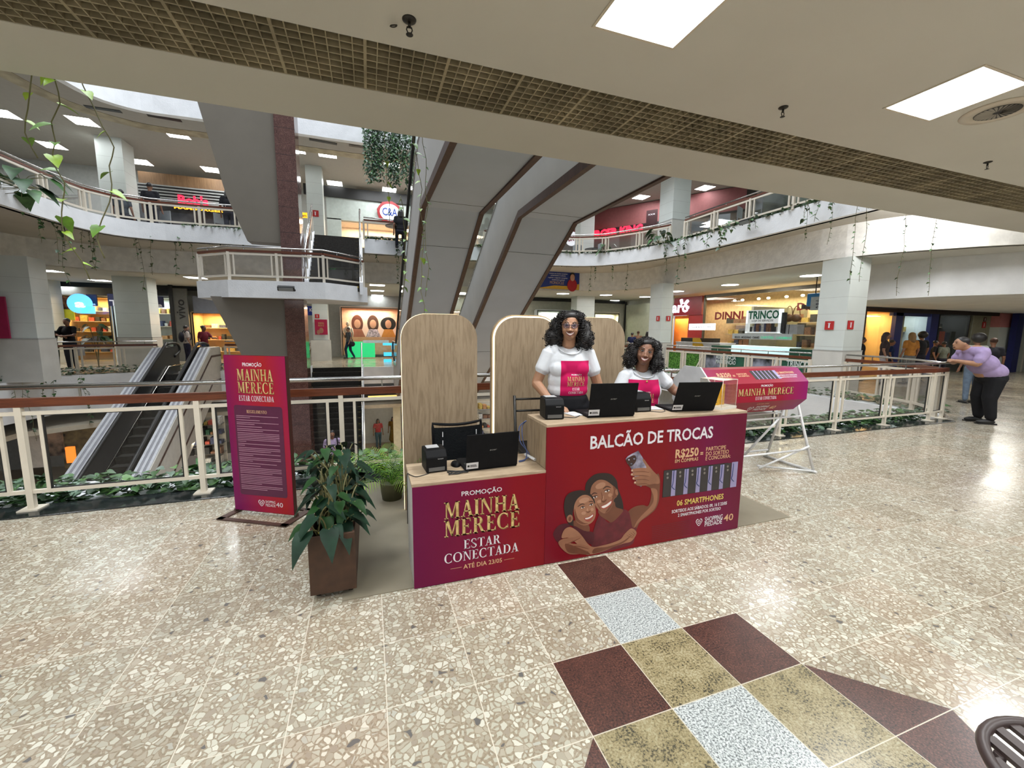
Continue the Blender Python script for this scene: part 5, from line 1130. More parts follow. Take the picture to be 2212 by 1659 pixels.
# fire signs
def small_sign(px, py, y, s, label, col=(.45, .02, .02), X_=None):
    q = onX(px, py, X_) if X_ else onY(px, py, y)
    r = root('safety_sign', label, 'sign', (q.x, q.y, q.z), -PI / 2 if X_ else 0)
    d = MB(); d.box(-s / 2, s / 2, 0, .01, -s / 2, s / 2); mk('sign_plate', d, mat('red_plate' if col[0] > .4 else 'dark_plate', col, .5), r)
    d = MB(); d.box(-s * .08, s * .08, -.004, 0, -s * .3, s * .18); d.box(-s * .14, s * .14, -.004, 0, .2 * s, .28 * s); mk('sign_symbol', d, W_INK, r)
small_sign(84, 691, 22.98, .22, 'small red safety sign on the white pillar at far left')
small_sign(1791, 703, 0, .22, 'red fire extinguisher sign on the left face of the right stone pillar', X_=11.33)
small_sign(1838, 702, 7.18, .22, 'red fire extinguisher sign on the front face of the right stone pillar')
small_sign(1421, 688, 0, .20, 'red fire sign on the left face of the middle pillar', X_=10.96)
small_sign(1444, 688, 13.73, .20, 'red fire sign on the front face of the middle pillar')
small_sign(685, 683, 22.58, .2, 'small red fire sign above the red poster on the white tiled pillar')
small_sign(681, 461, 19.28, .25, 'red fire sign on the narrow upper pillar beside the stair', )
# red poster on tile pillar
r = multi_sign('wall_poster', 'red portrait poster on the white tiled pillar right of the granite column', 'poster', 680, 690, 707, 723, 22.4, mat('poster_red', (.34, .01, .05), .4), [('MAINHA', 687, 700, 700, 696, 0, True), ('MERECE', 687, 705, 700, 701.5, 0, True)], [GOLD])
d = MB(); q = onY(694, 714, 22.39); d.ell((q.x, 22.39, q.z), (.10, .004, .14), 12, 8, 0); d.ell((q.x - .13, 22.39, q.z - .08), (.08, .004, .11), 12, 8, 0); mk('printed_portrait', d, mat('poster_face', (.32, .14, .09), .5), r)
multi_sign('hanging_sign', 'blue and yellow shop sign between the granite column and the tiled pillar', 'sign', 655, 661, 676, 681, 23, mat('blue_sign', (.01, .03, .30), .4), [('K', 669, 673, 675, 666, 0)], [W_INK])
# -------- fashion store window at centre
a = R_(738, 665, 862, 757, 24.0); a[2] = .15
r = shop('shop', a, 24.0, .9, 'peach-lit shop window with a poster of three women', mat('peach_wall', (.66, .46, .34), .7), 120, (1, .80, .62), goods=False)
pa = rect(755, 683, 855, 728, 24.6); d = MB(); d.box(pa[0], pa[1], 24.55, 24.6, pa[2], pa[3]); pr = mk('backlit_poster', d, emat('poster_peach', (.80, .52, .40), .35), r)
d = MB(); W3 = (pa[1] - pa[0]) / 3; H3 = pa[3] - pa[2]
for i, (hc, tc_) in enumerate(((0, 3), (1, 4), (2, 5))):
    cx = pa[0] + W3 * (i + .5); zc = pa[2] + H3 * .62; wd_ = .30 if i < 2 else .42
    d.ell((cx, 24.54, zc + .02), (wd_, .004, .48 if i < 2 else .38), 16, 10, hc); d.ell((cx, 24.53, zc), (.17, .004, .24), 14, 10, 6); d.prism([(cx - .40, 24.528, pa[2]), (cx + .40, 24.528, pa[2]), (cx + .22, 24.528, zc - .28), (cx - .22, 24.528, zc - .28)], (0, .003, 0), tc_)
mk('printed_women', d, [mat('hair_auburn', (.12, .03, .015), .5), mat('hair_brown', (.07, .025, .015), .5), mat('hair_black', (.012, .01, .01), .5), mat('top_terracotta', (.42, .14, .09), .6), mat('top_floral', (.55, .42, .50), .6, var=.5, scale=12), mat('top_orange', (.70, .26, .05), .6), mat('poster_skin', (.55, .28, .18), .5)], pr)
def mannequin(px, py, y, label, m):
    q = onY(px, py, y); r = root('mannequin', label, 'mannequin', (q.x, y, .3)); d = MB()
    d.ell((0, 0, 1.55), (.09, .10, .12)); d.tube([(0, 0, 1.45), (0, 0, 1.35)], .05); d.ell((0, 0, 1.18), (.19, .11, .26)); d.ell((0, 0, .86), (.16, .11, .16))
    for s in (-1, 1): d.tube([(s * .19, 0, 1.32), (s * .25, .02, 1.05), (s * .22, -.06, .82)], [.05, .04, .03]); d.tube([(s * .08, 0, .85), (s * .09, 0, .45), (s * .09, 0, 0)], [.09, .06, .04])
    mk('mannequin_body', d, m, r)
mannequin(751, 700, 24.2, 'pale mannequin at the left end of the peach-lit shop window', mat('pale_mannequin', (.62, .50, .40), .5))
r = root('display_box', 'glowing green display block in front of the peach-lit window', 'display'); a = rect(750, 738, 810, 766, 23.9); d = MB(); d.box(a[0], a[1], 23.9, 24.0, .05, a[3]); mk('light_panel', d, emat('green_glow', (.02, .48, .16), .9), r)
for i, (p_, lb) in enumerate((((827, 741, 848, 746), 'top'), ((846, 744, 852, 755), 'right'), ((829, 761, 846, 769), 'middle'), ((829, 776, 846, 783), 'bottom'))):
    a = rect(*p_, 21); d = MB(); d.box(a[0], a[1], 21, 21.06, a[2], a[3]); mk('cyan_lamp', d, emat('cyan_glow', (.06, .50, .75), 1.3), None, '%s glowing cyan rectangle beside the escalator foot' % lb, 'lamp')
board('lettered_lightbox', 784, 735, 840, 741, 22, mat('pale_frame', (.5, .55, .55), .4), 'pale glass balustrade band right of the walking person', 'panel')
d = MB(); a = rect(672, 735, 715, 770, 22.4); d.box(a[0], a[1], 22.42, 22.6, 0, 1.0); struct('trim_8', d, M_TILEB)
# -------- back right shops of this level
wr = MB(); a = rect(1100, 652, 1348, 760, 22.6); wr.box(a[0] - 4, a[1], 22.6, 22.8, 0, 3.5)
cnr = onZ(1349, 652, 3.3); e2_ = Vector((15.3, 17.4, 0))
wr.prism([(a[1], 22.6, 0), (15.3, 18.2, 0), (15.3, 18.2, 3.5), (a[1], 22.6, 3.5)], (.15, .15, 0)); struct('wall_right_shops', wr, mat('olive_wall', (.44, .44, .36), .6, var=.06))
shop('shop', R_(1160, 671, 1243, 760, 22.2), 22.2, .35, 'bright white shop with a glowing ceiling band behind the middle panel', M_SHCOOL, 45, (1, .95, .8), 3, 5)
shop('shop', R_(1283, 676, 1336, 760, 22.2), 22.2, .35, 'cream-lit shop entrance right of the far pillar', mat('cream_wall', (.70, .66, .52), .7), 40, (1, .95, .75), 2, 6)
d = MB(); a = rect(1100, 648, 1348, 652, 22.5); d.box(a[0], a[1], 22.4, 22.6, a[2], a[3] + .04); q = onY(1349, 700, 22.4); d.box(q.x - .04, q.x + .04, 22.3, 22.4, 0, a[3]); struct('trim_9', d, M_BLACK)
# angled storefront with dark lettering
A_ = Vector((onY(1349, 700, 22.2).x + .05, 22.2, 0)); B_ = Vector((15.0, 18.2, 0)); ux = (B_ - A_).normalized(); nn = Vector((ux.y, -ux.x, 0))
if nn.y > 0: nn = -nn
vm = root('shop', 'olive-walled fashion shop with black lettering behind the seated woman', 'shop')
d = MB(); d.prism([A_ + nn * .02, B_ + nn * .02, B_ + nn * .02 + Vector((0, 0, 3.2)), A_ + nn * .02 + Vector((0, 0, 3.2))], nn * .02); mk('shop_wall', d, mat('olive_panel', (.36, .37, .28), .5), vm)
L_ = (B_ - A_).length; d = MB()
d.prism([A_ + nn * .05 + ux * L_ * .45 + Vector((0, 0, .2)), A_ + nn * .05 + ux * L_ * .9 + Vector((0, 0, .2)), A_ + nn * .05 + ux * L_ * .9 + Vector((0, 0, 1.75)), A_ + nn * .05 + ux * L_ * .45 + Vector((0, 0, 1.75))], nn * .02); mk('light_panel', d, emat('pale_mint_glow', (.62, .80, .68), .9), vm)
d = MB(); put_text(d, 'VICK MODAS', A_ + nn * .07 + ux * L_ * .25 + Vector((0, 0, 2.42)), ux, (0, 0, 1), L_ * .5, .20, 0, False, .03); mk('lettering', d, M_BLACK, vm)
# -------- right side, facing the void (plane X = 15.3)
XS = 15.3
def xboard(name, px0, py0, px1, py1, m, label, cat, x=XS, th=.06, parent=None, z0=None):
    a = rectX(px0, py0, px1, py1, x); d = MB(); d.box(x, x + th, a[0], a[1], a[2] if z0 is None else z0, a[3]); return mk(name, d, m, parent, label, cat), a
def xtext(s, px0, pyb, px1, pyt, x, mb, mi=0, serif=False, bold=.015):
    a = onX(px0, pyb, x); b = onX(px1, pyb, x); c = onX(px0, pyt, x)
    put_text(mb, s, (x, a.y, a.z), (0, -1, 0), (0, 0, 1), a.y - b.y, c.z - a.z, mi, serif, bold)
wl = MB(); wl.box(XS + 1.6, XS + 1.7, 10.75, 19.0, 0, 3.5); wl.box(XS + .05, XS + 1.6, 10.1, 10.2, 0, 3.5); struct('wall_side_shops', wl, mat('cream_back', (.70, .55, .34), .7, var=.1))
cl2 = root('phone_shop', 'crimson phone shop front with white glowing logo letters', 'shop')
a = rectX(1440, 641, 1516, 681, XS); d = MB(); d.box(XS, XS + .1, a[0], a[1], a[2], 3.35); mk('sign_board', d, mat('crimson_board', (.22, .006, .014), .4), cl2)
a2 = rectX(1484, 681, 1514, 745, XS); d = MB(); d.box(XS + .05, XS + .1, a2[0], a2[1], 0, a[2]); mk('red_panel', d, mat('red_panel', (.33, .02, .02), .4), cl2)
a3 = rectX(1440, 681, 1484, 745, XS); d = MB(); d.box(XS + .5, XS + .55, a3[0], a3[1], 0, a[2]); mk('orange_wall', d, mat('orange_wall', (.66, .24, .05), .6, var=.3, scale=1), cl2)
d = MB(); xtext('claro', 1436, 676, 1487, 655, XS - .02, d, 0, False, .035)
for (p0, p1) in (((1474, 657), (1472, 647)), ((1480, 657), (1487, 649)), ((1483, 664), (1488, 664))): d.bar(onX(*p0, XS - .03), onX(*p1, XS - .03), .12, .12, 0)
mk('lettering', d, emat('logo_glow', (.82, .80, 1.0), 1.6), cl2)
area('shop_glow', XS + .3, (a3[0] + a3[1]) / 2, 2.3, .5, 1.4, 35, (1, .6, .3))
dn = root('bag_shop', 'cream-lit bag shop with dark red capital letters in its wide window', 'shop')
a = rectX(1520, 633, 1795, 742, XS); d = MB(); d.box(XS, XS + .012, a[0], a[1], 0, 3.25); mk('shop_window', d, M_SGLASS, dn)
d = MB(); d.box(XS - .03, XS + .06, a[1] - .06, a[1] + .02, 0, 3.35); d.box(XS - .03, XS + .06, a[0], a[1], 3.22, 3.36); mk('window_frame', d, mat('dark_bronze', (.10, .085, .06), .4, .4), dn)
rn = random.Random(8)
for s in range(4):
    z = .5 + s * .5; d = MB(); d.box(XS + 1.1, XS + 1.55, a[0] + .2, a[1] - .3, z, z + .04); mk('shelf', d, mat('shelf_board', (.55, .45, .32), .5), dn)
    g = MB(); y = a[0] + .3
    while y < a[1] - .5:
        w_ = rn.uniform(.12, .3); h = rn.uniform(.12, .34); g.box(XS + 1.15, XS + 1.4, y, y + w_, z + .04, z + .04 + h, rn.choice((5, 6, 6, 1, 5, 2))); y += w_ + rn.uniform(.03, .2)
    mk('shelf_goods', g, GOODS, dn, kind='stuff')
d = MB(); xtext('DINNI', 1544, 690, 1605, 675, XS - .03, d, 0, False, .035); xtext('DINNI', 1721, 670, 1795, 655, XS - .03, d, 0, False, .035); mk('lettering', d, mat('oxblood', (.22, .012, .010), .4), dn)
area('shop_glow', XS + .8, 12.2, 3.1, .8, 6, 190, (1, .80, .52)); area('shop_glow', XS + .8, 16.0, 3.1, .8, 3, 60, (1, .80, .52))
for i, px in enumerate((1588, 1605, 1640, 1661, 1700, 1735)):
    q = onX(px, 636 - i * 1.2, XS + .6); mk('spot_lamp', MB().ell((q.x, q.y, 3.05), (.07, .07, .05), 10, 6), emat('spot_glow', (1, .82, .5), 9), None, '%s warm spot lamp inside the bag shop window, counted from the left' % ('first', 'second', 'third', 'fourth', 'fifth', 'sixth')[i], 'lamp')
for i, px in enumerate((1704, 1720)):
    q = onX(px, 684, XS + .5); r = root('handbag', ('left' if i == 0 else 'right') + ' brown hobo handbag hanging in the bag shop window', 'bag', (q.x, q.y, q.z - .05))
    mk('bag_body', MB().ell((0, 0, 0), (.08, .22, .16), 14, 8), mat('brown_leather', (.10, .035, .015), .5), r); mk('bag_strap', MB().tube(smooth_path([(0, .16, .08), (0, .1, .36), (0, 0, .46), (0, -.1, .36), (0, -.16, .08)], 4), .018, 6), mat('brown_leather', (.10, .035, .015), .5), r)
# -------- kiosks between the pillars (plane X = 12.7)
XK = 12.7
k1 = root('phone_kiosk', 'white and green service kiosk with glowing counter and TRINCO name sign', 'kiosk')
a = rectX(1582, 735, 1764, 760, XK); yl, yr = a[1], a[0]
d = MB(); d.box(XK, XK + .9, yr, yl, 0, .88); mk('counter_body', d, mat('kiosk_white', (.62, .66, .66), .4), k1)
g = rectX(1581, 733, 1707, 757, XK); d = MB(); d.box(XK - .02, XK, g[0], g[1], .90, 1.12); d.box(XK, XK + .5, g[0], g[1], 1.12, 1.14); mk('glass_display', d, emat('ice_glow', (.55, .80, .82), .85), k1)
g2 = rectX(1538, 735, 1581, 752, XK); d = MB(); d.box(XK - .02, XK + .7, g2[0], g2[1], 0, 1.1); mk('green_end', d, M_GRNP, k1)
g3 = rectX(1707, 737, 1764, 757, XK); d = MB(); d.box(XK - .02, XK + .7, g3[0], g3[1], 0, 1.1); mk('green_end', d, M_GRNP, k1)
g4 = rectX(1584, 721, 1713, 734, XK); d = MB(); d.box(XK - .05, XK - .01, g4[0], g4[1], g4[2] + .01, g4[3]); sb = mk('name_band', d, mat('kiosk_white', (.62, .66, .66), .4), k1)
t = MB(); xtext('BOLOS · MOLDURAS · CHAVES', 1587, 730, 1640, 726, XK - .06, t, 0, False, .02); xtext('CARTÕES · CARIMBOS', 1643, 731, 1710, 726.5, XK - .06, t, 1, False, .02); mk('lettering', t, [M_DARKM, emat('green_letter_glow', (.10, .55, .32), .6)], sb)
g5 = rectX(1612, 669, 1687, 720, XK + .02); yy0, yy1, zz0, zz1 = g5
d = MB(); d.box(XK, XK + .12, yy0, yy1, zz0 + (zz1 - zz0) * .42, zz1); d.box(XK, XK + .12, yy1 - .08, yy1, zz0, zz1); d.box(XK, XK + .12, yy0, yy0 + .08, zz0, zz1); d.box(XK, XK + .12, yy0, yy1, zz0, zz0 + .05); sb = mk('sign_frame', d, emat('sign_white', (.80, .84, .84), .35), k1)
t = MB(); xtext('TRINCO', 1616, 689, 1682, 673, XK - .01, t, 0, False, .03); xtext('LOJA DE SERVIÇOS', 1624, 695, 1670, 691, XK - .01, t, 1, False, .01); mk('lettering', t, [mat('trinco_green', (.0, .16, .08), .5), M_DARKM], sb)
g = MB(); rn = random.Random(4); y = yy0 + .1
while y < yy1 - .15: w_ = rn.uniform(.04, .12); g.box(XK + .03, XK + .09, y, y + w_, zz0 + .05, zz0 + rn.uniform(.2, .42), rn.choice((6, 3, 5, 3, 6, 1))); y += w_ + .015
mk('phone_cases', g, GOODS, k1, kind='stuff')
d = MB(); g6 = rectX(1687, 675, 1696, 720, XK + .05); d.box(XK + .03, XK + .12, g6[0], g6[1], g6[2], g6[3]); mk('dark_rack', d, GOODS[6], k1)
g7 = rectX(1687, 701, 1722, 722, XK + .1); d = MB(); d.box(XK + .1, XK + .4, g7[0], g7[1], g7[2], g7[3]); d.box(XK + .095, XK + .1, (g7[0] + g7[1]) / 2 - .01, (g7[0] + g7[1]) / 2 + .01, g7[2], g7[3], 1); mk('speaker_cabinet', d, [mat('grey_cabinet', (.42, .42, .42), .5), M_DARKM], k1)
k2 = root('snack_kiosk', 'white kiosk counter with a yellow triangle and a glowing script sign', 'kiosk')
XQ = XK + 1.0; g = rectX(1461, 724, 1556, 750, XQ); d = MB(); d.box(XQ, XQ + .8, g[0], g[1], 0, 1.12); d.box(XQ - .04, XQ + .85, g[0], g[1], 1.12, 1.16); mk('counter_body', d, mat('kiosk_lilac', (.56, .57, .62), .4), k2)
t = MB(); A1, A2, A3 = onX(1496, 748, XQ - .01), onX(1496, 730, XQ - .01), onX(1520, 748, XQ - .01); t.poly([A1, A3, onX(1512, 730, XQ - .01), A2]); mk('yellow_mark', t, mat('mustard', (.55, .33, .01), .5), k2)
g = rectX(1474, 712, 1545, 722, XQ + .3); d = MB(); d.box(XQ + .25, XQ + .6, g[0], g[1], 1.16, 1.16 + .18); mk('drink_machine', d, M_DARKM, k2)
q = onX(1518, 705, XK + .3); g = rectX(1489, 699, 1544, 713, XQ + .2); d = MB(); d.box(XQ + .18, XQ + .24, g[0], g[1], g[2], g[3]); sg = mk('script_sign', d, emat('white_script_glow', (.95, .95, 1), 1.4), k2)
t = MB(); xtext('Cappuccino', 1493, 708, 1540, 703, XQ + .16, t, 0, False, .0); mk('lettering', t, M_DARKM, sg)
hs = root('hanging_sign', 'blue and white hanging sign left of the right stone pillar', 'sign'); g = rectX(1742, 633, 1780, 661, 13.2)
d = MB(); d.box(13.2, 13.3, g[0], g[1], g[2], g[3]); mk('sign_board', d, mat('sky_blue', (.02, .20, .48), .4), hs, bevel=.03)
g = rectX(1754, 641, 1782, 670, 13.18); d = MB(); d.box(13.12, 13.18, g[0], g[1], g[2], g[3]); mk('white_card', d, mat('pale_card', (.48, .54, .56), .5), hs)
t = MB()
for i in range(3): xtext(('+0,0', '0,', '0,')[i], 1762, 652 + i * 7, 1772, 648 + i * 7, 13.10, t, 0, False, .02)
mk('lettering', t, NAVY, hs)
mk('hanger_rod', MB().tube([onX(1762, 633, 13.25), onX(1762, 633, 13.25) + Vector((0, 0, .5))], .015, 6), M_DARKM, hs)
# -------- right end: soffit box and shops below it
sx = MB(); zb = 2.55
sx.prism([(13.3, 8.2, zb), (13.5, 6.5, zb), (14.6, 4.75, zb), (30, 4.75, zb), (30, 10.2, zb), (15.4, 9.7, zb)][::-1], (0, 0, 1.6)); struct('ceiling_5', sx, M_WALL)
YW = 10.6
ww = MB(); ww.box(14, 30, YW + 1.6, YW + 1.7, 0, 2.6)
a = rect(2090, 665, 2155, 800, YW); ww.box(a[0], a[1] + .1, YW - .1, YW + 1.6, 0, 2.6); a = rect(1925, 665, 1942, 800, YW); ww.box(a[0], a[1], YW - .1, YW + .3, 0, 2.6); struct('wall_far_right', ww, mat('khaki_wall', (.27, .26, .19), .7))
shop('shop', R_(1864, 668, 1925, 790, YW), YW, 1.3, 'golden bakery-like shop just right of the stone pillar', M_SHWARM, 90, (1, .70, .32), 4, 11)
shop('shop', R_(1945, 672, 2010, 800, YW), YW, 1.3, 'pale blue-lit shop with navy portal behind the railing corner', M_SHCOOL, 28, (.85, .95, 1), 3, 12)
cs = shop('shop', R_(2022, 672, 2088, 800, YW), YW, 1.3, 'dark clothes shop behind the man in lilac', mat('dark_shop', (.03, .03, .03), .6), 22, (.9, .95, 1), 4, 13)
ca_ = R_(2022, 672, 2088, 800, YW); g = MB(); rn = random.Random(31); x = ca_[0] + .1
while x < ca_[1] - .3:
    for z in (.3, 1.15): w_ = rn.uniform(.2, .34); g.box(x, x + w_, YW + .25, YW + .4, z, z + rn.uniform(.5, .72), rn.choice((6, 6, 3, 1, 0, 6)))
    x += .36
mk('hanging_clothes', g, GOODS, cs, kind='stuff')
po = root('shop_portal', 'navy blue portal frame of the shop right of the golden shop', 'portal'); d = MB()
for px0, px1 in ((1930, 1945), (2006, 2022)): a = rect(px0, 668, px1, 800, YW - .25); d.box(a[0], a[1], YW - .25, YW - .12, 0, 2.5)
a = rect(1930, 676, 2010, 683, YW - .25); d.box(a[0], a[1], YW - .25, YW - .12, a[2], a[3]); mk('portal_frame', d, mat('navy_frame', (.008, .012, .11), .4), po)
d = MB(); d.box(14, 30, YW - .35, YW - .26, 2.42, 2.56); struct('trim_10', d, mat('dark_brown_trim', (.03, .015, .012), .5))
a = rect(2155, 665, 2188, 800, YW - .4); d = MB(); d.box(a[0], a[1], YW - .4, YW + .4, 0, 2.55); d.box(a[0] - .005, a[1] + .005, YW - .405, YW, 1.95, 2.55, 1); struct('wall_pillar_12', d, [M_TILEW, mat('pink_tile', (.55, .22, .22), .4)])
a = rect(2184, 690, 2197, 800, YW - .6); d = MB(); d.box(a[0], a[1], YW - .7, YW - .5, 0, 2.55); struct('trim_11', d, mat('navy_frame', (.008, .012, .11), .4))
a = rect(2198, 690, 2260, 800, YW - .6); d = MB(); d.box(a[0], a[1], YW - .62, YW - .6, 0, 2.4); d.box(a[0] + .5, a[0] + .56, YW - .66, YW - .6, 0, 2.4, 1); d.box(a[0], a[1], YW - .66, YW - .6, 2.35, 2.45, 1); struct('door_1', d, [mat('frosted_door', (.35, .38, .35), .2), mat('door_frame', (.40, .38, .32), .4)])
small_sign(2128, 690, YW - .12, .18, 'upper dark safety sign on the khaki wall above the leaning man', (.10, .03, .02)); small_sign(2126, 702, YW - .12, .26, 'red safety sign on the khaki wall above the leaning man')
d = MB(); a = rect(2150, 660, 2260, 680, YW - .45); 
# -------- blue banner on the beam
bb = root('wall_banner', 'blue wall banner with a person in red on the beam right of the escalator', 'banner'); a = rect(1158, 584, 1251, 626, 17.9)
d = MB(); d.box(a[0], a[1], 17.88, 17.92, 3.52, a[3]); mk('banner_cloth', d, mat('royal_blue', (.010, .030, .20), .5), bb)
t = MB(); zz = 3.52; t.prism([(a[0], 17.87, zz), (a[1], 17.87, zz), (a[1], 17.87, zz + .28), (a[1] - .6, 17.87, zz + .16), (a[0] + .9, 17.87, zz + .16)], (0, .005, 0), 1)
for s_, p0, pb, p1, pt_ in (('compre seu óculos completo', 1186, 591, 1226, 588.5), ('polarizados e solares', 1190, 595.5, 1222, 593), ('e ganhe o segundo completo', 1184, 600, 1226, 597.5), ('totalmente grátis!', 1192, 605, 1220, 602.5)): ytext(s_, p0, pb, p1, pt_, 17.86, t, 0)
ytext('MONOCLE', 1188, 613, 1218, 606.5, 17.86, t, 2, False, 0)
q = onY(1236, 615, 17.85); t.ell((q.x, 17.85, q.z - .02), (.26, .004, .30), 14, 8, 3); t.ell((q.x, 17.84, q.z + .32), (.12, .004, .16), 12, 8, 4); t.ell((q.x, 17.845, q.z + .40), (.14, .004, .15), 12, 8, 5); t.ell((q.x, 17.845, q.z + .56), (.07, .004, .07), 12, 8, 5)
mk('banner_print', t, [W_INK, mat('banner_yellow', (.65, .38, .03), .5), PEACH, mat('banner_red', (.42, .01, .015), .5), mat('poster_skin', (.55, .28, .18), .5), M_BLACK], bb)

# ---------------------------------------------------------------- upper gallery shop fronts
bs = root('snack_bar', 'upper snack bar with wood band, black slats and red neon name', 'shop'); a = rect(300, 381, 520, 420, 21.4)
d = MB(); d.box(a[0], a[1] + .4, 21.4, 21.5, a[2], a[3]); mk('wood_band', d, m_wood('fluted_wood', (.20, .11, .05), (.30, .17, .08), (14, 14, .6), .5), bs)
a = rect(300, 408, 520, 446, 21.2); 
for k in range(6): d = MB(); z = a[2] + (a[3] - a[2]) * k / 6; d.box(a[0], a[1] + .4, 21.2, 21.3, z, z + .10, 0); d.box(a[0], a[1] + .4, 21.15, 21.2, z + .10, z + .15, 1); mk('slat_band', d, [M_BLACK, mat('slat_grey', (.30, .31, .30), .4)], bs)
t = MB(); ytext("Bob's", 385, 440, 450, 421, 21.0, t, 0, False, .04); mk('lettering', t, emat('neon_red', (.90, .02, .06), 1.6), bs)
t = MB(); ytext("HAMBURGERS", 376, 450, 490, 444.5, 21.0, t, 0, False, .04); mk('light_band', t, emat('neon_yellow', (1, .45, .02), 1.4), bs)
d = MB(); a = rect(300, 446, 520, 500, 21.9); d.box(a[0], a[1] + .4, 21.9, 22.0, 4.52, a[3]); mk('dark_interior', d, mat('dark_interior', (.035, .035, .04), .5, var=.6, scale=2, c2=(.10, .10, .11)), bs)
ca = root('department_store', 'pale department store front with an eight-sided red and white sign', 'shop')
a = rect(690, 418, 884, 500, 21.3); d = MB(); d.box(a[0] + .3, a[1] + 1.0, 21.3, 21.4, 6.55, 7.75); d.box(a[0] + .3, a[0] + .9, 21.3, 21.4, 4.5, 6.6); mk('store_wall', d, mat('pale_green_wall', (.50, .56, .53), .5), ca)
d = MB(); d.box(a[0] - .6, a[1] + 1.0, 21.2, 21.3, 7.5, 7.95); mk('black_band', d, M_BLACK, ca)
b = rect(718, 465, 884, 520, 21.4); d = MB(); d.box(b[0], b[1] + 1, 22.5, 22.55, 4.5, 6.6); d.box(b[0], b[1] + 1, 21.4, 22.5, 6.5, 6.55); mk('lit_interior', d, mat('peach_interior', (.80, .62, .45), .6), ca); area('shop_glow', (b[0] + b[1]) / 2 + .5, 21.9, 6.45, 3.5, .7, 110, (1, .82, .6))
q = onY(842, 459, 21.1); t = MB(); n = 16
t.prism([(q.x + .56 * (1 + .05 * (i % 2)) * math.cos(i * PI / 8 + PI / 16), 21.1, q.z + .50 * (1 + .05 * (i % 2)) * math.sin(i * PI / 8 + PI / 16)) for i in range(16)], (0, .06, 0), 0); t.ell((q.x, 21.09, q.z), (.45, .02, .38), 28, 12, 1); mk('sign_plate', t, [mat('badge_red', (.28, .01, .015), .4), emat('badge_white', (.85, .88, .95), .6)], ca)
t = MB(); put_text(t, 'C&A', (q.x - .34, 21.06, q.z - .15), (1, 0, 0), (0, 0, 1), .68, .34, 0, False, .02); mk('lettering', t, mat('badge_blue', (.02, .05, .26), .4), ca)
multi_sign('yellow_sign', 'small yellow lit sign ending in ers behind the stair', 'sign', 648, 459, 664, 470, 21.2, emat('yellow_lit', (1, .55, .02), .9), [('ers', 653, 468, 662, 462, 0)], [M_BLACK])
# burger bar on the right
XB = 13.3
A0 = onY(1262, 517, 21.0); B0 = onZ(1388, 500.5, A0.z); ub = (B0 - A0).normalized(); nb_ = Vector((-ub.y, ub.x, 0)); nb_ = nb_ if nb_.y < 0 or nb_.x < 0 else -nb_
if nb_.dot(A0) > 0: nb_ = -nb_
bk = root('burger_bar', 'burger restaurant with red glowing letters behind the upper railing', 'shop')
Lb = (B0 - A0).length; p0 = A0 - ub * 2.2 - nb_ * .25; p1 = B0 + ub * 4.5 - nb_ * .25
for z0_, z1_, m_, o_ in ((4.52, 7.0, mat('taupe_wall', (.13, .11, .09), .6), 0), (7.05, Z2C - .03, mat('pink_wall', (.26, .085, .085), .6), .0), (6.96, 7.05, M_BLACK, .05)):
    d = MB(); q0 = p0 + nb_ * o_; q1 = p1 + nb_ * o_; d.prism([(q0.x, q0.y, z0_), (q1.x, q1.y, z0_), (q1.x, q1.y, z1_), (q0.x, q0.y, z1_)], -nb_ * .1); mk('restaurant_wall', d, m_, bk)
hb = onY(1262, 502, 21.0).z - A0.z
t = MB(); put_text(t, 'BURGER KING', A0, ub, (0, 0, 1), Lb, hb, 0, False, .06); mk('lettering', t, emat('neon_red', (.90, .02, .06), 1.6), bk)
q = A0 - ub * .75 + nb_ * .05 + Vector((0, 0, hb * .3)); d = MB(); d.prism([q + ub * (.38 * math.cos(i * PI / 10)) + Vector((0, 0, .38 * math.sin(i * PI / 10))) for i in range(20)], -nb_ * .08); mk('round_badge', d, emat('badge_white', (.85, .88, .95), .6), bk); d = MB(); put_text(d, 'BK', q + nb_ * .02 - ub * .2 - Vector((0, 0, .12)), ub, (0, 0, 1), .4, .24, 0, False, .04); mk('badge_letters', d, mat('badge_red', (.28, .01, .015), .4), bk)
q = onY(1396, 472, 17.6); q2 = onZ(1417, 470, q.z); r = root('menu_board', 'dark maroon upper sign with pale marks left of the big upper pillar', 'sign'); u_ = (q2 - q).normalized(); d = MB(); d.prism([q + Vector((0, 0, -.36)), q + ub * .52 + Vector((0, 0, -.36)), q + ub * .52 + Vector((0, 0, .36)), q + Vector((0, 0, .36))], -nb_ * .06); mk('sign_board', d, mat('maroon_board', (.04, .008, .01), .5), r)
d = MB(); put_text(d, 'xxx', q + nb_ * .01 + ub * .08 + Vector((0, 0, .12)), ub, (0, 0, 1), .34, .1); mk('sign_marks', d, W_INK, r)
# -------- lower level seen through the glass
def lboard(nm, px0, py0, px1, py1, y, m, label, cat): a = rect(px0, py0, px1, py1, y); d = MB(); d.box(a[0], a[1], y, y + .1, max(-4.8, a[2]), a[3]); mk(nm, d, m, None, label, cat)
lboard('photo_wall', 92, 925, 134, 985, 18.8, mat('photo_poster', (.16, .03, .03), .6, var=.9, scale=2.2, c2=(.70, .50, .38)), 'large blurred photo poster on the lower level behind the glass', 'poster')
lboard('column', 62, 925, 100, 1010, 17.5, M_STUC, 'white lower level column left of the photo poster', 'column')
lboard('shop_interior', 134, 915, 215, 1010, 22, mat('dim_gold_shop', (.08, .05, .02), .6, var=.7, scale=2.2, c2=(.60, .42, .16)), 'dim golden lower shop interior left of the escalator', 'shop')
lboard('orange_lightbox', 142, 966, 160, 1000, 17, emat('orange_glow', (1, .22, .02), 1.2), 'glowing orange panel on the lower level left of the escalator', 'lightbox')
mk_r = random.Random(12)
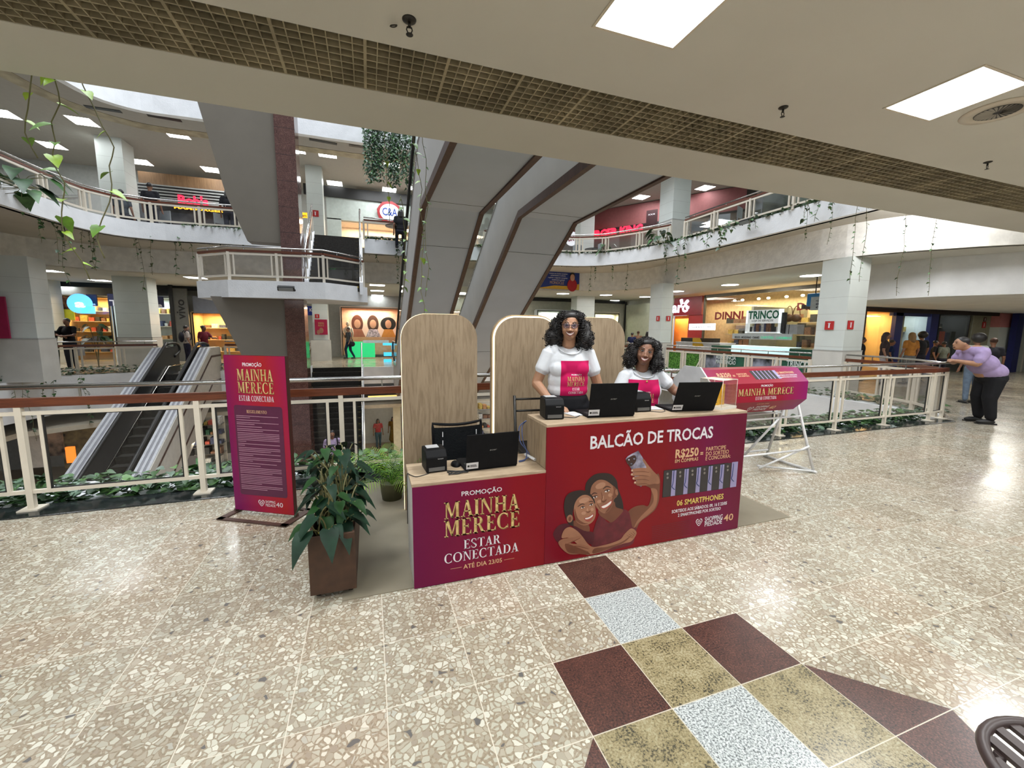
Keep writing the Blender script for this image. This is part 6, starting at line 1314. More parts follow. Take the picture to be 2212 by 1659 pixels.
def rack(px0, py0, px1, py1, y, label, seed, rows=5):
    a = rect(px0, py0, px1, py1, y); r = root('goods_rack', label, 'shelf'); rn = random.Random(seed); zb_ = max(-4.8, a[2])
    d = MB(); d.box(a[0], a[1], y + .4, y + .45, zb_, a[3]); mk('rack_back', d, mat('rack_white', (.66, .62, .52), .6), r)
    for k in range(rows):
        z = zb_ + .1 + k * (a[3] - zb_) / rows; d = MB(); d.box(a[0], a[1], y, y + .4, z, z + .03); mk('shelf', d, M_STEEL, r)
        g = MB(); x = a[0]
        while x < a[1] - .1: w_ = rn.uniform(.06, .2); g.box(x, x + w_, y + .05, y + .35, z + .03, z + rn.uniform(.08, .3), rn.randrange(8)); x += w_ + .03
        mk('shelf_goods', g, GOODS, r, kind='stuff')
    return r
rack(418, 905, 480, 1010, 16.5, 'lower level shelves of small goods left of the banner', 21)
rack(385, 905, 430, 975, 19.5, 'lower level warm-lit shelves behind the escalator side', 22)
rack(1036, 870, 1064, 950, 17, 'lower level shelves glimpsed between the left and middle panels', 23, 4)
area('lower_shop_glow', -6.2, 15.5, -2.0, 2, 1, 60, (1, .9, .7)); area('lower_shop_glow', 2.0, 15.5, -2.0, 2, 1, 60, (1, .85, .6))
k3 = root('market_stall', 'lower level stall with a dark peaked roof and white frame left of the banner', 'stall'); q = onZ(465, 1010, -4.8)
cx, cy = q.x, q.y; d = MB(); h = 1.9
d.prism([(cx - 1.3, cy - 1, -4.8 + h), (cx + 1.3, cy - 1, -4.8 + h), (cx + .2, cy - 1, -4.8 + h + .8)], (0, 2, 0)); mk('peaked_roof', d, mat('roof_grey', (.06, .06, .06), .6), k3)
for sx in (-1.1, 1.1):
    for sy in (-.9, .9): mk('stall_post', MB().box(cx + sx - .04, cx + sx + .04, cy + sy - .04, cy + sy + .04, -4.8, -4.8 + h), M_WTUBE, k3)
d = MB(); d.box(cx - 1.2, cx + 1.2, cy - 1, cy + 1, -4.8, -3.9); mk('stall_counter', d, mat('stall_grey', (.40, .40, .42), .6), k3)
lboard('ceiling_band', 795, 855, 858, 863, 17.4, emat('warm_band', (1, .62, .18), 1.1), 'glowing warm light band on the lower level right of the stairs', 'lamp')
lboard('ceiling_band', 1036, 850, 1064, 856, 17.4, emat('warm_band', (1, .62, .18), 1.1), 'glowing warm light band between the left and middle panels', 'lamp')
lboard('column', 850, 880, 866, 985, 21, mat('cream_wall', (.70, .66, .52), .7), 'cream lower level column beside the left panel', 'column')

# food court chairs behind the upper railings
fc = root('food_court_chair', 'grey food court chair behind the upper left railing, beside the white pillar', 'chair', (0, 0, 0), 0, 'food court chairs on the upper gallery')
M_FCC = mat('chair_grey', (.22, .24, .25), .5)
d = MB(); d.box(-.2, .2, -.2, .2, .44, .47); mk('seat', d, M_FCC, fc); d = MB(); d.box(-.2, .2, .18, .21, .58, .90); mk('backrest', d, M_FCC, fc)
for sx_ in (-.18, .18):
    for sy_ in (-.18, .19): mk('leg', MB().box(sx_ - .012, sx_ + .012, sy_ - .012, sy_ + .012, 0, .9 if sy_ > 0 else .44), M_FCC, fc)
SPOT = [(250, 470, .9, 'grey food court chair behind the upper left railing, beside the white pillar'), (345, 484, .8, 'grey food court chair on the upper left gallery below the red neon name'), (372, 486, 1.1, 'grey food court chair right of the one below the red neon name'), (470, 492, .9, 'grey food court chair near the tapered bracket on the upper gallery'),
        (1240, 550, .9, 'left grey food court chair at the burger bar railing'), (1256, 550, .9, 'right grey food court chair at the burger bar railing'), (1305, 548, 1.0, 'grey food court chair further along the burger bar railing'), (1500, 508, .9, 'grey food court chair just right of the big upper pillar'), (1516, 503, .9, 'second grey food court chair right of the big upper pillar'), (1560, 486, 1.0, 'grey food court chair at the middle of the upper right railing'), (1612, 472, 1.0, 'pale food court chair near the green glow of the upper right gallery'), (1640, 462, .9, 'last grey food court chair before the ceiling edge hides the gallery')]
for i, (px, py, dd, lb) in enumerate(SPOT):
    q = onZ(px, py, 4.8); u = Vector((q.x, q.y, 0)).normalized() * dd
    if i == 0: fc.location = (q.x + u.x, q.y + u.y, 4.5)
    else: dup(fc, (q.x + u.x, q.y + u.y, 4.5), i * 1.3, lb)
for i, (px, py, lb) in enumerate(((855, 470, 'dark table behind the short middle upper railing'), (1280, 520, 'dark round table at the burger bar railing'), (1540, 470, 'dark round table on the upper right gallery'))):
    q = onZ(px, py + 30, 4.8); u = Vector((q.x, q.y, 0)).normalized() * 1.2; r = root('round_table', lb, 'table', (q.x + u.x, q.y + u.y, 4.5)); mk('table_top', MB().lathe([(.36, .72), (.36, .75)], 20), M_DARKM, r); mk('table_stem', MB().tube([(0, 0, 0), (0, 0, .72)], .03, 8), M_DARKM, r)
q = onX(1690, 440, 13.0); r = root('lit_sign', 'small glowing green sign on the upper right gallery', 'sign'); d = MB(); d.box(q.x, q.x + .06, q.y - .5, q.y + .5, 5.0, 5.25); mk('sign_board', d, emat('green_lit', (.02, .75, .15), 1.5), r)
d = MB(); d.box(13.9, 14.0, 4.75, 12.4, 4.52, 7.9); mk('dark_shop_wall', d, mat('dark_green_wall', (.03, .06, .05), .5, var=.8, scale=1, c2=(.12, .14, .12)), None, 'dark unlit shop wall on the upper right gallery', 'shop')
# ---------------------------------------------------------------- plants
LG = [mat('leaf_dark', (.020, .060, .018), .45, var=.35, scale=6), mat('leaf_mid', (.045, .12, .03), .45, var=.35, scale=6), mat('leaf_light', (.10, .22, .06), .45, var=.3, scale=6), mat('leaf_grey', (.12, .19, .13), .4, var=.3, scale=6)]
LB = [mat('pothos_bright', (.30, .48, .03), .4, var=.3, scale=8), mat('pothos_green', (.14, .30, .03), .4, var=.3, scale=8), mat('vine_stem', (.14, .13, .05), .6)]
M_STEM = LB[2]
def leaf(mb, p, d, n, L_, W_, mi, droop=.25):
    """pointed heart leaf with a folded midrib; p base, d direction, n up normal"""
    d = Vector(d).normalized(); n = Vector(n); s = d.cross(n)
    if s.length < 1e-3: s = Vector((1, 0, 0))
    s.normalize(); n = s.cross(d).normalized(); p = Vector(p)
    prof = [(0, 0), (-.08, .28), (.12, .48), (.40, .44), (.72, .22), (1.0, 0)]
    mid = [p + d * (t * L_) - Vector((0, 0, droop * L_ * t * t)) for t in (0, .12, .40, .72, 1.0)]
    o = len(mb.v); mb.v += [tuple(m) for m in mid]
    R_i, L_i = [], []
    for (t, w_) in prof[1:5]:
        b = p + d * (t * L_) - Vector((0, 0, droop * L_ * t * abs(t))) + n * (w_ * W_ * .25)
        R_i.append(len(mb.v)); mb.v.append(tuple(b + s * w_ * W_)); L_i.append(len(mb.v)); mb.v.append(tuple(b - s * w_ * W_))
    for S in (R_i, L_i):
        fs = [[o, S[0], S[1], o + 1], [o + 1, S[1], S[2], o + 2], [o + 2, S[2], S[3], o + 3], [o + 3, S[3], o + 4]]
        if S is L_i: fs = [f[::-1] for f in fs]
        for f in fs: mb.f.append(f); mb.mi.append(mi); mb.sm.append(True)
def cover(name, path, width, z, n, size, label, seed, hgt=.12, mats=LG, wts=(4, 4, 1, 2), side=1):
    rn = random.Random(seed); mb = MB(); P = [Vector((a, b, 0)) for a, b in path]
    seg = [(P[i + 1] - P[i]).length for i in range(len(P) - 1)]; tot = sum(seg); idx = [i for i, w_ in enumerate(wts) for _ in range(w_)]
    for _ in range(n):
        t = rn.random() * tot; i = 0
        while t > seg[i]: t -= seg[i]; i += 1
        u = (P[i + 1] - P[i]).normalized(); nv = Vector((u.y, -u.x, 0)) * side
        q = P[i] + u * t + nv * rn.uniform(0, width); q.z = z + rn.uniform(0, hgt)
        a = rn.uniform(0, 2 * PI); s_ = size * rn.uniform(.6, 1.3)
        leaf(mb, q, (math.cos(a), math.sin(a), rn.uniform(-.3, .7)), (rn.uniform(-.5, .5), rn.uniform(-.5, .5), 1), s_, s_ * .9, rn.choice(idx))
    return mk(name, mb, mats, None, label, 'plant', kind='stuff')
cover('ground_cover_plants', [(10.0, 4.71), (-10.2, 4.71)], .5, -.06, 6500, .095, 'strip of leafy ground cover plants growing behind the near railing', 1, .20, side=1)
cover('ground_cover_plants', offset_path(RIGHT1, -.3), .5, -.02, 1500, .10, 'leafy planting along the right edge of the void behind the raffle drum', 2, .2)
cover('ground_cover_plants', offset_path(LEFT1, -.35), .75, -.02, 1900, .11, 'dark leafy planting along the left edge of the void below the three people', 3, .24, wts=(6, 3, 0, 0))
cover('ground_cover_plants', offset_path(RIGHT2, -.03), .22, 4.78, 1500, .10, 'leafy planting along the upper right fascia', 4, .12, wts=(4, 4, 1, 1))
cover('ground_cover_plants', [(1.5, 16.25), (-.03, 16.25)], .2, 4.78, 220, .11, 'leafy planting under the short upper railing near the round sign', 5, .12, wts=(3, 4, 1, 1))
cover('ground_cover_plants', offset_path(LEFT2[:9], -.02), .2, 4.77, 260, .08, 'sparse leafy planting on the upper left fascia', 6, .06, wts=(4, 4, 1, 1))
cover('ground_cover_plants', [(-.3, 12.15), (-2.2, 12.0), (-4.4, 11.8)], .4, -3.2, 420, .13, 'bright foliage below the lower landing rail', 7, .5, wts=(1, 4, 5, 1), side=-1)
# hanging strands: six different ones, then copies
def strand(seed, L_, size, mats, name='hanging_vine', label='x', group=None, mi=(0, 1), loc=(0, 0, 0), sway=.05, dens=1.0):
    rn = random.Random(seed); r = root(name, label, 'plant', loc, 0, group)
    pts = [Vector((0, 0, 0))]; n = max(4, int(L_ / .16)); x = y = 0
    for i in range(1, n + 1): x += rn.uniform(-sway, sway); y += rn.uniform(-sway, sway) * .5; pts.append(Vector((x, y, -L_ * i / n)))
    mk('vine_stem', MB().tube(smooth_path(pts, 2), .0035 if size < .1 else .005, 5), M_STEM, r)
    mb = MB(); m = int(L_ / (size * 1.1) * dens)
    for i in range(m):
        t = (i + rn.random() * .6) / m; k = min(n - 1, int(t * n)); q = pts[k].lerp(pts[k + 1], t * n - k); a = rn.uniform(0, 2 * PI); s_ = size * rn.uniform(.6, 1.25)
        leaf(mb, q, (math.cos(a), math.sin(a), rn.uniform(-.9, .1)), (math.cos(a) * .6, math.sin(a) * .6 - .5, .8), s_, s_ * .85, rn.choice(mi), .3)
    mk('vine_leaves', mb, mats, r); return r
GV = 'thin vine strands hanging over the gallery fascias'; LV = 'thin dark vine strand hanging over a white gallery fascia'
protos = [strand(30 + i, l, .11, LG, 'hanging_vine', LV, GV, (0, 1, 1), (0, 0, -50), dens=d) for i, (l, d) in enumerate(((.35, 1.7), (.55, 1.5), (.8, 1.3), (1.15, 1.05), (1.6, .9), (2.1, .7)))]
used = [False] * 6; hung = []; rn = random.Random(77)
def hang(x, y, z, k):
    if not used[k]: used[k] = True; o = protos[k]; o.location = (x, y, z); o.rotation_euler = (0, 0, rn.uniform(0, 6))
    else: o = dup(protos[k], (x, y, z), rn.uniform(0, 6))
    hung.append((o, k, x, y, z))
def hang_px(px, py, z, k, out=.0):
    p = onZ(px, py, z); q = Vector((p.x, p.y, 0)); q -= q.normalized() * .12; hang(q.x, q.y, z, k)
for px, py, k in ((80, 426, 3), (88, 430, 2), (104, 434, 4), (112, 438, 2), (128, 442, 3), (134, 444, 5), (142, 447, 3), (180, 459, 3), (186, 461, 4), (199, 465, 4), (205, 467, 3),
        (270, 477, 0), (279, 479, 3), (290, 481, 5), (296, 482, 1), (308, 482, 0), (316, 483, 1), (321, 483, 4), (332, 484, 1), (338, 485, 0), (365, 487, 4), (372, 487, 1), (380, 487, 2), (388, 488, 1), (396, 488, 0), (402, 488, 3), (430, 490, 0), (446, 492, 1), (455, 492, 0), (468, 493, 1), (478, 493, 0), (490, 494, 1), (500, 494, 1), (509, 494, 0), (518, 494, 1)): hang_px(px, py, 4.82, k)
for px, py, k in ((795, 520, 1), (803, 520, 0), (808, 520, 2), (824, 520, 0), (836, 520, 0), (848, 520, 1), (856, 520, 3), (862, 520, 4), (868, 520, 2)): hang_px(px, py, 4.82, k)
for px, py, k in ((1210, 548, 1), (1218, 549, 0), (1226, 549, 1), (1236, 550, 0), (1242, 550, 1), (1252, 550, 1), (1262, 550, 0), (1272, 549, 4), (1281, 549, 1), (1290, 549, 3), (1296, 548, 1), (1322, 547, 3), (1338, 546, 1), (1344, 546, 1), (1351, 545, 4), (1358, 544, 0), (1375, 541, 1), (1400, 536, 1), (1412, 533, 1),
        (1436, 526, 3), (1440, 525, 1), (1462, 519, 4), (1468, 517, 1), (1480, 514, 3), (1482, 513, 0), (1516, 502, 0), (1532, 496, 1), (1536, 495, 0), (1552, 489, 1), (1560, 486, 2), (1570, 482, 0), (1576, 480, 1), (1588, 476, 0), (1622, 470, 0), (1632, 466, 0), (1740, 436, 1), (1746, 434, 0), (1775, 427, 1), (1800, 420, 0)): hang_px(px, py, 4.82, k)
for px, py, k in ((118, 815, 2), (172, 812, 3), (176, 812, 4), (214, 800, 1), (248, 800, 3), (60, 830, 4), (48, 826, 3), (30, 840, 3), (95, 818, 2)): hang_px(px, py, -.02, k)
for k in range(6):
    if not used[k]: hang(-7.6 + k * .1, 12.9, 4.8, k)
def ordn(i): return {1: 'first', 2: 'second', 3: 'third'}.get(i, '%d%s' % (i, 'th' if 10 < i % 100 < 14 else {1: 'st', 2: 'nd', 3: 'rd'}.get(i % 10, 'th')))
for ar, tst in (('upper left fascia', lambda x, z: z > 2 and x < -2), ('short middle fascia', lambda x, z: z > 2 and -2 <= x < 3), ('upper right fascia', lambda x, z: z > 2 and x >= 3), ('lower left white wall', lambda x, z: z < 2)):
    L_ = sorted([h for h in hung if tst(h[2], h[4])], key=lambda h: h[2] / h[3])
    for i, h in enumerate(L_): h[0]['label'] = '%s vine strand hanging over the %s, %s from the left' % (('very short', 'short', 'medium', 'long', 'very long', 'longest')[h[1]], ar, ordn(i + 1)); h[0]['group'] = 'vine strands over the ' + ar
# nearer strands that hang from the planter above our ceiling edge
def near(px, pyt, pyb, y, size, label, seed, mats=LB, mi=(0, 0, 1), dens=.8, sway=.04):
    a = onY(px, pyt, y); b = onY(px, pyb, y); strand(seed, a.z - b.z + .3, size, mats, 'hanging_vine', label, None, mi, (a.x, y, a.z + .3), sway, dens)
near(118, 170, 600, 4.95, .13, 'bright green pothos strand hanging down at the upper left', 50, dens=1.0, sway=.08)
near(84, 210, 340, 4.9, .11, 'short bright pothos strand left of the longest one at the upper left', 51, dens=.7, sway=.08)
near(152, 175, 560, 5.0, .12, 'long bright pothos strand reaching below the left fascia', 52, dens=.5, sway=.07)
near(893, 300, 690, 5.1, .07, 'bright pothos strand hanging in front of the left big escalator', 53, dens=.55)
near(905, 300, 640, 5.1, .05, 'thin bare vine strand beside the left big escalator', 54, LG, (1, 2), .5)
near(842, 290, 480, 5.2, .075, 'bright vine strand in front of the hanging vine curtain', 55, dens=.5)
near(866, 470, 640, 6.5, .10, 'bright vine strand beside the steel edge of the left escalator', 56, dens=.8)
for px, a_, b_, lb in ((1853, 440, 615, 'dark vine strand hanging left of the soffit, over the stone pillar'), (1870, 460, 610, 'vine strand just right of the stone pillar'), (1958, 462, 640, 'vine strand hanging before the white soffit, left of two'), (2022, 470, 640, 'vine strand hanging before the white soffit, right of two'), (1745, 425, 520, 'vine strand over the shaded beam left of the stone pillar'), (1795, 440, 530, 'curling vine strand near the stone pillar top')):
    near(px, a_, b_, 4.9 if px > 1850 else 6.2, .055, lb, px, LG, (0, 1, 2), .7, .03)
# curtain of vines
rn = random.Random(90); mb = MB(); x0 = onY(786, 340, 15.6).x; x1 = onY(892, 340, 15.6).x; zt = onY(840, 275, 15.6).z + .5
for i in range(130):
    x = rn.uniform(x0, x1); y = 15.6 + rn.uniform(-.15, .3); e = onY(840, 340 + 60 * rn.random() ** .6, 15.6).z
    z = zt
    while z > e:
        a = rn.uniform(0, 2 * PI); s_ = .10 * rn.uniform(.6, 1.2); leaf(mb, (x + rn.uniform(-.03, .03), y, z), (math.cos(a), math.sin(a), -.5), (0, -1, .6), s_, s_ * .8, rn.choice((0, 0, 1, 1, 3)), .3); z -= rn.uniform(.06, .13)
mk('vine_curtain', mb, LG, None, 'dense curtain of small-leaved vines hanging high beside the escalators', 'plant', kind='stuff')
# dark broad-leaved plants on the upper gallery
def bush(name, loc, n, size, label, seed, mats, mi, spread=.3, pot=None, zr=(.1, .6)):
    rn = random.Random(seed); r = root(name, label, 'plant', loc); lf = MB(); st = MB()
    for i in range(n):
        a = rn.uniform(0, 2 * PI); el = rn.uniform(.1, 1.2); rr = spread * rn.uniform(.5, 1); z = rn.uniform(*zr)
        tip = Vector((math.cos(a) * rr, math.sin(a) * rr, z)); st.tube(smooth_path([(0, 0, 0), (tip.x * .3, tip.y * .3, z * .7), tip], 3), .006, 5)
        s_ = size * rn.uniform(.7, 1.2); leaf(lf, tip, (math.cos(a), math.sin(a), -.35), (0, 0, 1), s_, s_ * .75, rn.choice(mi), .5)
    mk('stem', st, M_STEM, r); mk('foliage', lf, mats, r); return r
q = onZ(40, 400, 4.8); bush('broad_leaf_plant', (q.x + .1, q.y - .1, 4.75), 26, .42, 'dark broad-leaved plant on the upper fascia at the far left edge', 61, LG, (0, 0, 1), .55, zr=(-.25, .35))
q = onZ(1425, 525, 4.8); bush('broad_leaf_plant', (q.x - .05, q.y, 4.8), 16, .28, 'dark broad-leaved plant by the upper pillar beside the red letters', 62, LG, (0, 0, 1), .4, zr=(0, .5))
q = onZ(1310, 548, 4.8); bush('broad_leaf_plant', (q.x - .05, q.y, 4.8), 14, .26, 'dark broad-leaved plant under the burger bar railing', 63, LG, (0, 0, 1), .4, zr=(0, .35))
q = onY(203, 765, 19.0); bush('potted_palm', (q.x, 19.2, 0), 14, .30, 'small dark palm standing by the warm orange shop', 64, LG, (0,), .3, zr=(1.0, 1.7))
# ---------------------------------------------------------------- foreground planter box with its big-leaved plant
M_CORTEN = mat('corten_brown', (.055, .025, .013), .6, var=.18, scale=14)
pl = root('planter_box', 'rust-brown long planter box on castors in front of the low counter', 'planter', (-.245, 2.49, 0))
def bp(nm_, *b): d = MB(); d.box(*b); mk(nm_, d, M_CORTEN, pl, bevel=.002)
PW = .127
bp('box_side', -PW, PW, .0, .014, .045, .405); bp('box_side', -PW, PW, .92, .934, .045, .405); bp('box_side', -PW, -PW + .014, .014, .92, .045, .405); bp('box_side', PW - .014, PW, .014, .92, .045, .405); bp('box_bottom', -PW + .014, PW - .014, .014, .92, .045, .06)
d = MB(); d.box(-PW + .014, PW - .014, .014, .92, .06, .33); mk('soil', d, mat('soil', (.018, .012, .008), .95, var=.5, scale=60), pl)
for sx in (-.09, .09):
    for sy in (.07, .86): mk('castor', MB().tube([(sx - .012, sy, .022), (sx + .012, sy, .022)], .022, 12), M_PRN, pl)
AN = [mat('anthurium_dark', (.007, .026, .013), .5, var=.35, scale=9, spec=.2), mat('anthurium_green', (.014, .050, .012), .5, spec=.2, var=.35, scale=9), mat('anthurium_yellow', (.35, .32, .04), .5)]
rn = random.Random(42); pr_ = root('anthurium_plant', 'big dark heart-leaved plant growing from the rust-brown planter box', 'plant', (-.245, 2.49, .33)); lf = MB(); st = MB(); ve = MB()
def big_leaf(base, tip, ang, L_, mi=0, dr=.45):
    st.tube(smooth_path([base, (base[0] * .6 + tip[0] * .4, base[1] * .6 + tip[1] * .4, base[2] * .3 + tip[2] * .75), tip], 4), .0042, 6, 0)
    d_ = Vector((math.cos(ang), math.sin(ang), -.35)); leaf(lf, tip, d_, (0, 0, 1), L_, L_ * .72, mi, dr)
spec = [((-.06, .10), (-.125, -.02, .12), -2.0, .155), ((-.02, .08), (-.08, .02, .19), -2.4, .14), ((.0, .06), (-.01, -.02, .12), -1.4, .150), ((.06, .10), (.06, .08, .10), -1.3, .15), ((.05, .15), (.09, .10, .16), -.5, .15), ((.05, .30), (.12, .3, .22), -.3, .15),
        ((-.05, .3), (-.12, .32, .20), -2.9, .14), ((-.05, .2), (-.10, .22, .24), 3.0, .13), ((.03, .25), (.06, .2, .22), -.7, .14)]
for b_, t_, a_, l_ in spec: big_leaf((b_[0], b_[1], 0), t_, a_, l_, 0, .6)
for i in range(130):
    y = rn.uniform(.08, .88); x = rn.uniform(-.10, .10); h = rn.uniform(.12, .50) * (1 - .9 * abs(y - .5)); a = rn.uniform(0, 2 * PI)
    big_leaf((x, y, 0), (x + .085 * math.cos(a), y + .10 * math.sin(a), h), a, rn.uniform(.075, .118), rn.choice((0, 0, 0, 1)), rn.uniform(.2, .7))
leaf(lf, (-.07, .04, .075), (.9, .1, .1), (0, 0, 1), .09, .035, 2, .1)
mk('stem', st, M_STEM, pr_); mk('foliage', lf, AN, pr_)
# palm at the left end of the booth
pm = root('palm_plant', 'small bright green palm left of the low counter', 'plant', (.16, 3.92, .006)); rn = random.Random(9)
d = MB(); d.lathe([(.09, 0), (.11, .16), (.115, .17), (.10, .165), (.095, .14)], 20); mk('pot', d, mat('olive_pot', (.10, .10, .05), .6), pm)
PA = [mat('palm_bright', (.22, .42, .03), .45, var=.3, scale=5), mat('palm_green', (.07, .20, .02), .45, var=.3, scale=5)]
for i in range(13):
    a = i * 2.4 + .3; el = rn.uniform(.75, 1.4); L_ = rn.uniform(.42, .66); d_ = Vector((math.cos(a) * math.cos(el), math.sin(a) * math.cos(el), math.sin(el)))
    P = [Vector((0, 0, .14)) + d_ * (L_ * t) + Vector((math.cos(a), math.sin(a), 0)) * (.16 * t * t) - Vector((0, 0, .24 * t * t * (1.6 - el * .6))) for t in [k / 9 for k in range(10)]]
    fr = MB(); fr.tube(P, [.005 * (1 - .08 * k) for k in range(10)], 5, 1); mi_ = 0 if i % 3 != 1 else 1
    for k in range(2, 10):
        t_ = (P[k] - P[k - 1]).normalized(); s_ = t_.cross(Vector((0, 0, 1))).normalized()
        for sg in (-1, 1):
            for j in (0, .5):
                b0 = P[k - 1].lerp(P[k], j); l_ = .15 * math.sin(PI * (k + j) / 11) + .03; dd = (s_ * sg + t_ * .9).normalized(); e_ = b0 + dd * l_ - Vector((0, 0, l_ * .35)); m_ = b0 + dd * l_ * .5 + Vector((0, 0, .004)); w_ = t_ * .0042
                fr.add([b0 - w_ * .4, b0 + w_ * .4, m_ + w_, m_ - w_, e_], [(0, 1, 2, 3), (3, 2, 4)], mi_)
    mk('frond', fr, PA, pm)
fl_ = MB(); rn = random.Random(3)
q = onY(975, 985, 4.1)
for i in range(60): a = rn.uniform(0, 2 * PI); leaf(fl_, (q.x + rn.uniform(-.1, .22), 4.1 + rn.uniform(-.08, .08), q.z + rn.uniform(-.12, .06)), (math.cos(a), math.sin(a), .4), (0, 0, 1), .06, .05, rn.choice((0, 1, 2)), .2)
pk = root('flowering_plant', 'small pink and cream leafed plant behind the low counter laptop', 'plant', (0, 0, 0)); mk('foliage', fl_, [mat('pink_leaf', (.30, .03, .06), .5), mat('cream_leaf', (.42, .40, .24), .5), LG[1]], pk)
d = MB(); d.lathe([(.06, .012), (.09, q.z - .1)], 16, c=(q.x + .05, 4.1, 0)); mk('pot', d, mat('olive_pot', (.10, .10, .05), .6), pk)
# ---------------------------------------------------------------- people
def blobmesh(prims, vox, smooth=2, cut=None):
    """one closed skin around overlapping tapered limbs and ellipsoids"""
    mb = MB()
    for p in prims:
        if p[0] == 'c':
            _, a, ra, b, rb = p; a = Vector(a); b = Vector(b); n = 5
            pts = [a - (b - a).normalized() * ra * .9] + [a.lerp(b, i / n) for i in range(n + 1)] + [b + (b - a).normalized() * rb * .9]
            rs = [ra * .45] + [ra + (rb - ra) * i / n for i in range(n + 1)] + [rb * .45]
            mb.tube(pts, rs, 14)
        else:
            _, c, r = p[:3]; M = (Matrix.Translation(c) @ Euler(p[3]).to_matrix().to_4x4() @ Matrix.Diagonal((*r, 1))) if len(p) > 3 else None
            if M: mb.ell((0, 0, 0), (1, 1, 1), 18, 12, 0, M)
            else: mb.ell(c, r, 18, 12)
    me = mb.mesh('tmp'); o = bpy.data.objects.new('tmp', me); COL.objects.link(o)
    m = o.modifiers.new('r', 'REMESH'); m.mode = 'VOXEL'; m.voxel_size = vox
    if smooth: s = o.modifiers.new('s', 'SMOOTH'); s.factor = .5; s.iterations = smooth
    dg = bpy.context.evaluated_depsgraph_get(); out = bpy.data.meshes.new_from_object(o.evaluated_get(dg))
    bpy.data.objects.remove(o); bpy.data.meshes.remove(me)
    for p in out.polygons: p.use_smooth = True
    return out
def skin_mat(nm, c): return mat(nm, c, .5, var=.08, scale=14)
SKN = [skin_mat('skin_warm_brown', (.36, .185, .105)), skin_mat('skin_deep_brown', (.215, .10, .058)), skin_mat('skin_light_brown', (.32, .17, .11))]
HAIR = mat('hair_black', (.004, .003, .0025), .85, var=.4, scale=80, spec=.03)
def person(name, label, loc, rz, k=1.0, skin=1, top=(.1, .1, .1), bottom=(.02, .02, .03), arms=None, legs=None, lean=0.0, hair='short', vox=.018, sleeve=.45, short=False, bag=None, sit=False, dress=False, hairc=None, head_turn=0, shoe=(.02, .02, .02), group=None):
    """whole figure, 1.66 m tall at k=1, faces -Y locally; arms: dict of elbow/wrist offsets"""
    r = root(name, label, 'person', loc, rz, group); r.scale = (k, k, k)
    hipz = .88 if not sit else .50
    L = lambda v: Vector((v[0], v[1] * math.cos(lean) - (v[2] - hipz) * math.sin(lean), hipz + (v[2] - hipz) * math.cos(lean) + v[1] * math.sin(lean))) if lean else Vector(v)
    dz = hipz - .88
    sh = [L((s * .175, 0, 1.36 + dz)) for s in (-1, 1)]
    A = arms or {}
    el = [Vector(A.get('el' if i == 0 else 'er', (s * .235, .02, 1.10 + dz))) for i, s in enumerate((-1, 1))]
    wr = [Vector(A.get('wl' if i == 0 else 'wr', (s * .25, -.06, .86 + dz))) for i, s in enumerate((-1, 1))]
    hp = [Vector((s * .09, 0, hipz)) for s in (-1, 1)]
    Lg = legs or {}
    if sit: kn = [Vector((s * .12, -.42, .48)) for s in (-1, 1)]; an = [Vector((s * .12, -.40, .08)) for s in (-1, 1)]
    else: kn = [Vector(Lg.get('kl' if i == 0 else 'kr', (s * .095, -.01, .47))) for i, s in enumerate((-1, 1))]; an = [Vector(Lg.get('al' if i == 0 else 'ar', (s * .10, .02, .08))) for i, s in enumerate((-1, 1))]
    hc = L((0, -.02, 1.55 + dz)); nb = L((0, 0, 1.38 + dz))
    P = [('e', hc, (.072, .090, .105)), ('e', hc + Vector((0, -.03, -.055)), (.05, .055, .055)), ('e', hc + Vector((0, -.095, -.01)), (.013, .018, .022)), ('c', nb, .052, hc + Vector((0, .02, -.06)), .048),
         ('e', L((0, 0, 1.20 + dz)), (.15, .10, .20)), ('e', Vector((0, 0, hipz + .06)), (.145, .10, .12)), ('e', L((0, 0, 1.03 + dz)), (.125, .09, .12))]
    for i in (0, 1):
        P += [('c', sh[i], .048, el[i], .038), ('c', el[i], .036, wr[i], .024), ('c', hp[i], .085, kn[i], .055), ('c', kn[i], .052, an[i], .034)]
        d_ = (wr[i] - el[i]).normalized(); P += [('e', wr[i] + d_ * .045, (.036, .022, .05))]
        for f in range(4): P.append(('c', wr[i] + d_ * .07 + Vector(((f - 1.5) * .015, 0, 0)), .010, wr[i] + d_ * (.135 - .01 * abs(f - 1.2)) + Vector(((f - 1.5) * .018, -.015, 0)), .008))
        P.append(('c', wr[i] + d_ * .03 + Vector((.02 if i == 0 else -.02, -.02, 0)), .011, wr[i] + d_ * .08 + Vector((.03 if i == 0 else -.03, -.045, 0)), .009))
    mk('body', blobmesh(P, vox), SKN[skin], r)
    T = [('e', L((0, 0, 1.20 + dz)), (.175, .125, .21)), ('e', Vector((0, 0, hipz + .09)), (.162, .120, .11)), ('e', L((0, 0, 1.04 + dz)), (.155, .115, .14)), ('c', sh[0], .058, sh[1], .058)]
    for i in (0, 1): T.append(('c', sh[i], .062, sh[i].lerp(el[i], sleeve * 1.6 if sleeve < .6 else 1), .052))
    if sleeve > .6:
        for i in (0, 1): T.append(('c', el[i], .05, wr[i], .036))
    if dress: T += [('c', (0, 0, hipz), .16, (0, 0, .35), .24)]
    mk('shirt' if not dress else 'dress', blobmesh(T, vox), mat('cloth_%.3f_%.3f_%.3f' % top, top, .85, var=.15, scale=12), r)
    B = [('e', Vector((0, 0, hipz)), (.160, .118, .11))]
    for i in (0, 1):
        B.append(('c', hp[i], .096, kn[i], .068)); 
        if not short: B.append(('c', kn[i], .064, an[i] + Vector((0, 0, .02)), .052))
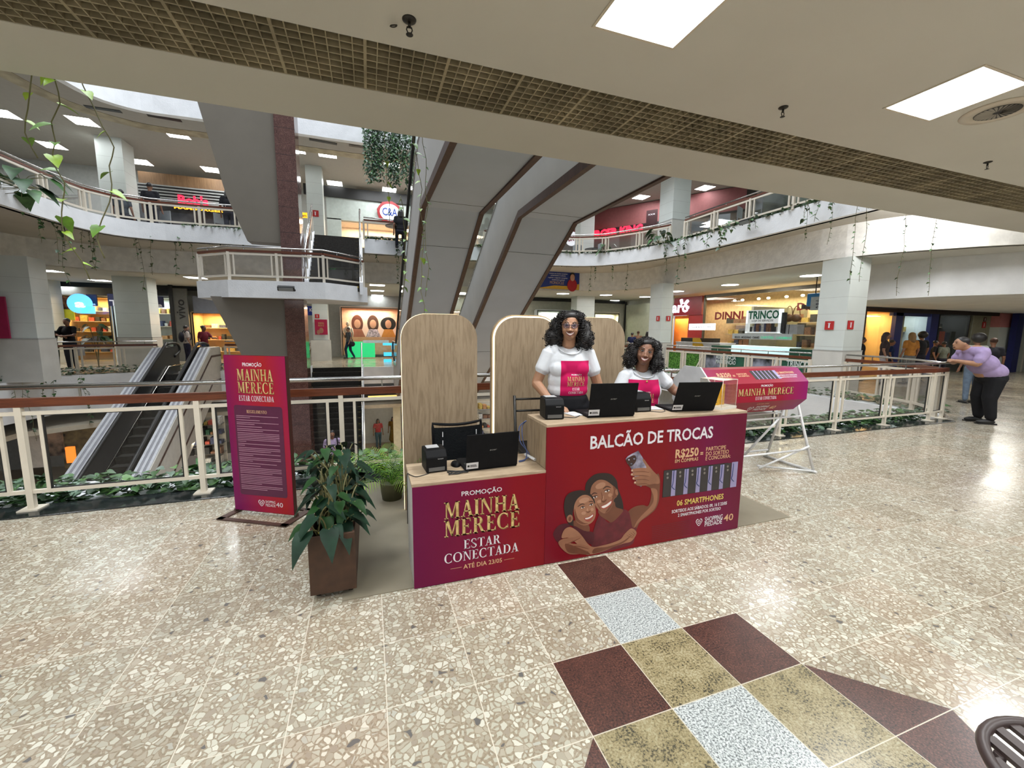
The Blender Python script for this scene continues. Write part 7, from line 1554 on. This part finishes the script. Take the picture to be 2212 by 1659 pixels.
    if not dress: mk('trousers' if not short else 'shorts', blobmesh(B, vox), mat('cloth_%.3f_%.3f_%.3f' % bottom, bottom, .85, var=.15, scale=12), r)
    for i in (0, 1):
        s = MB(); s.ell((an[i].x, an[i].y - .06, an[i].z - .042), (.043, .125, .038), 14, 8); s.cbox((an[i].x, an[i].y - .055, an[i].z - .072), (.078, .24, .016)); mk('shoe', s, mat('shoe_%.2f' % shoe[0], shoe, .6), r)
    hm = HAIR if not hairc else mat('hair_%.2f' % hairc[0], hairc, .6)
    if hair == 'short': H = [('e', hc + Vector((0, .018, .035)), (.080, .092, .085))]
    elif hair == 'afro': H = [('e', hc + Vector((0, .035, .045)), (.135, .135, .125))]
    elif hair == 'bun': H = [('e', hc + Vector((0, .018, .035)), (.080, .092, .085)), ('e', hc + Vector((.0, .09, .06)), (.05, .05, .05))]
    else: H = [('e', hc + Vector((0, .020, .035)), (.086, .095, .088)), ('c', hc + Vector((0, .06, 0)), .075, hc + Vector((0, .07, -.17)), .07), ('c', hc + Vector((-.07, .03, 0)), .03, hc + Vector((-.09, .03, -.18)), .03), ('c', hc + Vector((.07, .03, 0)), .03, hc + Vector((.09, .03, -.18)), .03)]
    mk('hair', blobmesh(H, vox * .8, 1), hm, r)
    e = MB()
    for s in (-1, 1): e.ell(hc + Vector((s * .03, -.083, .012)), (.011, .006, .006), 8, 6)
    e.tube([hc + Vector((-.024, -.084, -.058)), hc + Vector((0, -.092, -.064)), hc + Vector((.024, -.084, -.058))], .006, 6); mk('face_features', e, mat('feature_dark', (.03, .012, .01), .5), r)
    if bag:
        kind, col = bag
        b = MB()
        if kind == 'backpack': b.ell(L((0, .17, 1.18 + dz)), (.14, .09, .21), 14, 10); [b.tube(smooth_path([L((s * .11, .1, 1.36 + dz)), L((s * .12, 0, 1.45 + dz)), L((s * .13, -.13, 1.3 + dz)), L((s * .13, -.10, 1.08 + dz)), L((s * .12, .09, 1.02 + dz))], 3), .018, 6) for s in (-1, 1)]
        elif kind == 'shoulder': b.ell((.28, .05, .80), (.05, .15, .14), 14, 10); b.tube(smooth_path([(.28, .05, .9), (.24, .03, 1.2), L((.14, 0, 1.44)), (.05, .1, 1.2), (.2, .12, .95)], 4), .013, 6)
        else: b.cbox((.32, -.05, .62), (.05, .24, .30)); b.tube([(.32, -.12, .77), (.32, -.06, .86), (.32, .02, .77)], .006, 6)
        rb = mk('bag' if kind != 'backpack' else 'backpack', b, mat('bag_%.2f_%.2f_%.2f' % col, col, .7), r)
    return r
DK = (.015, .015, .018)
def facing(x, y): return math.atan2(-x, y) * -1  # turn so that -Y points at the camera
def at(px, py, z): return onZ(px, py, z)
# three at the left rail, standing on the far left side of this level
for px, y, lb, kw in ((83, 19.4, 'long-haired person in black leaning on the left railing, left of the couple', dict(hair='long', top=DK, bottom=(.04, .03, .03), rz=PI - .3)),
        (112, 19.2, 'dark-haired woman in black touching the man beside her at the left rail', dict(hair='bun', top=DK, bottom=(.02, .05, .04), rz=.9, arms={'er': (.24, -.2, 1.22), 'wr': (.20, -.42, 1.18)})),
        (151, 19.3, 'tall man in a black t-shirt with a white bag at the left rail', dict(hair='short', top=(.01, .01, .012), bottom=(.015, .02, .035), rz=-.2, k=1.12, bag=('tote', (.4, .4, .42)), arms={'el': (-.26, -.12, 1.12), 'wl': (-.05, -.24, 1.1), 'er': (.26, -.12, 1.12), 'wr': (.05, -.24, 1.1)}))):
    q = onY(px, 745, y); kz = kw.pop('rz'); person('person', lb, (q.x, y, 0), kz, **kw)
q = onY(403, 735, 20.5); person('person', 'person in a light top with a dark backpack walking past the tall grey sign', (q.x, 20.5, 0), 2.2, skin=2, top=(.45, .40, .38), bottom=(.02, .02, .04), bag=('backpack', (.02, .02, .03)))
q = onY(441, 735, 20.0); person('person', 'woman in a dark red top and jeans before the yellow glowing shop', (q.x, 20.0, 0), 1.1, top=(.16, .02, .035), bottom=(.04, .06, .12), hair='bun', arms={'er': (.24, -.16, 1.15), 'wr': (.16, -.38, 1.15)})
q = onZ(756, 774, 0); person('person', 'person in grey with a black shoulder bag walking before the peach-lit window', (q.x, q.y - .5, 0), -1.1, 1.0, 1, (.06, .065, .07), (.015, .03, .06), bag=('shoulder', (.01, .01, .015)), hair='short', legs={'kl': (-.09, -.16, .50), 'al': (-.09, -.10, .10), 'kr': (.09, .03, .47), 'ar': (.10, .22, .10)}, arms={'el': (-.22, -.08, 1.12), 'wl': (-.1, -.2, 1.28), 'er': (.25, .0, 1.1), 'wr': (.25, -.1, .88)})
# on the lower stairs
q = onY(724, 985, 14.0); person('person', 'person in a lilac shirt with dark backpack straps standing on the lower stairs', (q.x, 13.3, -3.15), .15, 1.02, 1, (.34, .26, .38), (.03, .03, .04), bag=('backpack', (.012, .012, .016)))
# walkers on the lower level
for px, py, lb, kw in ((818, 968, 'woman in a red top and jeans walking on the orange lower floor', dict(top=(.38, .04, .05), bottom=(.05, .09, .12), hair='long', rz=.1, legs={'kl': (-.09, -.12, .48), 'al': (-.09, -.06, .09), 'kr': (.09, .04, .46), 'ar': (.10, .16, .1)})),
        (850, 962, 'person in a mustard-brown dress walking on the lower floor', dict(top=(.14, .075, .012), dress=True, hair='long', rz=-.2)),
        (838, 935, 'man in a white shirt and dark straps behind the brown dress', dict(top=(.50, .50, .52), bottom=DK, rz=0, skin=2, bag=('backpack', (.02, .02, .06)))),
        (826, 915, 'person in black walking ahead of the man in white', dict(top=DK, bottom=DK, rz=2.9, hair='long')),
        (813, 908, 'person in a pink shirt and black shorts with a red bag on the lower floor', dict(top=(.40, .12, .10), bottom=DK, rz=2.8, short=True, bag=('tote', (.42, .02, .04)))),
        (800, 925, 'person half hidden by the pane frame on the lower floor, in dark clothes', dict(top=(.03, .03, .04), bottom=(.02, .02, .02), rz=3.0))):
    q = onZ(px, py, -4.8); kz = kw.pop('rz')
    if px == 800: q = onZ(797, 905, -4.8)
    person('person', lb, (q.x, q.y, -4.8), kz, .97, **kw)
q = onZ(115, 1005, -4.8); person('person', 'woman in a pale top seen from behind before the photo poster on the lower level', (q.x, 18.0, -4.8), PI, 1.0, 2, (.45, .28, .20), (.05, .05, .06), hair='bun')
# far right: leaning man in lilac, afro in white, person with bag
def leaning_man():
    r = root('person', 'heavy-set man in a lilac t-shirt and black trousers leaning on the railing corner', 'person', (10.60, 4.24, 0), math.radians(-122))
    # local: faces -Y; lean forward over the rail
    hc = Vector((.0, -.47, 1.44)); P = [('e', hc, (.082, .10, .115)), ('e', hc + Vector((0, -.045, -.055)), (.058, .062, .06)), ('e', hc + Vector((0, -.108, -.012)), (.014, .02, .024)), ('e', hc + Vector((.082, .01, -.01)), (.012, .022, .032)), ('e', hc + Vector((-.082, .01, -.01)), (.012, .022, .032)),
        ('c', (0, -.33, 1.32), .07, (0, -.44, 1.40), .065), ('e', (0, -.22, 1.22), (.20, .15, .2)), ('e', (0, -.02, .98), (.21, .17, .20)), ('e', (0, .06, .86), (.20, .17, .14))]
    for s in (-1, 1):
        P += [('c', (s * .21, -.24, 1.30), .07, (s * .26, -.36, 1.09), .052), ('c', (s * .26, -.36, 1.09), .05, (s * .07, -.56, 1.13), .034), ('e', (s * .02, -.575, 1.135), (.05, .028, .028)),
              ('c', (s * .11, .05, .84), .12, (s * .12, .0, .47), .085), ('c', (s * .12, .0, .47), .08, (s * .13, .05, .10), .05)]
        for f in range(4): P.append(('c', (s * .0, -.58 - .012 * f, 1.145 - .012 * f), .010, (-s * .05, -.585 - .012 * f, 1.14 - .014 * f), .008))
    mk('body', blobmesh(P, .014), SKN[0], r)
    T = [('e', (0, -.24, 1.22), (.235, .17, .20), (-.5, 0, 0)), ('e', (0, -.10, 1.08), (.245, .20, .19), (-.5, 0, 0)), ('e', (0, .03, .95), (.25, .21, .17)), ('c', (-.2, -.31, 1.29), .085, (.2, -.31, 1.29), .085), ('c', (0, -.33, 1.30), .085, (0, -.37, 1.345), .08)]
    for s in (-1, 1): T.append(('c', (s * .21, -.25, 1.30), .092, (s * .25, -.34, 1.15), .08))
    mk('shirt', blobmesh(T, .013), mat('lilac_cotton', (.34, .26, .44), .85, var=.08, scale=10, bump=.4, bscale=14), r)
    B = [('e', (0, .06, .84), (.235, .20, .15))]
    for s in (-1, 1): B += [('c', (s * .11, .05, .82), .14, (s * .12, -.01, .47), .105), ('c', (s * .12, -.01, .47), .10, (s * .13, .05, .12), .075)]
    mk('trousers', blobmesh(B, .014), mat('black_denim', (.012, .012, .014), .85), r)
    mk('hair', blobmesh([('e', hc + Vector((0, .025, .045)), (.088, .10, .085))], .01, 1), HAIR, r)
    for s in (-1, 1): sh = MB(); sh.ell((s * .13, -.02, .045), (.052, .145, .045), 14, 8); sh.cbox((s * .13, -.015, .012), (.095, .28, .022)); mk('shoe', sh, M_BLACK, r)
    e = MB()
    for s in (-1, 1): e.ell(hc + Vector((s * .032, -.09, .015)), (.012, .006, .007), 8, 6); e.tube([hc + Vector((s * .05, -.085, .035)), hc + Vector((s * .03, -.095, .04)), hc + Vector((s * .014, -.096, .034))], .004, 5)
    e.tube([hc + Vector((-.028, -.095, -.062)), hc + Vector((0, -.106, -.066)), hc + Vector((.028, -.095, -.062))], .007, 6); mk('face_features', e, mat('feature_dark', (.03, .012, .01), .5), r)
leaning_man()
q = onY(2113, 735, 5.6); person('person', 'person with a rounded black afro and white t-shirt behind the leaning man', (q.x, 5.6, 0), PI - .5, .965, 1, (.52, .54, .50), (.12, .16, .22), hair='afro')
q = onY(2146, 745, 6.2); person('person', 'person in black with a dark shoulder bag at the right of the group', (q.x, 6.2, 0), 2.2, .92, 1, (.02, .02, .025), (.16, .20, .26), hair='bun', bag=('shoulder', (.015, .015, .02)), hairc=(.05, .02, .012))
# people beyond the right railing
for px, y, lb, kw in ((1912, 8.6, 'long-haired woman in a dark top by the golden shop', dict(hair='long', top=(.03, .02, .02), bottom=(.3, .28, .3), hairc=(.03, .012, .008))), (1968, 8.4, 'curly blonde woman in an orange-brown top before the navy portal', dict(hair='long', hairc=(.20, .11, .04), top=(.33, .14, .03), bottom=(.1, .1, .1))),
        (1990, 8.9, 'dark-haired person in black beside the curly blonde woman', dict(hair='afro', top=DK)), (1926, 9.3, 'person in a navy top stooping behind the long-haired woman', dict(top=(.01, .02, .07), hair='short', k=.85)),
        (1862, 9.6, 'dark-haired head and shoulders just right of the stone pillar', dict(top=DK, hair='short', k=.9)), (2040, 9.0, 'person in a grey-green top in front of the dark clothes shop', dict(top=(.14, .15, .12), hair='short', k=.82)), (2020, 9.2, 'person in black between the portal post and the clothes shop', dict(top=DK, hair='short', k=.84))):
    q = onY(px, 745, y); person('person', lb, (q.x, y, 0), PI * .9 if 'curly' in lb or 'grey-green' in lb else .5, **kw)
for px, y, lb, kw in ((1365, 18.9, 'person in a navy football shirt behind the railing left of the seated woman', dict(top=(.01, .014, .05), k=.93, hair='short')), (1378, 19.2, 'person with raised curly hair right of the navy shirt', dict(hair='bun', top=(.14, .08, .05), k=.98, hairc=(.05, .025, .015)))):
    q = onY(px, 735, y); person('person', lb, (q.x, y, 0), PI - .6, **kw)
q = onX(1398, 740, 12.9); person('person', 'dark-haired person half hidden by the middle pillar', (q.x, q.y, 0), 2.5, .97, 1, DK, DK, hair='long')
# upper left gallery
for px, py, lb, kw in ((266, 470, 'person seated at the upper railing beside the white pillar', dict(top=(.05, .06, .07), hair='short')), (330, 480, 'person in a dark top behind the upper railing, right of the white pillar', dict(top=DK, hair='short')), (497, 490, 'person in black near the tapered bracket on the upper gallery', dict(top=DK, hair='long')), (866, 500, 'person seated at the right end of the short upper railing', dict(top=DK, hair='long', k=.95))):
    q = onZ(px, py, 4.8); d_ = Vector((q.x, q.y, 0)).normalized() * .8; person('person', lb, (q.x + d_.x, q.y + d_.y, 4.5), PI, sit=px in (266, 866), **kw)

# ---------------------------------------------------------------- the two promoters, in detail
def coil(mb, c, ax, R, r, turns, pitch, seg=4):
    ax = Vector(ax).normalized(); u = ax.orthogonal().normalized(); v = ax.cross(u); n = int(turns * 8)
    mb.tube([Vector(c) + ax * (pitch * i / 8) + u * (R * math.cos(2 * PI * i / 8)) + v * (R * math.sin(2 * PI * i / 8)) for i in range(n + 1)], r, seg, 0, False)
def curls(core, n, seed, keep, fall=.6, R=(.008, .014)):
    """ringlets standing on a hair volume; core = list of (centre, radii)"""
    rn = random.Random(seed); mb = MB(); k = 0
    while k < n:
        c, rad = rn.choice(core); d = Vector((rn.gauss(0, 1), rn.gauss(0, 1), rn.gauss(0, 1))).normalized(); p = Vector((c[0] + d.x * rad[0], c[1] + d.y * rad[1], c[2] + d.z * rad[2]))
        if not keep(p): continue
        ax = (d * (1 - fall) + Vector((rn.uniform(-.4, .4), rn.uniform(-.4, .4), -fall))).normalized(); coil(mb, p - ax * .01, ax, rn.uniform(*R), .0028, rn.uniform(1.6, 3.2), rn.uniform(.012, .018)); k += 1
    return mb
def head(r, hc, yaw, tilt, skin, hairspec, glasses, nm):
    """face features as parts on the head; returns matrix head->local"""
    M = Matrix.Translation(hc) @ Matrix.Rotation(yaw, 4, 'Z') @ Matrix.Rotation(tilt, 4, 'Y')
    def E(c, rd, ro=(0, 0, 0)): return ('e', M @ Vector(c), rd, (M.to_3x3() @ Euler(ro).to_matrix()).to_euler())
    prims = [E((0, .012, .022), (.074, .092, .092)), E((0, -.030, -.018), (.064, .062, .080)), E((0, -.048, -.072), (.036, .034, .034)), E((-.034, -.058, -.028), (.026, .024, .022)), E((.034, -.058, -.028), (.026, .024, .022)),
             E((0, -.050, -.045), (.046, .038, .036)), E((0, -.090, -.012), (.0095, .012, .024), (-.25, 0, 0)), E((0, -.100, -.026), (.014, .012, .011)), E((-.013, -.092, -.030), (.009, .009, .008)), E((.013, -.092, -.030), (.009, .009, .008)),
             E((-.030, -.074, .030), (.020, .012, .008)), E((.030, -.074, .030), (.020, .012, .008)), E((0, -.082, -.076), (.018, .012, .012)), E((-.074, .012, .0), (.010, .018, .028)), E((.074, .012, 0), (.010, .018, .028))]
    def part(name, mb, m): 
        mb.v = [tuple(M @ Vector(v)) for v in mb.v]; return mk(name, mb, m, r)
    ey = MB()
    for s in (-1, 1):
        ey.ell((s * .030, -.0795, .012), (.0145, .008, .0062), 14, 8, 0); ey.ell((s * .030 + .0, -.0865, .012), (.0058, .0025, .0058), 12, 8, 1)
        ey.tube([(s * .030 - .016, -.083, .011), (s * .030 - .006, -.089, .0195), (s * .030 + .006, -.089, .0195), (s * .030 + .016, -.083, .011)], .0022, 6, 1)
        ey.tube([(s * .030 - .013, -.084, .010), (s * .030, -.088, .0055), (s * .030 + .013, -.084, .010)], .0012, 5, 1)
    part('eyes', ey, [mat('eye_white', (.55, .52, .50), .3), mat('eye_dark', (.012, .006, .004), .25)])
    br = MB()
    for s in (-1, 1): br.tube([(s * .014, -.0875, .031), (s * .030, -.090, .0385), (s * .050, -.076, .033)], [.0028, .0034, .0015], 6)
    part('eyebrows', br, HAIR)
    sm = MB(); w_ = .031; zc = -.0535
    def yb(x): return -.0965 + 14 * x * x
    n = 10; up = [(-w_ + 2 * w_ * i / n) for i in range(n + 1)]
    tf = lambda x: zc + .004 + .010 * (x / w_) ** 2; bf = lambda x: zc - .0135 + .0235 * (x / w_) ** 2
    vs, fs = [], []
    for x in up: vs += [(x, yb(x), tf(x)), (x, yb(x) - .001, bf(x))]
    fs = [(2 * i, 2 * i + 2, 2 * i + 3, 2 * i + 1) for i in range(n)]; sm.add(vs, fs, 0, True); part('teeth', sm, mat('teeth', (.78, .72, .68), .3))
    lp_ = MB(); lp_.tube([(x, yb(x) - .002, tf(x) + .002) for x in up], [.0012 + .0026 * (1 - (x / w_) ** 2) for x in up], 6); lp_.tube([(x, yb(x) - .003, bf(x) - .001) for x in up], [.0012 + .0038 * (1 - (x / w_) ** 2) for x in up], 6)
    part('lips', lp_, mat('lips_' + nm, (.17, .035, .03), .4))
    nf = MB()
    for s in (-1, 1): nf.ell((s * .008, -.1075, -.0345), (.0035, .003, .0025), 8, 6); nf.tube([(s * .024, -.086, -.030), (s * .034, -.080, -.044), (s * .0365, -.073, -.058)], .0012, 5)
    part('face_creases', nf, mat('crease_' + nm, (.07, .028, .016), .6))
    if glasses:
        g = MB()
        for s in (-1, 1):
            ring = [(s * .031 + .0235 * math.copysign(abs(math.cos(a)) ** .7, math.cos(a)), -.100 + .018 * abs(s * .031 + .0235 * math.cos(a)) ** 1.0, .0085 + .0175 * math.copysign(abs(math.sin(a)) ** .75, math.sin(a))) for a in [2 * PI * i / 20 for i in range(20)]]
            g.tube(ring, .0021, 6, 0, close=True); g.tube([(s * .054, -.098, .018), (s * .068, -.080, .018), (s * .076, .0, .012)], .0022, 6)
        g.tube([(-.009, -.1015, .012), (0, -.103, .014), (.009, -.1015, .012)], .0024, 6); part('glasses_frame', g, mat('glasses_dark', (.02, .012, .025), .25))
        ln = MB()
        for s in (-1, 1): ln.ell((s * .031, -.0995, .0085), (.0225, .0008, .0165), 16, 8)
        part('lenses', ln, glass_mat('lens_glass', (.86, .82, .97), .16, .05))
    return M, prims
def shirt_print(r, bvh, x0, x1, z0, z1, lines, top, inv):
    """pink square and lettering laid onto the front of the shirt (ray cast along +Y in local space)"""
    def lay(v, off):
        h = bvh.ray_cast(Vector((v[0], -1.0, v[2])), Vector((0, 1, 0)))
        return (h[0].x, h[0].y - off, h[0].z) if h[0] else None
    n = 26; mb = MB(); G = {}
    for i in range(n + 1):
        for j in range(n + 1):
            q = lay((x0 + (x1 - x0) * i / n, 0, z0 + (z1 - z0) * j / n), .0022)
            if q: G[i, j] = len(mb.v); mb.v.append(q)
    for i in range(n):
        for j in range(n):
            k = [(i, j), (i + 1, j), (i + 1, j + 1), (i, j + 1)]
            if all(q in G for q in k) and max(mb.v[G[q]][1] for q in k) - min(mb.v[G[q]][1] for q in k) < .03: mb.f.append([G[q] for q in k]); mb.mi.append(0); mb.sm.append(True)
    mk('printed_square', mb, mat('hot_pink', (.52, .008, .095), .8, var=.06), r)
    t = MB()
    for s, cx, z, w_, h, mi, se in lines: put_text(t, s, (cx, 0, z), (1, 0, 0), (0, 0, 1), w_, h, mi, se, .02, 'C')
    t.v = [lay(v, .004) or (v[0], -.1, v[2]) for v in t.v]
    mk('printed_lettering', t, [W_INK, GOLD], r)
def promoter(label, loc, rz, sit, skin, hair_core, glasses, arms, nm, plump=1.0, hy=0, htilt=0, prn=None, curln=420):
    r = root('person', label, 'person', loc, rz); hz = .0
    Hc = Vector((0, -.035, 1.546)) if not sit else Vector((.0, -.05, 1.337))
    top = Hc.z - .148   # shoulder line
    M, hp_ = head(r, Hc, hy, htilt, skin, None, glasses, nm)
    hip = top - .50
    P = list(hp_) + [('c', (0, .01, top + .005), .058, Hc + Vector((0, .018, -.065)), .052), ('e', (0, 0, top - .20), (.145 * plump, .095, .17)), ('e', (0, 0, hip + .04), (.145 * plump, .10, .11)), ('c', (-.13 * plump, .0, top - .062), .038, (.13 * plump, .0, top - .062), .038), ('e', (0, .0, top - .34), (.12 * plump, .088, .12))]
    B = [('e', (0, 0, hip), (.182 * plump, .135, .14)), ('e', (0, 0, hip + .04), (.176 * plump, .130, .125))]
    for i, s in enumerate((-1, 1)):
        el, wr, hd = [Vector(v) for v in arms[i]]
        sh_ = Vector((s * .158 * plump, 0, top - .055))
        P += [('c', sh_, .050 * plump, el, .040 * plump), ('c', el, .042 * plump, wr, .026)]
        d_ = (hd - wr).normalized(); side = d_.cross(Vector((0, 0, 1))).normalized()
        P += [('e', wr + d_ * .05, (.032, .040, .018), (0, 0, math.atan2(d_.y, d_.x) + PI / 2))]
        for f in range(4):
            b0 = wr + d_ * .082 + side * ((f - 1.5) * .019); ln = (.062, .072, .068, .054)[f]
            P += [('c', b0, .0095, b0 + d_ * ln * .55 + side * (f - 1.5) * .003, .0088), ('c', b0 + d_ * ln * .55 + side * (f - 1.5) * .003, .0086, b0 + d_ * ln + Vector((0, 0, -.014)), .0072)]
        P += [('c', wr + d_ * .025 - side * s * .025, .012, wr + d_ * .07 - side * s * .05, .010), ('c', wr + d_ * .07 - side * s * .05, .0095, wr + d_ * .098 - side * s * .05 - Vector((0, 0, .008)), .008)]
        hpj = Vector((s * .095, 0, hip))
        if sit: kn = Vector((s * .12, -.40, hip + .02)); an = Vector((s * .12, -.34, hip - .44))
        else: kn = Vector((s * .10, -.01, .48)); an = Vector((s * .10, .02, .09))
        P += [('c', hpj, .10, kn, .06), ('c', kn, .056, an, .036)]
        B += [('c', hpj, .115, kn, .08), ('c', kn, .075, an + Vector((0, 0, .03)), .06)]
        so = MB(); so.ell((an.x, an.y - .06, an.z - .045), (.043, .125, .038), 14, 8); so.cbox((an.x, an.y - .055, an.z - .078), (.08, .24, .018)); mk('shoe', so, M_BLACK, r)
    mk('body', blobmesh(P, .0042, 2), SKN[skin], r)
    T = [('e', (0, -.005, top - .16), (.172 * plump, .118, .17)), ('e', (-.075, -.045, top - .19), (.088, .080, .085)), ('e', (.075, -.045, top - .19), (.088, .080, .085)), ('e', (0, -.005, top - .28), (.168 * plump, .122, .14)), ('e', (0, -.002, top - .36), (.168 * plump, .122, .105)), ('c', (-.13 * plump, .0, top - .052), .058, (.13 * plump, .0, top - .052), .058), ('c', (-.09, .0, top - .03), .05, (.09, .0, top - .03), .05)]
    for i, s in enumerate((-1, 1)):
        el = Vector(arms[i][0]); sh_ = Vector((s * .155 * plump, 0, top - .058)); T.append(('c', sh_, .060 * plump, sh_.lerp(el, .56), .062 * plump))
    tm = blobmesh(T, .006, 3)
    # scooped neckline: pull shirt vertices down around the neck
    for v in tm.vertices:
        d = math.hypot(v.co.x, (v.co.y + .02) * .9)
        if v.co.z > top - .085 and d < .100:
            tz = top - .012 - .058 * max(0, min(1, (-v.co.y) / .09))
            if v.co.z > tz: v.co.z = tz
    sh = mk('t_shirt', tm, mat('white_cotton', (.64, .66, .70), .85, var=.03, scale=9, bump=.5, bscale=16), r)
    cl = MB(); cl.tube([((.094) * math.cos(a), -.018 + .094 * math.sin(a), top - .008 - .060 * max(0, -math.sin(a))) for a in [2 * PI * i / 28 for i in range(28)]], .0055, 6, close=True); mk('collar', cl, mat('white_cotton', (.64, .66, .70)), r)
    if sit or True:
        pass
    mk('trousers', blobmesh(B, .009, 2), mat('black_cotton', (.010, .010, .012), .9), r)
    bvh = BVHTree.FromPolygons([v.co.copy() for v in tm.vertices], [tuple(p.vertices) for p in tm.polygons])
    shirt_print(r, bvh, *prn(top), top, None)
    core = [(M @ Vector(c), rd) for c, rd in hair_core]
    mk('hair', blobmesh([('e', c, rd) for c, rd in core], .008, 1), HAIR, r)
    Mi = M.inverted()
    def keep(p):
        q = Mi @ p
        return not (abs(q.x) < .062 and q.y < -.03 and q.z < .068) and not (abs(q.x) < .045 and q.y < -.02)
    cm = curls([(c, (rd[0] * 1.02, rd[1] * 1.02, rd[2] * 1.02)) for c, rd in core], curln, 5 + int(sit), keep); mk('curls', cm, HAIR, r)
    return r, M, top
HC1 = [((0, -.012, .088), (.072, .055, .036)), ((0, .035, .052), (.098, .085, .074)), ((-.100, .04, -.02), (.060, .07, .090)), ((.100, .04, -.02), (.060, .07, .090)), ((-.125, .03, -.090), (.066, .07, .072)), ((.125, .03, -.090), (.066, .07, .078)), ((0, .085, -.05), (.12, .055, .11)), ((-.05, .005, .078), (.05, .06, .04)), ((.05, .005, .078), (.05, .06, .04))]
prn1 = lambda t: (-.085, .155, t - .42, t - .120, [('PROMOÇÃO', .042, t - .236, .085, .010, 0, False), ('MAINHA', .042, t - .282, .150, .036, 1, True), ('MERECE', .042, t - .324, .150, .036, 1, True), ('ESTAR', .042, t - .357, .062, .022, 0, True), ('CONECTADA', .042, t - .385, .125, .020, 0, True)])
r1, M1, t1 = promoter('smiling standing woman with curly black hair, glasses and white promotional t-shirt', (1.545, 3.06, .085), math.radians(-13), False, 0, HC1, True,
    [((-.262, .0, 1.085), (-.16, -.20, .945), (-.10, -.30, .925)), ((.258, -.01, 1.06), (.24, -.21, .945), (.18, -.32, .925))], 'a', 1.02, math.radians(-13), math.radians(2), prn1, 620)
HC2 = [((0, -.012, .086), (.070, .055, .035)), ((0, .035, .052), (.096, .085, .072)), ((-.090, .04, -.02), (.056, .07, .085)), ((.090, .04, -.02), (.056, .07, .085)), ((-.112, .03, -.080), (.060, .065, .066)), ((.108, .03, -.075), (.058, .065, .066)), ((0, .085, -.05), (.11, .055, .10)), ((-.05, .005, .074), (.05, .06, .038)), ((.05, .005, .074), (.05, .06, .038))]
prn2 = lambda t: (-.145, .125, t - .42, t - .085, [('PROMOÇÃO', -.005, t - .196, .080, .009, 0, False), ('MAINHA', -.005, t - .240, .15, .036, 1, True), ('MERECE', -.005, t - .282, .15, .036, 1, True)])
r2, M2, t2 = promoter('smiling seated woman with curly black hair and white promotional t-shirt', (2.27, 3.06, .085), math.radians(-13), True, 1, HC2, False,
    [((-.25, -.06, .95), (-.19, -.27, .925), (-.12, -.36, .925)), ((.29, -.04, 1.0), (.37, -.20, .935), (.36, -.32, .925))], 'b', .98, math.radians(-21), math.radians(9), prn2, 560)
nk = MB(); nk.tube(smooth_path([(-.062, -.03, t2 - .01), (-.045, -.095, t2 - .06), (-.01, -.125, t2 - .085), (.045, -.095, t2 - .06), (.062, -.03, t2 - .01)], 5), .0012, 5); nk.ell((-.01, -.138, t2 - .098), (.008, .003, .010), 10, 6); mk('necklace', nk, mat('gold_metal', (.55, .38, .12), .3, .8), r2)
# raised floor board behind the tall counter for the two women, and the stool of the seated one
d = MB(); d.box(1.14, 2.79, 2.86, 3.42, .006, .085); mk('step_board', d, mat('black_carpet', (.02, .02, .02), .95), None, 'low dark step board behind the tall counter', 'platform')
so = root('counter_stool', 'black counter stool under the seated woman', 'stool', (2.33, 3.08, .085)); d = MB(); d.lathe([(.16, .50), (.17, .53), (.16, .56)], 24); mk('seat', d, M_PRN, so)
for k in range(4): a = PI / 4 + k * PI / 2; mk('leg', MB().tube([(.11 * math.cos(a), .11 * math.sin(a), .50), (.16 * math.cos(a), .16 * math.sin(a), 0)], .011, 8), M_DARKM, so)
